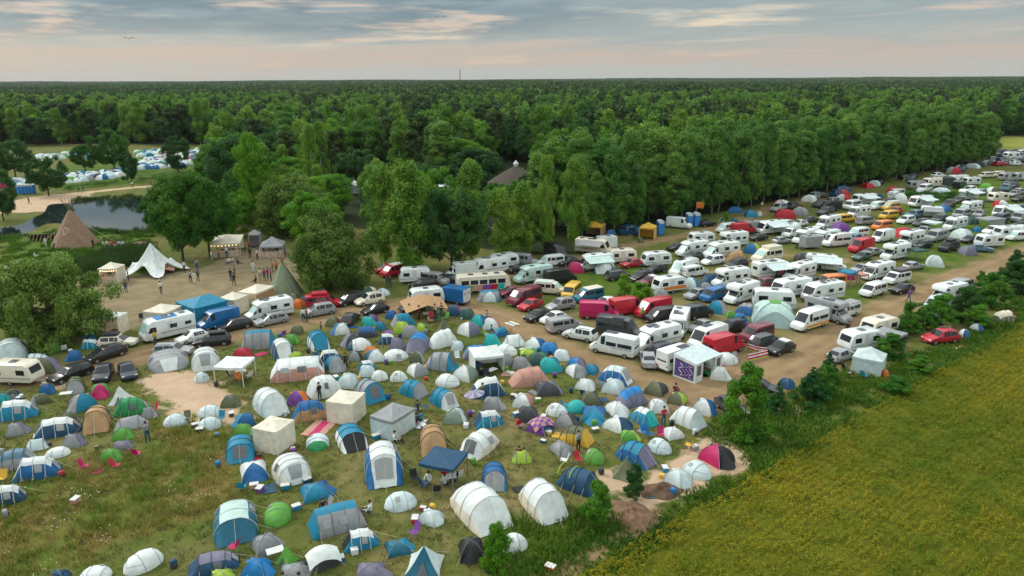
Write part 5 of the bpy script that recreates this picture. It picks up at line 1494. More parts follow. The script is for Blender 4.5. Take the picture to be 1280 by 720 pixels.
barkw = simple('birch_bark', (.50, .48, .43), .8, .35, 3); barkd = simple('dark_bark', (.085, .065, .045), .9, .3, 3); barkp = simple('pine_bark', (.20, .10, .05), .9, .3, 3); barkg = simple('poplar_bark', (.26, .25, .20), .9, .3, 3)
BARK = dict(poplar=barkg, birch=barkw, broad=barkd, willow=barkd, pine=barkp, spruce=barkd, shrub=barkd, hedge=barkd)
TP = {}
def tree_proto(kind, var, leaf=None):
    k = (kind, var, leaf)
    if k not in TP:
        H = 10.0; q, tone, C = crown(kind, H, 100 + var * 7 + len(kind)); TP[k] = (np_mesh('crown', q, tone, [LM[leaf or kind]]), trunk_mesh(kind, H, var, BARK[kind], C))
    return TP[k]
TNAME = dict(poplar='poplar_tree', birch='birch_tree', broad='broadleaf_tree', willow='willow_tree', pine='pine_tree', spruce='spruce_tree', shrub='shrub')
TREES = []
def tree(kind, p, H, var, leaf=None, wide=1.0, rz=None):
    cm_, tm_ = tree_proto(kind, var, leaf); s = H / 10.0
    o = empty(TNAME[kind], (p[0], p[1], 0), rng.uniform(0, 6.28) if rz is None else rz); o.scale = (s * wide, s * wide, s)
    obj('crown', cm_, o); obj('trunk', tm_, o); TREES.append(o); return o
def tree_box(kind, x0, x1, y0, y1, var, leaf=None, natural=None):
    """a tree that the photograph shows inside this box, its foot at the box's lower edge"""
    u = (x0 + x1) / 2; p = ground(u, y1); s = scale_at(p); H = (y1 - y0) / s / math.cos(dep(p)) 
    nat = dict(poplar=.40, birch=.40, broad=.88, willow=1.32, pine=.34, spruce=.60, shrub=.75)[kind]
    w = (x1 - x0) / s / (nat * H); 
    if kind in ('broad', 'willow', 'shrub'):
        r = (x1 - x0) / s / 2 * math.sin(dep(p)) * .8; p = ground(u, y1 - r * s * .8)
    return tree(kind, p, H, var, leaf, w)
# single trees the photograph shows
for row in '''willow 0 131 326 440 0 - big round olive tree beside the festival ground
willow 356 470 278 370 1 - round olive willow beside the parked red wagon
broad 192 266 218 331 0 - tall green tree on the pond bank
broad 230 296 212 326 1 - leafy green tree on the bank behind another
willow 318 420 226 300 2 - grey green willow behind the market stalls
broad 360 430 240 312 2 lime bright green tree behind the willow
broad 526 604 240 346 0 dark dark dense tree between the birches
broad 300 352 176 290 3 lime fresh green tree above the stalls
birch 456 508 210 332 0 - light green birch with drooping branches
birch 484 548 206 346 1 - pale birch with a white trunk by the red van
birch 564 616 204 330 2 - yellowish birch behind the coach
birch 606 650 238 326 3 - slender birch over the long caravan
birch 632 676 230 322 0 - birch in front of the thatched roof
birch 668 698 198 318 2 - tall slim birch beside the thatched roof
birch 698 734 202 308 1 - last birch before the poplar row
broad 640 690 256 318 1 - low green tree under the birches
shrub 897 960 470 558 0 - tall young birch shrub beside the dark car
spruce 956 985 476 516 0 - small dark spruce by the navy tent
spruce 988 1036 458 506 1 - wide young spruce on the bank
spruce 1018 1048 438 478 2 - narrow young spruce by the silver car
shrub 1010 1046 462 502 1 - bushy sapling next to the spruce
shrub 726 768 614 664 2 - leafy sapling by the big white tent
shrub 776 806 588 628 1 dark dark sapling on the soil mound
shrub 602 640 664 720 0 lime bright green sapling before the white tents
shrub 1093 1130 422 452 0 - thicket shrub behind the pavilion tent
shrub 1121 1158 381 420 1 - hedge shrub by the gabled tent
shrub 1151 1194 371 412 2 - dense hedge shrub over the motorhome
shrub 1181 1224 360 404 0 dark dark hedge shrub near the lane
shrub 1217 1260 345 388 1 - broad hedge shrub beside beige tent
shrub 1246 1293 328 372 2 dark dark green shrub at the hedge end
shrub 1201 1238 384 412 2 - low shrub behind the blue and white tent
shrub 1131 1166 449 470 1 - low shrub on the crop edge
shrub 1101 1138 475 496 2 - low shrub below the pavilion
shrub 770 792 345 372 0 lime small bush in the car field
shrub 786 818 356 384 1 lime wider bush in the car field
shrub 900 912 266 284 1 lime little light bush under the poplars
broad 40 82 196 246 0 dark dark round tree above the blue toilets
broad 0 40 172 226 1 dark dark tree on the far camp border
broad 122 164 160 214 2 - rounded tree in the far camp
broad 152 176 192 228 3 dark dark small tree beside the far tents
broad 92 122 178 216 1 - light tree inside the far camp
broad 206 240 174 216 3 dark dark tree among the crowded far tents
broad -14 24 208 278 2 dark dark tree at the sandy bank
birch 380 404 158 250 3 - birch standing above the stage tent
broad 246 300 180 250 0 - tree at the end of the sandy path
broad 262 322 168 256 1 dark deep green tree beyond the path
broad 420 470 186 232 2 dark dark tree over the stage tent
pine 690 716 172 262 0 - dark pine beside the poplars
spruce 694 712 196 262 1 - blue grey spruce beside the thatched roof'''.split('\n'):
    f = row.split(); leaf = None if f[6] == '-' else f[6]; o = tree_box(f[0], *[float(q) for q in f[1:5]], int(f[5]), leaf)
    item(o, ' '.join(f[7:]), 'shrub' if f[0] == 'shrub' else 'tree', 'trees and shrubs around the camp')
# the poplar row: four staggered lines
A0, A1 = ground(722, 300), ground(1238, 201.5); dirv = (A1 - A0); LEN = dirv.length; dirv.normalize(); nrm = Vector((-dirv.y, dirv.x, 0))
npop = 0
for r in range(4):
    s = 2.5 * (r % 2)
    while s < LEN:
        if rng.random() < .10: s += rng.uniform(4.2, 5.6); continue
        q = A0 + dirv * (s + rng.uniform(-1.2, 1.2)) + nrm * (r * 5.0 + rng.uniform(-1.2, 1.2)); H = rng.uniform(12.5, 18.8) * (1.0 if s > 12 else .92) + (.8 if s > LEN * .6 else 0)
        o = tree('poplar', q, H, rng.randrange(6), None, rng.uniform(.72, 1.12)); npop += 1
        tag(o, 'tall dense poplar in the long row along the camper field', 'tree', 'poplars of the long row'); s += rng.uniform(4.2, 5.6)
# the wood between the pond and the poplars, and its edge behind the far camp
def wood_zone(u, v):
    if 418 < u < 462 and 222 < v < 250: return False
    if 600 < u < 690 and 208 < v < 262: return False
    if 708 < u < 750: return False
    if 725 < u < 800 and 176 < v < 196: return False
    if 480 < u < 530 and 232 < v < 250: return False
    return True
cnt = 0; taken = [(o.location.x, o.location.y) for o in TREES]
for _ in range(4000):
    if cnt >= 125: break
    u, v = (rng.uniform(262, 740), rng.uniform(196, 246)) if cnt < 90 else (rng.uniform(-30, 262), rng.uniform(176, 182))
    if not wood_zone(u, v): continue
    if u > 470 and v > 232: continue
    p = ground(u, v)
    if any((p.x - x)**2 + (p.y - y)**2 < 17 for x, y in taken): continue
    k = rng.choices(['broad', 'birch', 'pine', 'poplar'], [4, 2.6, 1.8, 1.4])[0] if u > 262 else rng.choices(['birch', 'pine', 'broad'], [3, 3, 2])[0]
    H = rng.uniform(12, 18.5) if v > 215 else rng.uniform(15, 20); lf = rng.choice([None, 'dark', 'lime', None]) if k == 'broad' else None
    if k == 'broad': H *= .82
    o = tree(k, p, H, rng.randrange(4), lf, rng.uniform(.9, 1.3)); taken.append((p.x, p.y)); cnt += 1
    d_ = {None: 'green', 'dark': 'dark green', 'lime': 'light green'}[lf]
    where = 'in the wood behind the festival ground' if u > 262 else 'at the wood edge behind the far tents'
    tag(o, {'broad': f'{d_} broadleaf tree {where}', 'birch': f'pale birch with thin trunk {where}', 'pine': f'dark pine {where}', 'poplar': f'slim grey green poplar {where}'}[k], 'tree', f'{ {"broad": d_ + " broadleaf trees", "birch": "birches", "pine": "pines", "poplar": "poplars"}[k]} {where}')
def filler(n, us, vs, vt, Hr, where, seed):
    rg = random.Random(seed); k = 0
    for _ in range(3000):
        if k >= n: break
        u, v = rg.uniform(*us), rg.uniform(*vs); p = ground(u, v)
        if any((p.x - x)**2 + (p.y - y)**2 < 11 for x, y in taken): continue
        if any((p.x - fx)**2 + (p.y - fy)**2 < (fr + 1.5)**2 for fx, fy, fr in FOOT): continue
        if 416 < u < 464 and v < 300: continue
        if 712 < u < 748: continue
        if 592 < u < 694: vt = (240, 255)
        elif u > 466: vt = (195, 235)
        H = (v - rg.uniform(*vt)) / scale_at(p); H = min(max(H, Hr[0]), Hr[1])
        kk = rg.choices(['broad', 'birch', 'shrub'], [5, 2.2, 1.0 if H < 8 else 0])[0]; lf = rg.choice([None, 'dark', 'lime', None]) if kk == 'broad' else None
        tree(kk, p, H * (.9 if kk == 'broad' else 1), rg.randrange(4) if kk != 'shrub' else rg.randrange(3), lf, rg.uniform(.95, 1.2)); taken.append((p.x, p.y)); k += 1
        d_ = {None: 'green', 'dark': 'dark green', 'lime': 'light green'}[lf]; nm = {'broad': d_ + ' broadleaf tree', 'birch': 'pale green birch', 'shrub': 'green undergrowth bush'}[kk]
        tag(TREES[-1], f'{nm} {where}', 'tree', f'{nm.replace("birch", "birche").replace("bush", "bushe")}s {where}')
filler(26, (300, 470), (240, 286), (205, 248), (5, 11), 'between the stalls and the festival wood', 3)
filler(30, (466, 745), (236, 300), (195, 235), (6, 13), 'behind the birches of the camper field', 4)
filler(14, (196, 300), (252, 300), (225, 262), (5, 9), 'on the bank right of the pond'.replace('right of', 'beside'), 5)
rg = random.Random(17); k = 0
for i in range(60):
    if k >= 14: break
    f = rg.random(); u = 1112 + 172 * f; v = 436 - 88 * f + rg.uniform(-16, 4) - (12 if f > .6 else 0); p = ground(u, v)
    if any((p.x - fx)**2 + (p.y - fy)**2 < (fr * .8)**2 for fx, fy, fr in FOOT) or any((p.x - x)**2 + (p.y - y)**2 < 4 for x, y in taken): continue
    taken.append((p.x, p.y)); lf = rg.choice([None, 'dark', 'dark']); tree('shrub', p, rg.uniform(1.2, 2.5), rg.randrange(3), lf, rg.uniform(1.1, 1.6)); k += 1
    nm = 'dark green shrub' if lf else 'bright green shrub'; tag(TREES[-1], f'{nm} in the scrub between track and crop field', 'shrub', f'{nm}s between track and crop')
# the bare tree by the path
mb = MB(); rg = random.Random(5); p = ground(318, 268)
def limb(a, d, l, r, lev):
    b = a + d * l; mb.tube([a, a.lerp(b, .5) + Vector((rg.uniform(-.1, .1), rg.uniform(-.1, .1), 0)) * l, b], r, 5, 0, r * .5)
    if lev:
        for _ in range(4): limb(a.lerp(b, rg.uniform(.45, 1)), (d + Vector((rg.uniform(-.9, .9), rg.uniform(-.9, .9), rg.uniform(-.2, .6)))).normalized(), l * .62, r * .5, lev - 1)
limb(Vector((0, 0, 0)), Vector((.05, 0, 1)), 4.5, .2, 4)
o = empty('bare_tree', (p.x, p.y, 0)); mb.build('trunk', simple('bare_wood', (.17, .13, .09), .9, .2), o); item(o, 'bare brown tree with thin twigs beyond the stalls', 'tree')
# the wide forest behind: patches of trees
def forest_patch(size, n, kinds, dens, ls, H0, H1, seed):
    qs, ts, ms = [], [], []; rg = random.Random(seed); names = ['poplar', 'birch', 'broad', 'pine', 'dark', 'lime']
    for i in range(n):
        k = rg.choices(list(kinds), list(kinds.values()))[0]; base = k if k in ('poplar', 'birch', 'broad', 'pine') else 'broad'
        q, t_, _ = crown(base, 10.0, seed * 100 + i, dens, ls); H = rg.uniform(H0, H1) * (.8 if base == 'broad' else 1); a = rg.uniform(0, 6.28); ca, sa = math.cos(a), math.sin(a)
        w = rg.uniform(.58, .82) if base == 'broad' else rg.uniform(.8, 1.05); M = np.array([[ca*w, -sa*w, 0], [sa*w, ca*w, 0], [0, 0, 1]]) * (H / 10); q = q @ M.T
        g_ = int(math.ceil(math.sqrt(n))); cx = ((i % g_) + .5) / g_ * size - size / 2; cy = ((i // g_) + .5) / g_ * size - size / 2; jj = size / g_ * .35
        q = q + np.array([cx + rg.uniform(-jj, jj), cy + rg.uniform(-jj, jj), 0]); qs.append(q); ts.append(t_ * .6 + rg.random() * .5 - .1); ms.append(np.full(len(q), names.index(k)))
    return np_mesh('forest_clump', np.concatenate(qs), np.concatenate(ts), [LM[k] for k in names], np.concatenate(ms))
mixA = dict(broad=3, birch=2, pine=2, dark=2, poplar=2, lime=.7); mixB = dict(broad=1.2, pine=5, dark=4, birch=.5, poplar=.6)
fp = [forest_patch(18, 16, mixA, .065, 2.3, 12.5, 18, s) for s in (1, 2, 3, 4)] + [forest_patch(70, 225, mixB, .0085, 5.6, 15, 18, s) for s in (5, 6, 7)]
fpts = []
def in_view(x, y, mar=60):
    u, v = proj((x, y, 0)); return -mar < u < 1280 + mar
for y in np.arange(100, 640, 16.5):
    for x in np.arange(-560, 620, 16.5):
        xx, yy = x + npr.uniform(-3, 3), y + npr.uniform(-3, 3); u, v = proj((xx, yy, 0))
        if not (-90 < u < 1370) or not forest_at(u, v): continue
        u2, v2 = proj((xx, yy - 10, 0)); u3, v3 = proj((xx - 10, yy, 0)); u4, v4 = proj((xx + 10, yy, 0))
        if not (forest_at(u2, v2) and forest_at(u3, v3) and forest_at(u4, v4)): continue
        if 262 < u < 735 and v > 200: continue        # single trees stand there
        if 708 < u < 790 and 178 < v < 204: continue
        if u > 735 and u < 1243:
            rel = (Vector((xx, yy, 0)) - A0).dot(nrm)
            if rel < 24: continue
        fpts.append((xx, yy, npr.uniform(0, 6.28), npr.uniform(.9, 1.1), npr.uniform(.85, 1.1), npr.integers(0, 4)))
y = 640.0
while y < 5200:
    st = 66 * (1 if y < 1500 else 1.9)
    hw = y * .78 + 80
    for x in np.arange(-hw, hw, st):
        fpts.append((x + npr.uniform(-8, 8), y + npr.uniform(-8, 8), rng.choice([0, 1.5708, 3.1416, 4.7124]) + npr.uniform(-.1, .1), 1.04 if y < 1500 else 1.95, npr.uniform(.9, 1.08) * (1 + .10 * math.sin(x / 310 + y / 900) + .07 * math.sin(x / 127 + 1.3)), 4 + npr.integers(0, 3)))
    y += st
stuff('forest', 'wide dark forest reaching to the horizon', fpts, fp)
# clipped bush line in the far part of the field
def hedge(u0, v0, u1, v1, H, D, desc, seed):
    a, b = ground(u0, v0), ground(u1, v1); L = (b - a).length; o = empty('hedge', tuple((a + b) / 2), math.atan2(b.y - a.y, b.x - a.x))
    q, t_, _ = crown('hedge', 1.0, seed, max(1, L / 7), 1.6); c = q.mean(1, keepdims=True); q = (q - c) * 9 * H / 2 * .5 * .35 + c * np.array([L, D, H]); obj('foliage', np_mesh('foliage', q, t_, [LM['hedge']]), o)
    mb = MB()
    for i in range(5): mb.tube([((i / 4 - .5) * L * .9, 0, 0), ((i / 4 - .5) * L * .9, .1, H * .7)], .06, 5)
    mb.build('stems', barkd, o); item(o, desc, 'hedge'); return o
hedge(1126, 252, 1196, 251, 2.6, 3.0, 'dark clipped hedge in the far camper field', 3)
hedge(172, 226, 240, 221, 1.6, 2.2, 'dark hedge along the pale path by the far camp', 4)
hedge(84, 238, 150, 229, 1.5, 2.2, 'low hedge between far tents and path', 5)
hedge(34, 231, 66, 229, 1.8, 2.2, 'hedge beside the blue toilets', 6)
# reeds by the pond
rm = leaf_mat('reed_leaves', (.035, .085, .02), (.075, .125, .03), .2); rpm = [tuft_patch('reed_clump', 2.0, 170, .7, 1.7, .035, rm, .18, .4) for _ in range(2)]
rp = grid_pts(wpoly([(96,334),(120,322),(150,316),(190,313),(196,332),(150,336),(112,346)]), 1.3, lambda x, y, d, u, v: 1, nv=2)
shore = [p for p in grid_pts(np.array([[POND[:, 0].min() - 4, POND[:, 1].min() - 4], [POND[:, 0].max() + 4, POND[:, 1].min() - 4], [POND[:, 0].max() + 4, POND[:, 1].max() + 4], [POND[:, 0].min() - 4, POND[:, 1].max() + 4]]), 1.5,
    lambda x, y, d, u, v: .55 if .1 < sdf_poly(np.array([[x, y]]), POND)[0] < 2.4 and v > 240 and u > 92 and rng.random() < .75 else 0, nv=2)]
stuff('reeds', 'green reeds on the pond bank', rp + shore, rpm)
# ---------------------------------------------------------------- pavilions, stalls, tipis
def box_at(x0, x1, y0, y1, ang=0, asp=1.0): return fit(x0, x1, y0, y1, ang, asp)
def gazebo(name, box, ang, roofc, desc, cat, walls='', wallc=None, peak=.32, eave=2.1, asp=1.0, postm=None, lights=False, size=None, counter=False, group=None):
    p, L, W, H = box_at(*box, ang, asp)
    if size: L, W = size
    root = empty(name, (p.x, p.y, 0), R(ang)); h, w = L / 2, W / 2; z = eave; H = z + peak * W
    mb = MB(); n = 5; vs = []; fs = []
    for s, (a, b) in enumerate((((h, -w), (h, w)), ((h, w), (-h, w)), ((-h, w), (-h, -w)), ((-h, -w), (h, -w)))):
        base = len(vs)
        for i in range(n + 1):
            t = i / n
            for k in range(n + 1):
                f = k / n; x = a[0] + (b[0] - a[0]) * f; y = a[1] + (b[1] - a[1]) * f
                zz = z + (H - z) * (t ** 1.18) - .05 * math.sin(math.pi * f) * (1 - t); vs.append((x * (1 - t) * 1.04, y * (1 - t) * 1.04, zz))
        for i in range(n):
            for k in range(n): q = base + i*(n+1) + k; fs.append((q, q + 1, q + n + 2, q + n + 1))
        base = len(vs)
        for k in range(n + 1):
            f = k / n; x = (a[0] + (b[0] - a[0]) * f) * 1.045; y = (a[1] + (b[1] - a[1]) * f) * 1.045; zz = z - .05 * math.sin(math.pi * f); vs += [(x, y, zz + .01), (x, y, zz - .22 - .03 * (k % 2))]
        for k in range(n): q = base + 2*k; fs.append((q, q + 2, q + 3, q + 1))
    mb.add(vs, fs); mb.build('roof', cloth(roofc), root, True)
    pm = postm or simple('white_post', (.65, .65, .62), .5, 0)
    for sx in (-1, 1):
        for sy in (-1, 1): mb = MB(); mb.box(sx*h - .035, sx*h + .035, sy*w - .035, sy*w + .035, 0, z); mb.build('post', pm, root)
    sides = dict(f=((h, -w), (h, w)), l=((h, w), (-h, w)), b=((-h, w), (-h, -w)), r=((-h, -w), (h, -w)))
    for c in walls:
        a, b = sides[c]; vs = []; fs = []; m_ = 6
        for i in range(m_ + 1):
            f = i / m_
            for j, zz in enumerate((0, z * .5, z - .02)):
                nx_, ny_ = (b[1] - a[1]), -(b[0] - a[0]); l_ = math.hypot(nx_, ny_); q = (.05 if i % 2 else -.02) * (1 if 0 < i < m_ else 0) * (1 - j * .3)
                vs.append((a[0] + (b[0] - a[0])*f + nx_ / l_ * q, a[1] + (b[1] - a[1])*f + ny_ / l_ * q, zz))
        for i in range(m_):
            for j in range(2): q = i*3 + j; fs.append((q, q + 3, q + 4, q + 1))
        obj('side_wall', mesh('side_wall', vs, fs, [cloth(wallc or roofc)], True), root)
    if counter:
        MB().box(h - .7, h - .1, -w*.9, w*.9, .0, .95).build('counter', simple('stall_cloth', (.55, .42, .33), .7, .3), root)
        for i in range(5):
            mb = MB(); y = -w*.75 + i * w * .37; mb.box(h - .6, h - .3, y - .12, y + .12, .96, 1.12 + .06 * (i % 3)); mb.build('goods', simple(f'goods_{i}', [(.5,.12,.06),(.6,.4,.1),(.2,.35,.12),(.5,.3,.3),(.7,.65,.5)][i], .6), root)
    if lights:
        for i in range(9):
            f = i / 8; mb = MB(); x, y = (h * .98, -w + 2*w*f); zz = z - .3 - .12 * math.sin(math.pi * f); ico(mb, (x, y, zz), .06); mb.build('light_bulb', bulb, root)
        for i in range(5):
            f = i / 4; mb = MB(); ico(mb, (-h + 2*h*f, -w * .98, z - .3), .06); mb.build('light_bulb', bulb, root)
    item(root, desc, cat, group); FOOT.append((p.x, p.y, max(L, W) * .6)); return root
def ico(mb, c, r, m=0):
    n, k = 6, 4; vs = [(c[0], c[1], c[2] - r)]
    for j in range(1, k):
        t = math.pi * j / k
        vs += [(c[0] + r*math.sin(t)*math.cos(6.283*i/n), c[1] + r*math.sin(t)*math.sin(6.283*i/n), c[2] - r*math.cos(t)) for i in range(n)]
    vs.append((c[0], c[1], c[2] + r)); fs = [(0, 1 + (i+1) % n, 1 + i) for i in range(n)]
    for j in range(k - 2): fs += [(1 + j*n + i, 1 + j*n + (i+1) % n, 1 + (j+1)*n + (i+1) % n, 1 + (j+1)*n + i) for i in range(n)]
    b = 1 + (k-2)*n; fs += [(b + i, b + (i+1) % n, len(vs) - 1) for i in range(n)]; return mb.add(vs, fs, m)
gz = lambda *a, **k: gazebo(*a, **k)
gz('pavilion', (320, 369, 514, 566), 250, 'F', 'closed cream cube pavilion in the lower meadow', 'pavilion', 'flbr', peak=.16, eave=2.0)
gz('pavilion', (411, 457, 486, 530), 255, 'F', 'closed cream cube pavilion beside the big white dome', 'pavilion', 'flbr', peak=.16, eave=2.0)
gz('canopy', (527, 584, 565, 614), 250, 'N', 'navy flat canopy on dark legs with seats beneath', 'canopy', peak=.05, eave=2.0, postm=poleg)
gz('canopy', (271, 320, 448, 483), 265, 'W', 'white canopy on white legs with orange chair beneath', 'canopy', peak=.04, eave=2.0)
gz('pavilion', (587, 629, 437, 468), 285, 'W', 'white pavilion tent open at the front', 'pavilion', 'lbr', peak=.18, eave=1.9)
o = gz('pavilion', (466, 518, 505, 548), 240, 'S', 'grey roofed pavilion tent with pale walls', 'pavilion', 'flb', 'P', peak=.22, eave=1.75, asp=1.25)
L_, W_ = [c for c in o.children if c.name.startswith('roof')][0].dimensions[:2]; MB().add([(-L_*.47, -W_*.475, .02), (L_*.47, -W_*.475, .02), (L_*.47, -W_*.475, 1.72), (-L_*.47, -W_*.475, 1.72)], [(0, 1, 2, 3)]).build('netted_wall', cloth('D'), o)
o = gz('pavilion', (129, 162, 394, 418), 265, 'W', 'white gazebo with a lamp inside', 'pavilion', 'lbr', 'F', peak=.18, eave=2.1)
mb = MB(); ico(mb, (0, 0, 1.9), .16); mb.build('lamp', bulb, o)
gz('pavilion', (183, 229, 380, 412), 255, 'F', 'cream pavilion behind the blue tarp motorhome', 'pavilion', 'flbr', peak=.2, eave=2.2)
gz('marquee', (225, 286, 368, 406), 230, 'C', 'large teal marquee with closed walls', 'marquee', 'flbr', 'C', peak=.16, eave=2.4)
gz('marquee', (276, 311, 365, 393), 250, 'F', 'cream marquee beside the teal one', 'marquee', 'flbr', peak=.26, eave=2.0)
gz('marquee', (301, 344, 359, 384), 250, 'F', 'cream marquee with open ochre front', 'marquee', 'lb', 'T', peak=.22, eave=2.0, asp=1.4)
gz('market_stall', (126, 158, 331, 354), 270, 'F', 'cream stall lit inside by warm lamps', 'stall', 'lbr', peak=.28, eave=2.2, lights=True, counter=True)
gz('market_stall', (266, 306, 297, 321), 285, 'F', 'long cream stall hung with bulbs', 'stall', 'b', peak=.2, eave=2.3, lights=True, counter=True, asp=1.5)
gz('market_stall', (326, 358, 300, 322), 280, 'S', 'grey roofed stall with glowing grill', 'stall', 'b', peak=.36, eave=1.9, counter=True)
gz('shelter', (312, 328, 291, 310), 280, 'S', 'small pale grey shelter between two stalls', 'shelter', 'lbr', peak=.4, eave=2.4)
gz('pavilion', (436, 452, 230, 244), 270, 'W', 'white peaked stage tent in the clearing', 'pavilion', 'lbr', peak=.35, eave=2.6)
gz('pavilion', (728, 756, 281, 298), 250, 'Y', 'golden gazebo under the poplars', 'pavilion', 'lb', 'T', peak=.25, eave=2.2)
gz('pavilion', (799, 820, 279, 300), 250, 'Y', 'golden closed gazebo by the blue toilets', 'pavilion', 'lbr', peak=.3, eave=2.2)
gz('pavilion', (544, 566, 233, 246), 260, 'W', 'white party tent behind the birches', 'pavilion', 'flbr', peak=.3, eave=2.4)
gz('pavilion', (722, 742, 176, 190), 260, 'W', 'white peaked tent beyond the poplar tops', 'pavilion', 'flbr', peak=.7, eave=3.4, size=(7, 7))
gz('pavilion', (738, 752, 176, 189), 260, 'W', 'smaller white peaked tent beyond the poplar tops', 'pavilion', 'flbr', peak=.7, eave=3.4, size=(5, 5))
gz('pavilion', (700, 716, 210, 226), 260, 'W', 'white market tent glimpsed between the birch tops', 'pavilion', 'flbr', peak=.5, eave=2.8, size=(5, 5))
gz('pavilion', (686, 700, 222, 236), 250, 'B', 'blue topped tent glimpsed between the birch tops', 'pavilion', 'flbr', 'W', peak=.5, eave=2.6, size=(4, 4))
gz('pavilion', (492, 520, 234, 246), 260, 'W', 'white tent in the wood clearing', 'pavilion', 'flbr', peak=.3, eave=2.4)
gz('canopy', (1005, 1030, 327, 340), 260, 'S', 'grey canopy beside the white awning motorhome', 'canopy', peak=.06, eave=2.0, postm=poleg)
gz('canopy', (1130, 1158, 308, 326), 200, 'K', 'teal green canopy over a car boot', 'canopy', peak=.1, eave=1.7, postm=poleg)
gz('canopy', (1218, 1254, 267, 287), 200, 'S', 'wide grey awning tent with side wall', 'canopy', 'bl', peak=.14, eave=2.0, asp=1.5, postm=poleg)
gz('canopy', (1086, 1130, 418, 442), 215, 'S', 'grey sheet awning beside the cream caravan', 'canopy', peak=.04, eave=2.0, postm=poleg)
gz('canopy', (1046, 1070, 339, 357), 215, 'C', 'cyan sheet awning beside the orange van', 'canopy', peak=.04, eave=1.9, postm=poleg)
gz('canopy', (1064, 1084, 347, 356), 200, 'Z', 'pink sheet awning on the grass', 'canopy', peak=.03, eave=1.5, postm=poleg)
gz('canopy', (1150, 1176, 279, 291), 215, 'P', 'pale sail awning between far motorhomes', 'canopy', peak=.06, eave=1.9, postm=poleg)
o = gz('pavilion', (1064, 1105, 425, 470), 235, 'P', 'big pale pavilion tent with blue base', 'pavilion', 'flbr', peak=.34, eave=1.75)
# tan awning on poles by the grey car
p = ground(530, 394); o = empty('canopy', (p.x, p.y, 0), R(20)); n = 6
vs = []; fs = []
for i in range(n + 1):
    for j in range(n + 1): a, b = i / n * 2 - 1, j / n * 2 - 1; vs.append((a * 2.6, b * 2.0, 1.5 + .9 * (1 - abs(a)) * (1 - .25 * b * b) - .35 * (b < 0) * abs(b)))
for i in range(n):
    for j in range(n): q = i*(n+1) + j; fs.append((q, q + n + 1, q + n + 2, q + 1))
obj('sheet', mesh('sheet', vs, fs, [cloth('T')], True), o)
for x, y, z in ((0, -2, 2.0), (0, 2, 2.15), (-2.6, -2, 1.15), (2.6, -2, 1.15)): mb = MB(); mb.tube([(x, y, 0), (x, y, z)], .03, 5); mb.build('pole', metal, o)
item(o, 'tan peaked sheet awning by the white caravan', 'canopy')
# arched mint event shelter
def event_shelter():
    p, L, W, H = box_at(939, 994, 376, 410, 250); L = W = W * 1.02; H = 2.5; o = empty('event_shelter', (p.x, p.y, 0), R(255)); n = 10
    for s in range(4):
        vs = []; fs = []
        for i in range(n + 1):
            f = i / n; lo = .50 * math.sin(math.pi * f) ** .8
            for k in range(7):
                vs.append(dome_pt(s + f * .9999, lo + (1 - lo) * k / 6, L, W, H, .02))
        for i in range(n):
            for k in range(6): q = i*7 + k; fs.append((q, q + 7, q + 8, q + 1))
        obj('roof_panel', mesh('roof_panel', vs, fs, [cloth('I')], True), o)
        if s in (3, 2):
            vs = []; fs = []
            for i in range(n + 1):
                f = i / n; lo = .50 * math.sin(math.pi * f) ** .8; a = dome_pt(s + f * .9999, lo, L, W, H, .02); b = dome_pt(s + f * .9999, 0, L, W, H, .02)
                for k in range(4): vs.append(b.lerp(a, k / 3) * .985)
            for i in range(n):
                for k in range(3): q = i*4 + k; fs.append((q, q + 4, q + 5, q + 1))
            obj('side_wall', mesh('side_wall', vs, fs, [simple('mint_net', (.33, .45, .44), .6, .1)], True), o)
    for s in (0, 1):
        pts = [dome_pt(s, t / 9, L, W, H, .02) for t in range(10)] + [dome_pt(s + 2, t / 9, L, W, H, .02) for t in range(8, -1, -1)]
        mb = MB(); mb.tube([q * 1.01 for q in pts], .035, 5); mb.build('arch_pole', cloth('J'), o)
    mb = MB(); mb.add([dome_pt(s, .86, L, W, H) * 1.02 for s in range(4)] + [(0, 0, H + .08)], [(0, 1, 4), (1, 2, 4), (2, 3, 4), (3, 0, 4)]); mb.build('cap', cloth('G'), o)
    item(o, 'big mint event shelter with arched openings', 'shelter')
event_shelter()
# the awning room of the white camper with printed wall
p = ground(872, 468); o = empty('awning_room', (p.x, p.y, 0), R(40)); 
MB().add([(-2.1, 1.4, 2.35), (2.1, 1.4, 2.35), (2.1, -1.2, 1.95), (-2.1, -1.2, 1.95)], [(0, 1, 2, 3)]).build('roof', cloth('P'), o)
wallm = cloth('W'); 
MB().add([(-2.1, -1.2, 0), (-2.1, 1.4, 0), (-2.1, 1.4, 2.33), (-2.1, -1.2, 1.93)], [(0, 1, 2, 3)]).build('side_wall', wallm, o)
MB().add([(2.1, -1.2, 0), (2.1, 1.4, 0), (2.1, 1.4, 2.33), (2.1, -1.2, 1.93)], [(0, 1, 2, 3)]).build('side_wall', wallm, o)
for x0, x1 in ((-2.1, -1.0), (1.0, 2.1)): MB().add([(x0, -1.2, 0), (x1, -1.2, 0), (x1, -1.2, 1.95), (x0, -1.2, 1.95)], [(0, 1, 2, 3)]).build('front_wall', wallm, o); MB().add([(x0 + .25, -1.22, .7), (x1 - .25, -1.22, .7), (x1 - .25, -1.22, 1.7), (x0 + .25, -1.22, 1.7)], [(0, 1, 2, 3)]).build('window', meshw, o)
mb = MB(); mb.add([(-2.125, -1.0, .2), (-2.125, 1.2, .2), (-2.125, 1.2, 2.0), (-2.125, -1.0, 1.75)], [(0, 1, 2, 3)]); mb.build('printed_panel', simple('print_purple', (.10, .06, .22), .5, .6, 2.5), o)
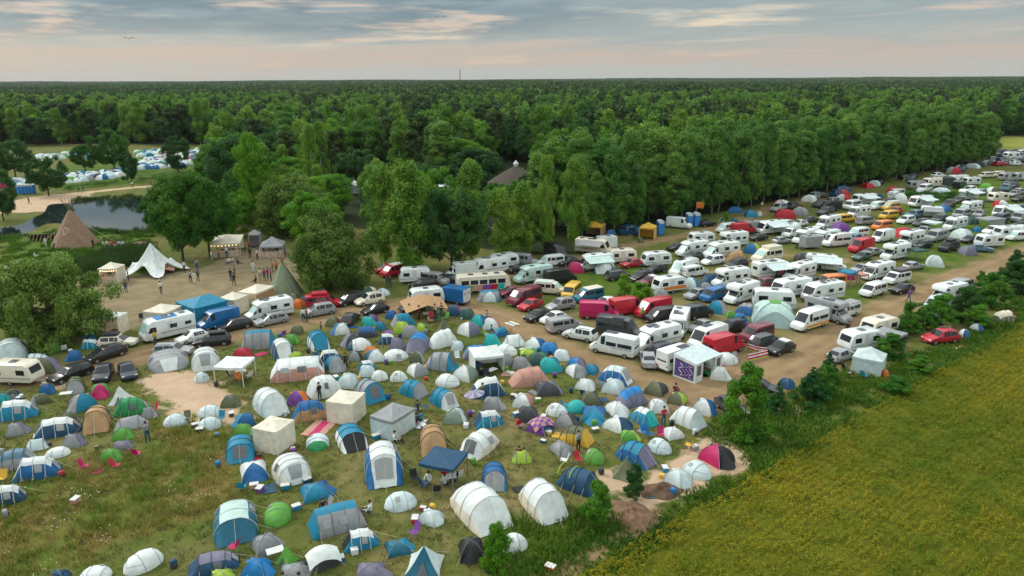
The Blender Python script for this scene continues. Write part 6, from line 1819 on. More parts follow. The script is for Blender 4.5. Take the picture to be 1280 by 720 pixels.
for i in range(5):
    mb = MB(); y = -.7 + i * .4; pts = [(-2.14, y + .22 * math.sin(t * 1.1 + i), .35 + t * .14) for t in range(10)]; mb.tube(pts, .022 + .012 * (i % 2), 4); mb.build('printed_line', simple(f'print_{i}', [(.6,.65,.75),(.5,.2,.4),(.2,.4,.65),(.7,.7,.7),(.15,.12,.4)][i], .5), o)
for x in (-2.1, -1.0, 1.0, 2.1): mb = MB(); mb.box(x - .03, x + .03, -1.24, -1.17, 0, 1.95); mb.build('frame_post', simple('white_post', (.65, .65, .62), .5, 0), o)
item(o, 'white awning room with a printed purple side wall', 'awning')
for u, v, s_ in ((868, 470, 1.3), (889, 466, 1.2)):
    p = ground(u, v); mb = MB(); mb.box(-s_, s_, -.7, .7, .008, .03); q = mb.build('green_mat', simple('green_mat', (.02, .15, .05), .8, .2)); q.location = p; q.rotation_euler = (0, 0, R(20)); item(q, 'green ground mat beside the awning room', 'mat')
# the great tipi
def tipi(box, H, rad, c, poles, desc, emblem):
    u, v = box; p = ground(u, v); o = empty('tipi', (p.x, p.y, 0)); n = 16; vs = []; fs = []
    for j in range(7):
        t = j / 6
        for i in range(n): a = 6.2832 * i / n; r = rad * (1 - t * .93) * (1 + (.02 if i % 2 else -.015)); vs.append((r * math.cos(a), r * math.sin(a), H * t))
    for j in range(6):
        for i in range(n): fs.append((j*n + i, j*n + (i+1) % n, (j+1)*n + (i+1) % n, (j+1)*n + i))
    obj('canvas', mesh('canvas', vs, fs, [c], False), o)
    for i in range(poles):
        a = 6.2832 * (i + .3) / poles; r = rad * .985; top = 1.0 + rng.uniform(.26, .42); mb = MB()
        mb.tube([(r * math.cos(a), r * math.sin(a), 0), (-r * (top - 1) * math.cos(a + .2), -r * (top - 1) * math.sin(a + .2), H * top)], .055, 5, 0, .03); mb.build('pole', wood, o)
    if emblem:
        mb = MB(); pts = []; rr = rad * .50
        for i in range(17): a = 6.2832 * i / 16; yy = .42 * math.cos(a); zz = H * .46 + .55 * math.sin(a); r_ = rad * (1 - zz / H * .93) + .06; pts.append((r_ * math.sin(yy / r_), -r_ * math.cos(yy / r_), zz))
        mb.tube(pts, .09, 4); 
        zz = H * .46; mb.tube([(-.15, -(rad * (1 - (zz-.2) / H * .93)) - .05, zz - .25), (.12, -(rad * (1 - (zz+.3) / H * .93)) - .05, zz + .3)], .09, 4); mb.build('emblem', simple('emblem_pale', (.55, .42, .30), .7, .1), o)
        rd = rad * .99; a = -2.2; zt = .75; mb = MB(); pts = [(rd * (1 - z / H * .93) * 1.02 * math.cos(a + d), rd * (1 - z / H * .93) * 1.02 * math.sin(a + d), z) for d, z in ((-.09, .1), (.09, .1), (.10, .7), (0, .98), (-.10, .7))]; mb.add(pts, [(0, 1, 2, 3, 4)]); mb.build('door_opening', simple('tipi_dark', (.012, .01, .009), .9, 0), o)
        for d in (-1, 1): mb = MB(); mb.tube([(d * rad * .35, .4, H * .62), (d * rad * 1.75, 1.2, .03)], .03, 4); mb.build('guy_line', ropem, o)
    item(o, desc, 'tipi'); return o
tc = simple('tipi_canvas', (.26, .16, .10), .8, .22, 1.5)
tipi((95, 306), 6.2, 3.9, tc, 14, 'great brown tipi with bundled poles by the pond', True)
tipi((356, 366), 4.3, 2.4, simple('netting_green', (.20, .24, .15), .7, .25, 2), 6, 'green netted tipi under the willow', False)
# white star tent
def star_tent():
    p = ground(193, 340); o = empty('star_tent', (p.x, p.y, 0), .25); n = 50; vs = []; fs = []; R0, H = 5.0, 4.5
    for j in range(9):
        t = j / 8
        for i in range(n):
            a = 6.2832 * i / n; lobe = .5 + .5 * math.cos(5 * a); rmax = R0 * (.55 + .45 * lobe ** 1.6); r = .05 + rmax * t
            z = H * (1 - t) ** 1.65 + (1.75 * (1 - lobe) ** 1.2 * t ** 1.3 + .25 * lobe * t); vs.append((r * math.cos(a), r * math.sin(a), z))
    for j in range(8):
        for i in range(n): fs.append((j*n + i, j*n + (i+1) % n, (j+1)*n + (i+1) % n, (j+1)*n + i))
    obj('canopy', mesh('canopy', vs, fs, [cloth('W')], True), o)
    mb = MB(); mb.tube([(0, 0, 0), (0, 0, H + .1)], .06, 6); mb.build('mast', wood, o)
    for k in range(5):
        a = 6.2832 * k / 5; mb = MB(); mb.tube([(R0 * math.cos(a), R0 * math.sin(a), .25), (R0 * 1.3 * math.cos(a), R0 * 1.3 * math.sin(a), .02)], .025, 4); mb.build('guy_line', ropem, o)
    MB().add([(1.0, -2.6, 1.2), (3.2, -2.0, .5), (3.0, -.4, .9), (1.2, -.9, 1.5)], [(0, 1, 2, 3)]).build('side_flap', cloth('Z'), o)
    item(o, 'white star shaped marquee with pointed peak', 'marquee')
star_tent()
# thatched round house
def thatched():
    p = ground(645, 240); o = empty('thatched_house', (p.x, p.y, 0)); n = 20; rad, e, H = 7.4, 2.4, 6.5
    mb = MB(); vs = [(rad*.86*math.cos(6.2832*i/n), rad*.86*math.sin(6.2832*i/n), z) for z in (0, e + .4) for i in range(n)]; mb.add(vs, [(i, (i+1) % n, n + (i+1) % n, n + i) for i in range(n)]); mb.build('wall', simple('dark_timber', (.08, .055, .035), .8, .3), o)
    vs = []; fs = []
    for j in range(7):
        t = j / 6
        for i in range(n): r = rad * (1 - t * .93) * (1 + rng.uniform(-.012, .012)); vs.append((r*math.cos(6.2832*i/n), r*math.sin(6.2832*i/n), e + (H - e) * t ** .92))
    for j in range(6): fs += [(j*n + i, j*n + (i+1) % n, (j+1)*n + (i+1) % n, (j+1)*n + i) for i in range(n)]
    obj('thatch_roof', mesh('thatch_roof', vs, fs, [simple('thatch', (.065, .053, .040), .95, .35, 3, .6, 6)], True), o)
    mb = MB(); mb.tube([(0, 0, H - .3), (0, 0, H + .6)], .5, 8); mb.tube([(0, 0, H + .6), (0, 0, H + 1.5)], .75, 8, 0, .1); mb.build('roof_vent', simple('vent_white', (.6, .62, .62), .5, .1), o)
    item(o, 'round house with a dark thatched cone roof', 'house')
thatched()
# long white hall roofs glimpsed in the wood, radio mast on the horizon
p = ground(690, 196); o = empty('hall', (p.x, p.y, 0), .1); MB().box(-7, 7, -3, 3, 0, 9).build('wall', simple('hall_wall', (.5, .5, .48), .7, .1), o); MB().add([(-7.3, -3.4, 8.9), (7.3, -3.4, 8.9), (7.3, 0, 11), (-7.3, 0, 11), (-7.3, 3.4, 8.9), (7.3, 3.4, 8.9)], [(0, 1, 2, 3), (3, 2, 5, 4)]).build('roof', simple('hall_roof', (.45, .5, .52), .4, .1), o); item(o, 'pale roofed hall half hidden in the wood', 'building')
p = Vector(((579 - CX) / F * 2600, 2600, 0)); o = empty('radio_mast', p); mb = MB()
for x, y in ((-3, -3), (3, -3), (3, 3), (-3, 3)): mb.tube([(x, y, 0), (x * .25, y * .25, 54)], .6, 4)
for z in range(4, 52, 6):
    k = 3 * (1 - .75 * z / 54); mb.tube([(-k, -k, z), (k, -k, z + 5)], .35, 3); mb.tube([(k, -k, z), (-k, -k, z + 5)], .35, 3)
mb.build('lattice', simple('mast_grey', (.25, .23, .23), .6, .1), o); mb = MB(); mb.tube([(0, 0, 54), (0, 0, 60)], .5, 5); mb.build('antenna', simple('mast_grey', (.25, .23, .23), .6, .1), o); item(o, 'thin lattice radio mast on the forest horizon', 'mast')
# blue portable toilets
def toilet(u, v, s=1.0):
    p = ground(u, v); o = empty('portable_toilet', (p.x, p.y, 0), .1, s); bl = simple('toilet_blue', (.02, .16, .48), .45, .1)
    bevelled(MB().box(-.55, .55, -.55, .55, .05, 2.1), .05).build('cabin', bl, o); MB().box(-.38, .38, -.575, -.555, .12, 1.95).build('door', simple('toilet_door', (.03, .22, .58), .45, .05), o)
    mb = MB(); mb.tube([(0, -.6, 2.1), (0, .6, 2.1)], .5, 10); mb.v = [(x, y, 2.1 + (z - 2.1) * .55) for x, y, z in mb.v]; mb.build('roof', simple('toilet_roof', (.55, .62, .65), .5, .05), o); return o
for i in range(5):
    o = toilet(24.5 + i * 4.2, 242.5 - i * .15, 1.05); tag(o, 'blue portable toilet in the line at the far path', 'portable toilet', 'blue toilets at the far path')
for u, v, d in ((825, 293, 'single blue portable toilet by the golden gazebo'), (861, 283, 'blue portable toilet under the orange flag'), (870, 282.5, 'blue portable toilet beside a dark car')):
    o = toilet(u, v, 1.15); item(o, d, 'portable toilet')
p = ground(869, 278); o = empty('flag', p); mb = MB(); mb.tube([(0, 0, 0), (0, 0, 4.2)], .04, 5); mb.build('pole', metal, o); mb = MB(); mb.add([(.05 + .35*i, .12*math.sin(i*1.3), z) for z in (2.9, 4.1) for i in range(5)], [(i, i+1, i+6, i+5) for i in range(4)]); mb.build('cloth', cloth('A'), o, True); item(o, 'orange flag on a pole under the poplars', 'flag')
# grey upturned boat with red rim
p = ground(174, 311); o = empty('rowing_boat', (p.x, p.y, 0), R(8)); st = [(-2.6, .15, .2), (-2.0, .7, .5), (-1, 1.0, .7), (.3, 1.1, .75), (1.6, .95, .7), (2.4, .55, .55), (2.8, .1, .3)]
loft_parts(o, st, 2.2, lambda i, k: ('hull', simple('boat_grey', (.28, .30, .33), .5, .15)), n=10); mb = MB(); mb.tube([(-1.2, -.2, .78), (.2, 0, .86), (1.4, .2, .8)], .38, 6); mb.build('cover', cloth('Z'), o); item(o, 'grey upturned boat with a red cover by the pond', 'boat')
# driftwood shelter by the tipi
p = ground(54, 301); o = empty('branch_shelter', (p.x, p.y, 0), .15)
for i in range(9):
    x = -2.6 + i * .62; mb = MB(); mb.tube([(x, -1.2, .02), (x * .9, 0, 1.15 + .25*math.sin(i)), (x, 1.4, .02)], .07, 4); mb.build('branch', wood, o)
MB().add([(-2.7, .1, 1.15), (2.6, .1, 1.2), (2.7, 1.5, .05), (-2.8, 1.5, .05)], [(0, 1, 2, 3)]).build('turf_cover', simple('turf_brown', (.10, .075, .035), .95, .4, 4), o); item(o, 'low brown branch shelter beside the great tipi', 'shelter')
# soil mounds
def mound(u, v, rx, ry, H, c, desc):
    p = ground(u, v); n, m_ = 22, 8; vs = [(0, 0, H)]; rg = random.Random(int(u))
    ph = [rg.uniform(0, 6.28) for _ in range(4)]
    for j in range(1, m_ + 1):
        t = j / m_
        for i in range(n):
            a = 6.2832*i/n; w_ = 1 + .14*math.sin(2*a + ph[0]) + .09*math.sin(5*a + ph[1]); z = H * (1 - t*t) ** 1.2 * (1 + .3*math.sin(3*a + ph[2] + 4*t)) + rg.uniform(-.04, .04) * (t < 1); vs.append((rx*t*w_*math.cos(a), ry*t*w_*math.sin(a), max(z, -.01)))
    fs = [(0, 1 + i, 1 + (i+1) % n) for i in range(n)]
    for j in range(m_ - 1): fs += [(1 + j*n + i, 1 + (j+1)*n + i, 1 + (j+1)*n + (i+1) % n, 1 + j*n + (i+1) % n) for i in range(n)]
    o = obj('soil_mound', mesh('soil_mound', vs, fs, [c], True)); o.location = p; o.rotation_euler = (0, 0, .5); item(o, desc, 'soil mound')
soil = simple('brown_soil', (.185, .105, .058), .95, .45, 2.0, .9, 5); soil2 = simple('dark_soil', (.12, .07, .042), .95, .45, 2.0, .9, 5)
mound(788, 644, 1.7, 1.9, .45, soil, 'broad brown soil mound by the crop edge'); mound(826, 614, 1.6, 1.1, .45, soil2, 'dark soil mound on the sand by pale tents')
# striped windbreak
p = ground(950, 446); o = empty('windbreak', (p.x, p.y, 0), 0); pts = [(-1.6, -1.3), (-.4, -.7), (.9, .0), (1.1, .6), (.1, .9), (-.6, 1.9)]
for k, (cc, z0, z1) in enumerate((('L', .05, .18), ('M', .18, .36), ('W', .36, .52), ('R', .52, .68), ('W', .68, .8))):
    mb = MB(); mb.add([(x - .25 * z, y, z) for x, y in pts for z in (z0, z1)], [(2*i, 2*i+2, 2*i+3, 2*i+1) for i in range(len(pts) - 1)]); mb.build('stripe_cloth', cloth(cc), o)
for x, y in pts: mb = MB(); mb.tube([(x, y, 0), (x - .25, y, .95)], .025, 4); mb.build('stake', wood, o)
item(o, 'striped windbreak beside the small black car', 'windbreak')
# beach umbrella
p = ground(589, 517); o = empty('beach_umbrella', (p.x, p.y, 0)); n = 12; vs = [(.3, 0, 2.15)] + [(.3 + .9*math.cos(6.2832*i/n), .9*math.sin(6.2832*i/n), 1.85 + .12*math.cos(6.2832*i/n)) for i in range(n)]
for i in range(n): obj('gore', mesh('gore', [vs[0], vs[1 + i], vs[1 + (i+1) % n]], [(0, 1, 2)], [cloth('H') if i % 2 else simple('mauve_pale', (.33, .31, .42), .6)]), o)
mb = MB(); mb.tube([(0, 0, 0), (.3, 0, 2.2)], .025, 5); mb.build('pole', metal, o); item(o, 'striped mauve beach umbrella on a pale pole', 'umbrella')
# camping chairs, tables, boxes, blankets
def chair(u, v, c, rz):
    p = ground(u, v); o = empty('camping_chair', (p.x, p.y, 0), rz)
    vs = [(-.26, -.25, .44), (.26, -.25, .44), (.26, .22, .38), (-.26, .22, .38)]; obj('seat', mesh('seat', vs, [(0, 1, 2, 3)], [cloth(c)]), o); obj('backrest', mesh('backrest', [(-.26, .22, .4), (.26, .22, .4), (.27, .42, .95), (-.27, .42, .95)], [(0, 1, 2, 3)], [cloth(c)]), o)
    for a, b in (((-.28, -.27, 0), (.26, .25, .42)), ((.28, -.27, 0), (-.26, .25, .42)), ((-.28, .3, 0), (-.26, -.25, .6)), ((.28, .3, 0), (.26, -.25, .6))): mb = MB(); mb.tube([a, b], .018, 4); mb.build('leg', poleg, o)
    return o
def table(u, v, rz, c=None):
    p = ground(u, v); o = empty('camping_table', (p.x, p.y, 0), rz); MB().box(-.5, .5, -.32, .32, .68, .72).build('table_top', c or simple('table_white', (.6, .6, .58), .5, .1), o)
    for x in (-.45, .45):
        for y in (-.27, .27): mb = MB(); mb.tube([(x, y, 0), (x, y, .68)], .018, 4); mb.build('leg', metal, o)
    return o
def crate(u, v, c, s=.3):
    p = ground(u, v); o = empty('cool_box', (p.x, p.y, 0), rng.uniform(0, 3)); bevelled(MB().box(-s, s, -s*.7, s*.7, .01, s*1.05), .03).build('box', simple('box_' + c, COL[c], .5, .1), o); bevelled(MB().box(-s*1.05, s*1.05, -s*.75, s*.75, s*1.055, s*1.3), .03).build('lid', simple('box_lid', (.6, .6, .58), .5, .1), o); return o
def blanket(u, v, c, s, c2=None):
    p = ground(u, v); n = 6; vs = [((i/n - .5)*2*s, (j/n - .5)*1.4*s, .03 + rng.uniform(0, .05)) for i in range(n+1) for j in range(n+1)]; fs = [(i*(n+1)+j, (i+1)*(n+1)+j, (i+1)*(n+1)+j+1, i*(n+1)+j+1) for i in range(n) for j in range(n)]
    o = obj('blanket', mesh('blanket', vs, fs, [cloth(c), cloth(c2 or c)], True, [(k // 2 + k // 6) % 2 for k in range(n*n)])); o.location = p; o.rotation_euler = (0, 0, rng.uniform(0, 3)); return o
cn = dict(X='black', B='blue', A='orange', R='red', W='white', N='navy', G='green', Z='pink', U='bright blue', F='beige', S='grey', C='cyan', M='magenta', V='purple')
for u, v, c, rz, where in ((519, 604, 'X', .5, 'beside the navy canopy'), (530, 610, 'N', 2.4, 'in front of the navy canopy'), (546, 618, 'X', 3.4, 'near the navy canopy leg'), (556, 600, 'R', .2, 'under the navy canopy'), (566, 606, 'X', 5.0, 'under the navy canopy'), (572, 600, 'W', 4.0, 'under the navy canopy'),
    (300, 478, 'A', .8, 'under the white canopy'), (290, 474, 'X', 1.8, 'under the white canopy'), (312, 474, 'F', 4, 'under the white canopy'), (806, 546, 'U', .3, 'by the pale pop-up tent'), (813, 548, 'B', 1.0, 'by the pale pop-up tent'), (610, 474, 'X', .4, 'in the open white pavilion'), (600, 466, 'N', .2, 'beside the open white pavilion'), (594, 464, 'X', 5.8, 'beside the open white pavilion'),
    (540, 400, 'R', .4, 'under the tan sheet awning'), (520, 398, 'A', 2, 'under the tan sheet awning'), (548, 402, 'X', 1, 'under the tan sheet awning'), (980, 350, 'X', .2, 'before the awning motorhome'), (968, 352, 'R', 1.2, 'before the awning motorhome'), (880, 460, 'X', .4, 'at the awning room door'), (1026, 340, 'X', .3, 'under the wide white awning'), (1036, 338, 'B', .8, 'under the wide white awning'), (920, 452, 'S', .3, 'beside the white pop-up tent'), (152, 412, 'R', .6, 'by the lit white gazebo'), (178, 402, 'X', .6, 'beside the cream pavilion')):
    item(chair(u, v, c, rz), f'{cn[c]} folding chair {where}', 'chair')
for u, v, rz, where in ((562, 606, .2, 'under the navy canopy'), (302, 472, .3, 'under the white canopy'), (615, 470, .8, 'in the open white pavilion'), (884, 456, .6, 'at the awning room door'), (84, 500, .3, 'beside the olive tunnel tents'), (345, 700, .5, 'beside the grey dome tent'), (534, 398, .4, 'under the tan sheet awning'), (972, 348, .1, 'before the awning motorhome')):
    item(table(u, v, rz), f'small camping table {where}', 'table')
for u, v, c, where in ((519, 652, 'R', 'beside the small pale dome tent'), (424, 702, 'B', 'beside the dark brown tent'), (357, 611, 'C', 'in front of the cream family dome'), (384, 603, 'N', 'at the cream family dome'), (470, 548, 'C', 'behind the large blue tunnel'), (250, 540, 'X', 'on the sand by pale pop-ups'), (245, 534, 'X', 'beside the crumpled pop-up'), (318, 610, 'Z', 'before the blue door dome'), (325, 614, 'V', 'before the blue door dome'), (688, 713, 'R', 'at the crop corner'), (443, 691, 'W', 'beside the cyan walled tent'), (648, 500, 'B', 'by the charcoal dome'), (646, 520, 'U', 'beside the charcoal dome'), (679, 524, 'C', 'behind the spotted cloth tent'), (420, 474, 'C', 'by the cyan dome front'), (640, 470, 'F', 'by the open white pavilion'), (868, 562, 'S', 'on the sand near the magenta dome'), (530, 536, 'C', 'by the grey pavilion'), (95, 628, 'Z', 'beside the navy sided tunnel')):
    item(crate(u, v, c), f'{cn[c]} cool box {where}', 'box')
for u, v, c, s, c2, d in ((399, 536, 'Z', 1.4, 'M', 'pink patterned blanket by the cream cube'), (522, 530, 'W', .9, 'S', 'pale blanket by the grey pavilion'), (640, 468, 'Z', 1.0, 'T', 'pink rug before the salmon tunnel'), (1206, 434, 'Z', .8, 'Z', 'pink mat on the stony crop edge'), (640, 405, 'F', .8, 'S', 'beige mat on the field track'), (66, 478, 'F', .9, 'S', 'beige mat beside the cream caravan'), (1128, 462, 'A', .6, 'A', 'orange sheet on the crop edge')):
    item(blanket(u, v, c, s, c2), d, 'blanket')
# white tarp and pink cloth on tents
def draped(u, v, z, s, c, desc, fm2=None):
    p = ground(u, v); n = 6; vs = [((i/n - .5)*2*s, (j/n - .5)*1.6*s, z - 1.05*z*((i/n - .5)**2 + (j/n - .5)**2) * 1.3 + rng.uniform(-.03, .03)) for i in range(n+1) for j in range(n+1)]; fs = [(i*(n+1)+j, (i+1)*(n+1)+j, (i+1)*(n+1)+j+1, i*(n+1)+j+1) for i in range(n) for j in range(n)]
    o = obj('tarp', mesh('tarp', vs, fs, [cloth(c), cloth(fm2 or c)], True, [(k + k // 6) % 2 for k in range(n*n)])); o.location = p; o.rotation_euler = (0, 0, .5); item(o, desc, 'tarp')
draped(404, 706, 1.25, .95, 'W', 'white tarp thrown over the brown dome'); draped(676, 537, 1.12, 1.0, 'Z', 'pink spotted cloth draped over a dark dome', 'V')
# birds
for u, v, d in ((161, 48, 2.6), (551, 21, 2.6)):
    q = M3 @ Vector(((u - CX) / F, -(v - CY) / F, -1)); q = q * 150 + Vector((0, 0, HCAM)); mb = MB(); mb.add([(0, -.25, 0), (.12, 0, .05), (0, .35, 0), (-.12, 0, .05), (.75, .1, .22), (1.3, -.05, .08), (-.75, .1, .22), (-1.3, -.05, .08), (0, 0, -.12)], [(0, 1, 2), (0, 2, 3), (0, 8, 1), (1, 8, 2), (2, 8, 3), (3, 8, 0), (1, 4, 2), (1, 5, 4), (3, 2, 6), (3, 6, 7)])
    o = mb.build('bird', simple('bird_dark', (.03, .03, .035), .8, 0)); o.location = q; item(o, 'dark bird gliding high over ' + ('the far tents' if u < 300 else 'the wood'), 'bird')

# ---------------------------------------------------------------- people
def person_mesh(pose):
    J = dict(stand=[(0,0,.95),(0,0,1.2),(0,0,1.42),(0,.02,1.52),(0,.03,1.66),(-.1,0,.9),(-.12,.03,.48),(-.12,0,.06),(-.12,.12,.03),(.1,0,.9),(.13,-.02,.48),(.14,0,.06),(.15,.12,.03),(-.2,0,1.4),(-.27,-.02,1.12),(-.25,.1,.88),(.2,0,1.4),(.27,.0,1.12),(.24,.14,.92)],
        walk=[(0,0,.95),(0,.02,1.2),(0,.04,1.42),(0,.06,1.52),(0,.08,1.66),(-.1,0,.9),(-.11,.18,.5),(-.11,.26,.07),(-.11,.38,.05),(.1,0,.9),(.11,-.1,.5),(.11,-.36,.16),(.11,-.28,.05),(-.2,.03,1.4),(-.26,-.12,1.14),(-.25,-.16,.9),(.2,.03,1.4),(.26,.14,1.14),(.22,.3,.96)],
        sit=[(0,0,.14),(0,-.04,.40),(0,-.03,.62),(0,0,.72),(0,.03,.86),(-.1,.05,.13),(-.18,.42,.34),(-.14,.62,.07),(-.14,.74,.05),(.1,.05,.13),(.16,.42,.36),(.12,.66,.07),(.12,.78,.05),(-.2,-.03,.6),(-.26,.12,.36),(-.14,.36,.36),(.2,-.03,.6),(.28,.1,.36),(.15,.36,.4)])[pose]
    E = [(0,1),(1,2),(2,3),(3,4),(0,5),(5,6),(6,7),(7,8),(0,9),(9,10),(10,11),(11,12),(2,13),(13,14),(14,15),(2,16),(16,17),(17,18)]
    rad = [.14,.13,.13,.055,.105,.09,.062,.045,.04,.09,.062,.045,.04,.062,.045,.036,.062,.045,.036]
    me = bpy.data.meshes.new('person'); me.from_pydata(J, E, []); o = bpy.data.objects.new('person', me); col.objects.link(o)
    sk = o.modifiers.new('skin', 'SKIN'); sk.use_smooth_shade = True
    lay = me.skin_vertices[0].data if me.skin_vertices else None
    if lay is None:
        bm = bmesh.new(); bm.from_mesh(me); bm.verts.layers.skin.verify(); bm.to_mesh(me); bm.free(); lay = me.skin_vertices[0].data
    for i, r in enumerate(rad): lay[i].radius = (r, r * (.72 if i in (1, 2) else 1)); lay[i].use_root = i == 0
    sb = o.modifiers.new('sub', 'SUBSURF'); sb.levels = 1
    dg = bpy.context.evaluated_depsgraph_get(); out = bpy.data.meshes.new_from_object(o.evaluated_get(dg)); bpy.data.objects.remove(o)
    out.materials.clear()
    for m_ in (skin, cloth('S'), cloth('N'), plast): out.materials.append(m_)
    hd = Vector(J[4]); hands = [Vector(J[15]), Vector(J[18])]; feet = [Vector(J[8]), Vector(J[12])]; legs = [J[k] for k in (0, 5, 6, 7, 9, 10, 11)]; tors = [J[k] for k in (1, 2, 13, 14, 16, 17)]
    for f in out.polygons:
        c = f.center; dist = lambda L: min((c - Vector(q)).length for q in L)
        if (c - hd).length < .16 or dist(hands) < .11 or (c - Vector(J[3])).length < .07: f.material_index = 0
        elif dist(feet) < .13: f.material_index = 3
        else: f.material_index = 2 if dist(legs) < dist(tors) else 1
    hb = MB(); ico(hb, (hd.x, hd.y - .025, hd.z + .045), .118); return out, hb.mesh('hair', [hairm], True)
PM = {k: person_mesh(k) for k in ('stand', 'walk', 'sit')}
skirts = ['X', 'N', 'O', 'B', 'D', 'F']
def person(u, v, pose, top, bot, desc, rz=None):
    p = ground(u, v); me, hm = PM[pose]; o = obj('person', me, None, [skin, cloth(top), cloth(bot), plast]); o.location = p; o.rotation_euler = (0, 0, rng.uniform(0, 6.28) if rz is None else rz); o.scale = (1.06,) * 3
    obj('hair', hm, o); item(o, desc, 'person', 'people at the festival camp')
cw_ = dict(cn, W='white', D='dark grey', O='olive', F='beige', T='tan', H='mauve', P='pale', k='maroon')
PE = '''158 366 stand D N alone on the festival ground
202 368 walk W D crossing the festival ground
239 354 stand S X in the trio on open ground
244 355 stand W F in the trio on open ground
248 352 stand D X in the trio on open ground
289 351 stand X N beside two others in black
293 357 walk X X in the middle of the festival ground
294 347 stand D X behind two others in black
317 341 stand W W near the grass patch
320 353 sit X D sitting near the grass patch
326 351 stand F S by the colourful group
331 351 stand M N in the colourful group
335 349 stand V B in the colourful group
339 351 stand M D in the colourful group
341 340 stand T O near the netted tipi
346 341 stand A D near the netted tipi
322 325 stand W X before the grey roofed stall
313 322 stand D X between the two stalls
330 320 stand X N at the glowing grill
338 321 stand R D at the glowing grill
347 321 stand k N at the glowing grill
291 328 sit W D sitting before the long stall
297 330 sit X N sitting before the long stall
286 329 sit F B sitting before the long stall
265 327 stand W S left of the long stall
274 324 stand Z D at the counter of the long stall
284 322 stand W N at the counter of the long stall
296 319 stand F D at the counter of the long stall
307 314 stand M X beside the long stall
312 315 stand R D beside the long stall
231 341 stand P D beside the star marquee
247 338 stand S N beside the star marquee
210 342 sit R N under the star marquee
138 351 stand X D inside the warm lit stall
146 351 stand A N inside the warm lit stall
131 352 stand W D inside the warm lit stall
161 351 stand S D by the warm lit stall
58 309 stand F W near the branch shelter
44 322 sit W F on the grass by the tipi
24 345 sit Z X with pink top on the grass
33 345 sit W D on the grass behind the round tree
8 338 sit F D at the meadow margin
130 313 stand W D in the line beside the tipi
135 313 stand F N in the line beside the tipi
140 313 stand A D in the line beside the tipi
145 313 stand R W in the line beside the tipi
150 313 stand P N in the line beside the tipi
155 313 stand W D in the line beside the tipi
117 311 stand D X at the edge of the great tipi
195 433 stand Y D beside the blue tarp motorhome
237 403 stand X D before the teal marquee
380 403 stand W N walking past the silver people carrier
384 403 stand k D walking past the silver people carrier
484 361 stand X D in the couple by the birch
488 360 stand D N in the couple by the birch
99 241 walk X N on the sandy path
105 241 walk D N on the sandy path
166 235 walk W D on the pale path
189 233 walk R N on the pale path
203 232 walk X D on the pale path
215 231 walk D N on the pale path
37 256 walk X D on the sandy bank
521 530 sit X M sitting by the grey pavilion
526 527 sit C X sitting by the grey pavilion
649 572 sit k N sitting by the cream tunnel
655 574 sit W X sitting by the lime lean-to
536 604 sit W N sitting at the navy canopy
556 608 sit P X sitting under the navy canopy
803 403 stand G D beside the dark grey camper van
970 350 stand X N under the motorhome awning
975 351 stand R D under the motorhome awning
980 349 stand k X under the motorhome awning
985 350 stand D N under the motorhome awning
967 356 sit Z N before the motorhome awning
1058 421 stand X X on the track by the vivid green tent
1135 378 walk V N walking on the upper track
760 312 stand R D beside the beige caravan
952 262 stand F T under the poplars in beige
1264 398 sit R N at the beige tunnel tent
512 398 stand W N under the tan awning
524 400 stand R X under the tan awning
536 404 sit Z D under the tan awning
544 398 stand W X under the tan awning
552 397 stand D N under the tan awning
598 357 stand Z N before the painted coach
612 355 stand X D before the painted coach
602 470 sit X N in the open pavilion'''
for ln in PE.split('\n'):
    f = ln.split(); person(float(f[0]), float(f[1]), f[2], f[3], f[4], f'person in {cw_.get(f[3], "yellow" if f[3]=="Y" else "plain")} top {" ".join(f[5:])}')

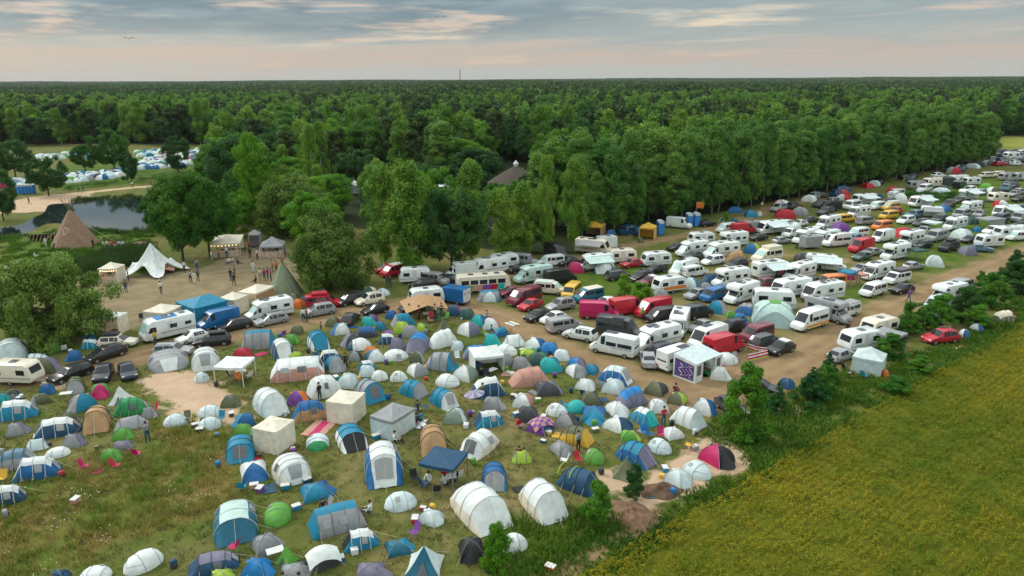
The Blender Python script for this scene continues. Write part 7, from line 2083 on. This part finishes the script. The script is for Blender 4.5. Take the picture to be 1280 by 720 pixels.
# ---------------------------------------------------------------- belongings and people beside the tents
def bag(u, v, c):
    p = ground(u, v); o = empty('backpack', (p.x, p.y, 0), rng.uniform(0, 6.28)); mb = bevelled(MB().box(-.2, .2, -.15, .15, .01, .55), .09); mb.build('sack', cloth(c), o, True); bevelled(MB().box(-.17, .17, -.2, -.14, .1, .35), .03).build('pocket', cloth('D'), o); return o
def bucket(u, v, c):
    p = ground(u, v); o = empty('folding_bucket', (p.x, p.y, 0)); mb = MB(); mb.tube([(0, 0, .01), (0, 0, .32)], .15, 10, 0, .19); mb.build('bucket', simple('box_' + c, COL[c], .5, .1), o); return o
cn.update(D='dark grey', Y='yellow', O='olive', P='pale', L='lime'); rg = random.Random(21)
for it in [q for q in ITEMS if q[2] in ('tent', 'pavilion') and q[4][1] > 392 and len(q[1].split()) < 9]:
    o_, d_, _, _, (u0, v0) = it; s_ = scale_at(o_.location)
    for _ in range(rg.choices([0, 1, 2, 3], [2, 5, 4, 2])[0]):
        a = rg.uniform(math.pi * 1.0, math.pi * 2.0); r = rg.uniform(1.7, 2.6); x, y = o_.location.x + r * math.cos(a), o_.location.y + r * math.sin(a)
        if any((x - fx)**2 + (y - fy)**2 < (fr * .95) ** 2 for fx, fy, fr in FOOT): continue
        if sdf_poly(np.array([[x, y]]), CROP)[0] < 1: continue
        u, v = proj((x, y, 0)); c = rg.choice('XBRWNGUSCMVDYOP'); k = rg.choice(['chair', 'box', 'bag', 'bag', 'blanket', 'bucket', 'chair', 'person'])
        if k == 'chair': item(chair(u, v, c, rg.uniform(0, 6.28)), f'{cn[c]} folding chair beside the {d_}', 'chair')
        elif k == 'box': item(crate(u, v, c, rg.uniform(.2, .3)), f'{cn[c]} cool box beside the {d_}', 'box')
        elif k == 'bag': item(bag(u, v, c), f'{cn[c]} backpack lying beside the {d_}', 'bag')
        elif k == 'bucket': item(bucket(u, v, c), f'{cn[c]} folding bucket beside the {d_}', 'bucket')
        elif k == 'blanket': item(blanket(u, v, c, rg.uniform(.45, .75)), f'{cn[c]} towel spread beside the {d_}', 'towel')
        else: person(u, v, rg.choice(['stand', 'sit', 'sit']), c := rg.choice('XNDBSWRkOX'), rg.choice('XNDBS'), f'person in {cw_.get(c, "plain")} top beside the {d_}')
# ---------------------------------------------------------------- the far tent camp beyond the pond
def small_dome(c, c2):
    mb = MB(); L, W, H = 2.6, 2.3, 1.35
    for s in range(4):
        vs = [dome_pt(s + k / 3 * .9999, i / 4, L, W, H) for i in range(5) for k in range(4)]; mb.add(vs, [(i*4 + k, i*4 + k + 1, i*4 + k + 5, i*4 + k + 4) for i in range(4) for k in range(3)], 1 if s == 3 else 0)
    return mb.mesh('far_tent', [cloth(c), cloth(c2)], True)
FT = {}
def far_tent(u, v, c, c2, s, label, group):
    k = (c, c2)
    if k not in FT: FT[k] = small_dome(c, c2)
    p = ground(u, v); o = obj('small_tent', FT[k]); o.location = p; o.rotation_euler = (0, 0, rng.uniform(0, 6.28)); o.scale = (s * rng.uniform(.9, 1.4), s, s * rng.uniform(.9, 1.15)); tag(o, label, 'tent', group)
fc = dict(W='white', C='cyan', B='blue', G='green', S='grey', D='dark grey', L='lime', M='pink', P='pale', R='red', N='navy')
zones = [([(172,213),(240,207),(248,194),(200,196),(176,203)], 62, 'in the crowded far camp'), ([(168,191),(210,188),(208,194),(172,197)], 16, 'at the back of the far camp'), ([(44,197),(96,191),(100,198),(50,203)], 18, 'under the birches of the far camp'), ([(108,188),(122,186),(124,200),(110,202)], 10, 'behind the far camp trees'), ([(78,230),(150,222),(152,214),(84,220)], 26, 'along the near side of the far camp'), ([(4,235),(50,230),(50,224),(6,228)], 14, 'at the open end of the far camp'), ([(226,206),(252,200),(250,188),(232,190)], 18, 'at the wooded end of the far camp')]
for poly, n, where in zones:
    n = int(n * 1.5)
    us = [q[0] for q in poly]; vs_ = [q[1] for q in poly]; pp = np.array(poly, float); k = 0; pts = []
    for _ in range(4000):
        if k >= n: break
        u, v = rng.uniform(min(us), max(us)), rng.uniform(min(vs_), max(vs_))
        if sdf_poly(np.array([[u, v]]), pp)[0] > 0: continue
        g_ = ground(u, v)
        if any((g_.x - a)**2 + (g_.y - b)**2 < 3.2 for a, b in pts): continue
        pts.append((g_.x, g_.y)); c = rng.choices('WPSCBGDLMRN', [7, 4, 3, 4, 2.5, 2, 2, 1, .8, .5, 1])[0]; c2 = rng.choice([c, 'W', c, 'B'])
        far_tent(u, v, c, c2, rng.uniform(.72, 1.1), f'small {fc[c]} tent {where} beyond the pond', f'{fc[c]} tents {where}'); k += 1
# the dense parking by the far yellow field
zk = [([(1243,215),(1243,193),(1290,190),(1290,209)], 70, 'in the crowded far car park')]
for poly, n, where in zk:
    k = 0; pts = []
    for _ in range(3000):
        if k >= n: break
        u, v = rng.uniform(1241, 1296), rng.uniform(190, 208)
        if v > 209 - (u - 1243) * .02: continue
        g_ = ground(u, v)
        if any((g_.x - a)**2 + (g_.y - b)**2 < 15 for a, b in pts): continue
        pts.append((g_.x, g_.y)); kd = rng.choices('heumwK', [4, 3, 2, 2, 2, 1])[0]; c = rng.choices('WSDXNRBb', [4, 4, 3, 3, 2, 1, 1, 1])[0]; key = (kd, False)
        if key not in PROTOS: Proto.mir = None; PROTOS[key] = make_proto(kd, False)
        o = empty(KNAME[kd], (g_.x, g_.y, 0), rng.choice([.2, 3.3, .25]) + rng.uniform(-.08, .08)); cn2 = dict(cn, W='white', S='silver', D='dark grey', b='pale blue')[c]
        for name, me, pt, loc in PROTOS[key].parts:
            if name == 'wheel': wheel(o, loc[0], loc[1], loc[2])
            else: obj(name, me, o, [paint(c)] if pt else None)
        w_ = {'h': 'hatchback', 'e': 'estate car', 'u': 'off-road car', 'm': 'people carrier', 'w': 'van', 'K': 'caravan'}[kd]
        tag(o, f'{cn2} {w_} {where} by the yellow field', KCAT[kd], f'{cn2} {w_}s {where}'); k += 1
# more cars, vans and small tents between the far camper rows
FZ = np.array([(965,263),(1100,241),(1278,224),(1278,300),(1190,304),(1010,304)], float); k = 0
for _ in range(2500):
    if k >= 48: break
    u, v = rng.uniform(965, 1278), rng.uniform(224, 304)
    if sdf_poly(np.array([[u, v]]), FZ)[0] > 0: continue
    p = ground(u, v)
    if any((p.x - fx)**2 + (p.y - fy)**2 < (fr + 1.9)**2 for fx, fy, fr in FOOT): continue
    FOOT.append((p.x, p.y, 2.0)); k += 1
    if rng.random() < .28:
        c = rng.choice('WCBGSDPRO'); far_tent(u, v, c, rng.choice(['W', c]), rng.uniform(.9, 1.25), f'small {fc.get(c, "olive")} tent between the far camper rows', f'{fc.get(c, "olive")} tents between the far camper rows'); continue
    kd = rng.choices('heumw', [4, 3, 2, 2, 3])[0]; c = rng.choices('XDSWnRb', [4, 4, 3, 3, 2, 1, 1])[0]; key = (kd, False)
    if key not in PROTOS: Proto.mir = None; PROTOS[key] = make_proto(kd, False)
    o = empty(KNAME[kd], (p.x, p.y, 0), R(rng.choice([215, 220, 35])) + rng.uniform(-.1, .1)); cn2 = dict(cn, W='white', S='silver', D='dark grey', b='pale blue', n='navy')[c]
    for name, me, pt, loc in PROTOS[key].parts:
        if name == 'wheel': wheel(o, loc[0], loc[1], loc[2])
        else: obj(name, me, o, [paint(c)] if pt else None)
    w_ = {'h': 'hatchback', 'e': 'estate car', 'u': 'off-road car', 'm': 'people carrier', 'w': 'van'}[kd]
    tag(o, f'{cn2} {w_} parked between the far camper rows', KCAT[kd], f'{cn2} {w_}s between the far camper rows')
# cars and tents in the shade along the poplars
k = 0
for i in range(34):
    f = rng.uniform(.05, 1.0); p = A0 + dirv * (LEN * f) - nrm * rng.uniform(1.5, 5.5); u, v = proj(p)
    if any(abs(q[4][0] - u) < 10 and abs(q[4][1] - v) < 6 for q in ITEMS): continue
    if rng.random() < .45:
        c = rng.choice('WCBGSDPRL'); far_tent(u, v, c, rng.choice(['W', c]), rng.uniform(.9, 1.3), f'small {fc[c]} tent pitched along the foot of the poplars', f'{fc[c]} tents along the poplars')
    else:
        kd = rng.choice('heum'); c = rng.choice('XDNSB'); key = (kd, False)
        if key not in PROTOS: Proto.mir = None; PROTOS[key] = make_proto(kd, False)
        o = empty(KNAME[kd], (p.x, p.y, 0), rng.uniform(.3, 1.0)); cn2 = dict(cn, S='silver', D='dark grey')[c]
        for name, me, pt, loc in PROTOS[key].parts:
            if name == 'wheel': wheel(o, loc[0], loc[1], loc[2])
            else: obj(name, me, o, [paint(c)] if pt else None)
        w_ = {'h': 'hatchback', 'e': 'estate car', 'u': 'off-road car', 'm': 'people carrier'}[kd]
        tag(o, f'{cn2} {w_} parked at the foot of the poplars', 'car', f'{cn2} {w_}s at the poplars')
# ---------------------------------------------------------------- labels: what sets each thing apart
from collections import Counter
def finish_labels():
    cnt = Counter(d for _, d, *_ in ITEMS); uniq = [it for it in ITEMS if cnt[it[1]] == 1]; used = set(); dup_ = []
    for o, d, cat, grp, uv in ITEMS:
        w = d.split()
        if cnt[d] > 1: dup_.append(d)
        lab = d
        if cnt[d] > 1 or len(w) < 4:
            near = sorted((math.hypot(q[4][0] - uv[0], (q[4][1] - uv[1]) * 2.2), q) for q in ((i[4][0] - i[4][0], i)[1] for i in uniq) if q[0] is not o) if False else sorted(((math.hypot(q[4][0] - uv[0], (q[4][1] - uv[1]) * 2.2), k) for k, q in enumerate(uniq) if q[0] is not o))
            for _, k in near:
                q = uniq[k]
                if len(q[1].split()) > 8 or q[2] in ('person', 'box', 'chair', 'bird'): continue
                dx, dy = uv[0] - q[4][0], (uv[1] - q[4][1]) * 2.2
                rel = 'beside' if abs(dx) > abs(dy) else ('in front of' if dy > 0 else 'behind')
                lab = f'{d} {rel} the {q[1]}'
                if len(lab.split()) <= 16 and lab not in used: break
        used.add(lab); tag(o, lab, cat, grp)
    print('DUPLICATE DESCRIPTIONS', sorted(set(dup_)))
finish_labels()
# ---------------------------------------------------------------- sky and light
SUN_EL, SUN_AZ = R(38), R(-60)        # azimuth from +Y towards +X
w = bpy.data.worlds.new('World'); scene.world = w; w.use_nodes = True; t = w.node_tree; Lk = t.links.new
bg = t.nodes['Background']; bg.inputs['Strength'].default_value = .1
sky = N(t, 'ShaderNodeTexSky', sky_type='NISHITA', sun_disc=False); sky.sun_elevation = SUN_EL; sky.sun_rotation = SUN_AZ; sky.air_density = 1.0; sky.dust_density = 2.0
tc = N(t, 'ShaderNodeTexCoord'); sx = N(t, 'ShaderNodeSeparateXYZ'); Lk(tc.outputs['Generated'], sx.inputs[0])
def mp(sxv, loc, sc_):
    q = N(t, 'ShaderNodeMapping'); q.inputs['Scale'].default_value = sxv; q.inputs['Location'].default_value = loc; Lk(tc.outputs['Generated'], q.inputs['Vector'])
    n = N(t, 'ShaderNodeTexNoise', i_Scale=sc_, i_Detail=7.0, i_Roughness=.58, i_Distortion=.35); Lk(q.outputs[0], n.inputs['Vector']); return n.outputs['Fac']
def MM(op, a, b):
    q = N(t, 'ShaderNodeMath', operation=op)
    for i, z in enumerate((a, b)):
        if hasattr(z, 'links'): Lk(z, q.inputs[i])
        else: q.inputs[i].default_value = z
    return q.outputs[0]
def MR(v, a, b, c=0., d=1.):
    q = N(t, 'ShaderNodeMapRange'); q.interpolation_type = 'SMOOTHSTEP'
    for k, z in (('From Min', a), ('From Max', b), ('To Min', c), ('To Max', d)): q.inputs[k].default_value = z
    Lk(v, q.inputs['Value']); return q.outputs[0]
def MX(f, a, b):
    q = N(t, 'ShaderNodeMix', data_type='RGBA')
    for s, z in ((q.inputs['Factor'], f), (q.inputs['A'], a), (q.inputs['B'], b)):
        if hasattr(z, 'links'): Lk(z, s)
        elif isinstance(z, tuple): s.default_value = (*[c * 10 for c in z], 1)
        else: s.default_value = z
    return q.outputs['Result']
nb = mp((1, 1, 6), (3.1, .7, 0), 2.6); ns = mp((1, 1, 11), (.4, 5.2, 0), 4.0); nw = mp((1, 1, 10), (8.4, 1.2, 1), 3.4); nf = mp((1, 1, 7), (2.2, 4.4, 3), 11.0)
z = MM('ADD', sx.outputs['Z'], MM('ADD', MM('MULTIPLY', MM('SUBTRACT', ns, .5), .07), MM('MULTIPLY', MM('SUBTRACT', nf, .5), .03)))
c = MX(MR(z, .0, .03), (.40, .40, .365), (.45, .37, .315))
c = MX(MR(z, .022, .05), c, (.33, .36, .345))
dark = MX(MR(sx.outputs['X'], -.25, .40), (.095, .160, .205), (.25, .30, .31))
c = MX(MM('MULTIPLY', MR(z, .036, .075), MR(nb, .30, .52, .45, 1.0)), c, dark)
c = MX(MM('MULTIPLY', MR(nf, .42, .66), MR(z, .04, .09, 0, .40)), c, (.33, .40, .41))
c = MX(MM('MULTIPLY', MM('MULTIPLY', MR(nw, .53, .70), MR(nf, .36, .56, .3, 1.0)), MR(z, .02, .06, 0, .95)), c, (.64, .54, .41))
c = MX(MM('MULTIPLY', MM('MULTIPLY', MR(ns, .54, .66), MR(nf, .38, .60, .2, 1.0)), MR(z, .012, .04, 0, .75)), c, (.60, .45, .35))
c = MX(MR(sx.outputs['Z'], .14, .5), c, (1.02, 1.09, 1.08))
c = MX(.12, c, sky.outputs[0]); Lk(c, bg.inputs['Color'])
sd = bpy.data.lights.new('sun', 'SUN'); sd.energy = 1.5; sd.angle = R(14); sd.color = (1, .95, .88); so = bpy.data.objects.new('sun', sd); col.objects.link(so)
d = Vector((math.sin(SUN_AZ) * math.cos(SUN_EL), math.cos(SUN_AZ) * math.cos(SUN_EL), math.sin(SUN_EL))); so.rotation_euler = d.to_track_quat('Z', 'Y').to_euler(); so.location = d * 100
vs_ = scene.view_settings; vs_.view_transform = 'Standard'; vs_.look = 'None'; vs_.gamma = 1; vs_.use_curve_mapping = False; vs_.exposure = 0.42
scene.cycles.use_denoising = True; scene.cycles.max_bounces = 6; scene.cycles.diffuse_bounces = 3; scene.cycles.transparent_max_bounces = 4

hz = MB().box(-5600, 5600, -300, 5600, -1.0, 70); hm_ = bpy.data.materials.new('haze'); hm_.use_nodes = True; ht = hm_.node_tree; ht.nodes.clear()
ho = ht.nodes.new('ShaderNodeOutputMaterial'); pv = ht.nodes.new('ShaderNodeVolumePrincipled'); pv.inputs['Density'].default_value = .00004; pv.inputs['Color'].default_value = (.80, .88, .96, 1); ht.links.new(pv.outputs[0], ho.inputs['Volume'])
tag(hz.build('haze', hm_), 'thin evening haze over the forest', kind='stuff')
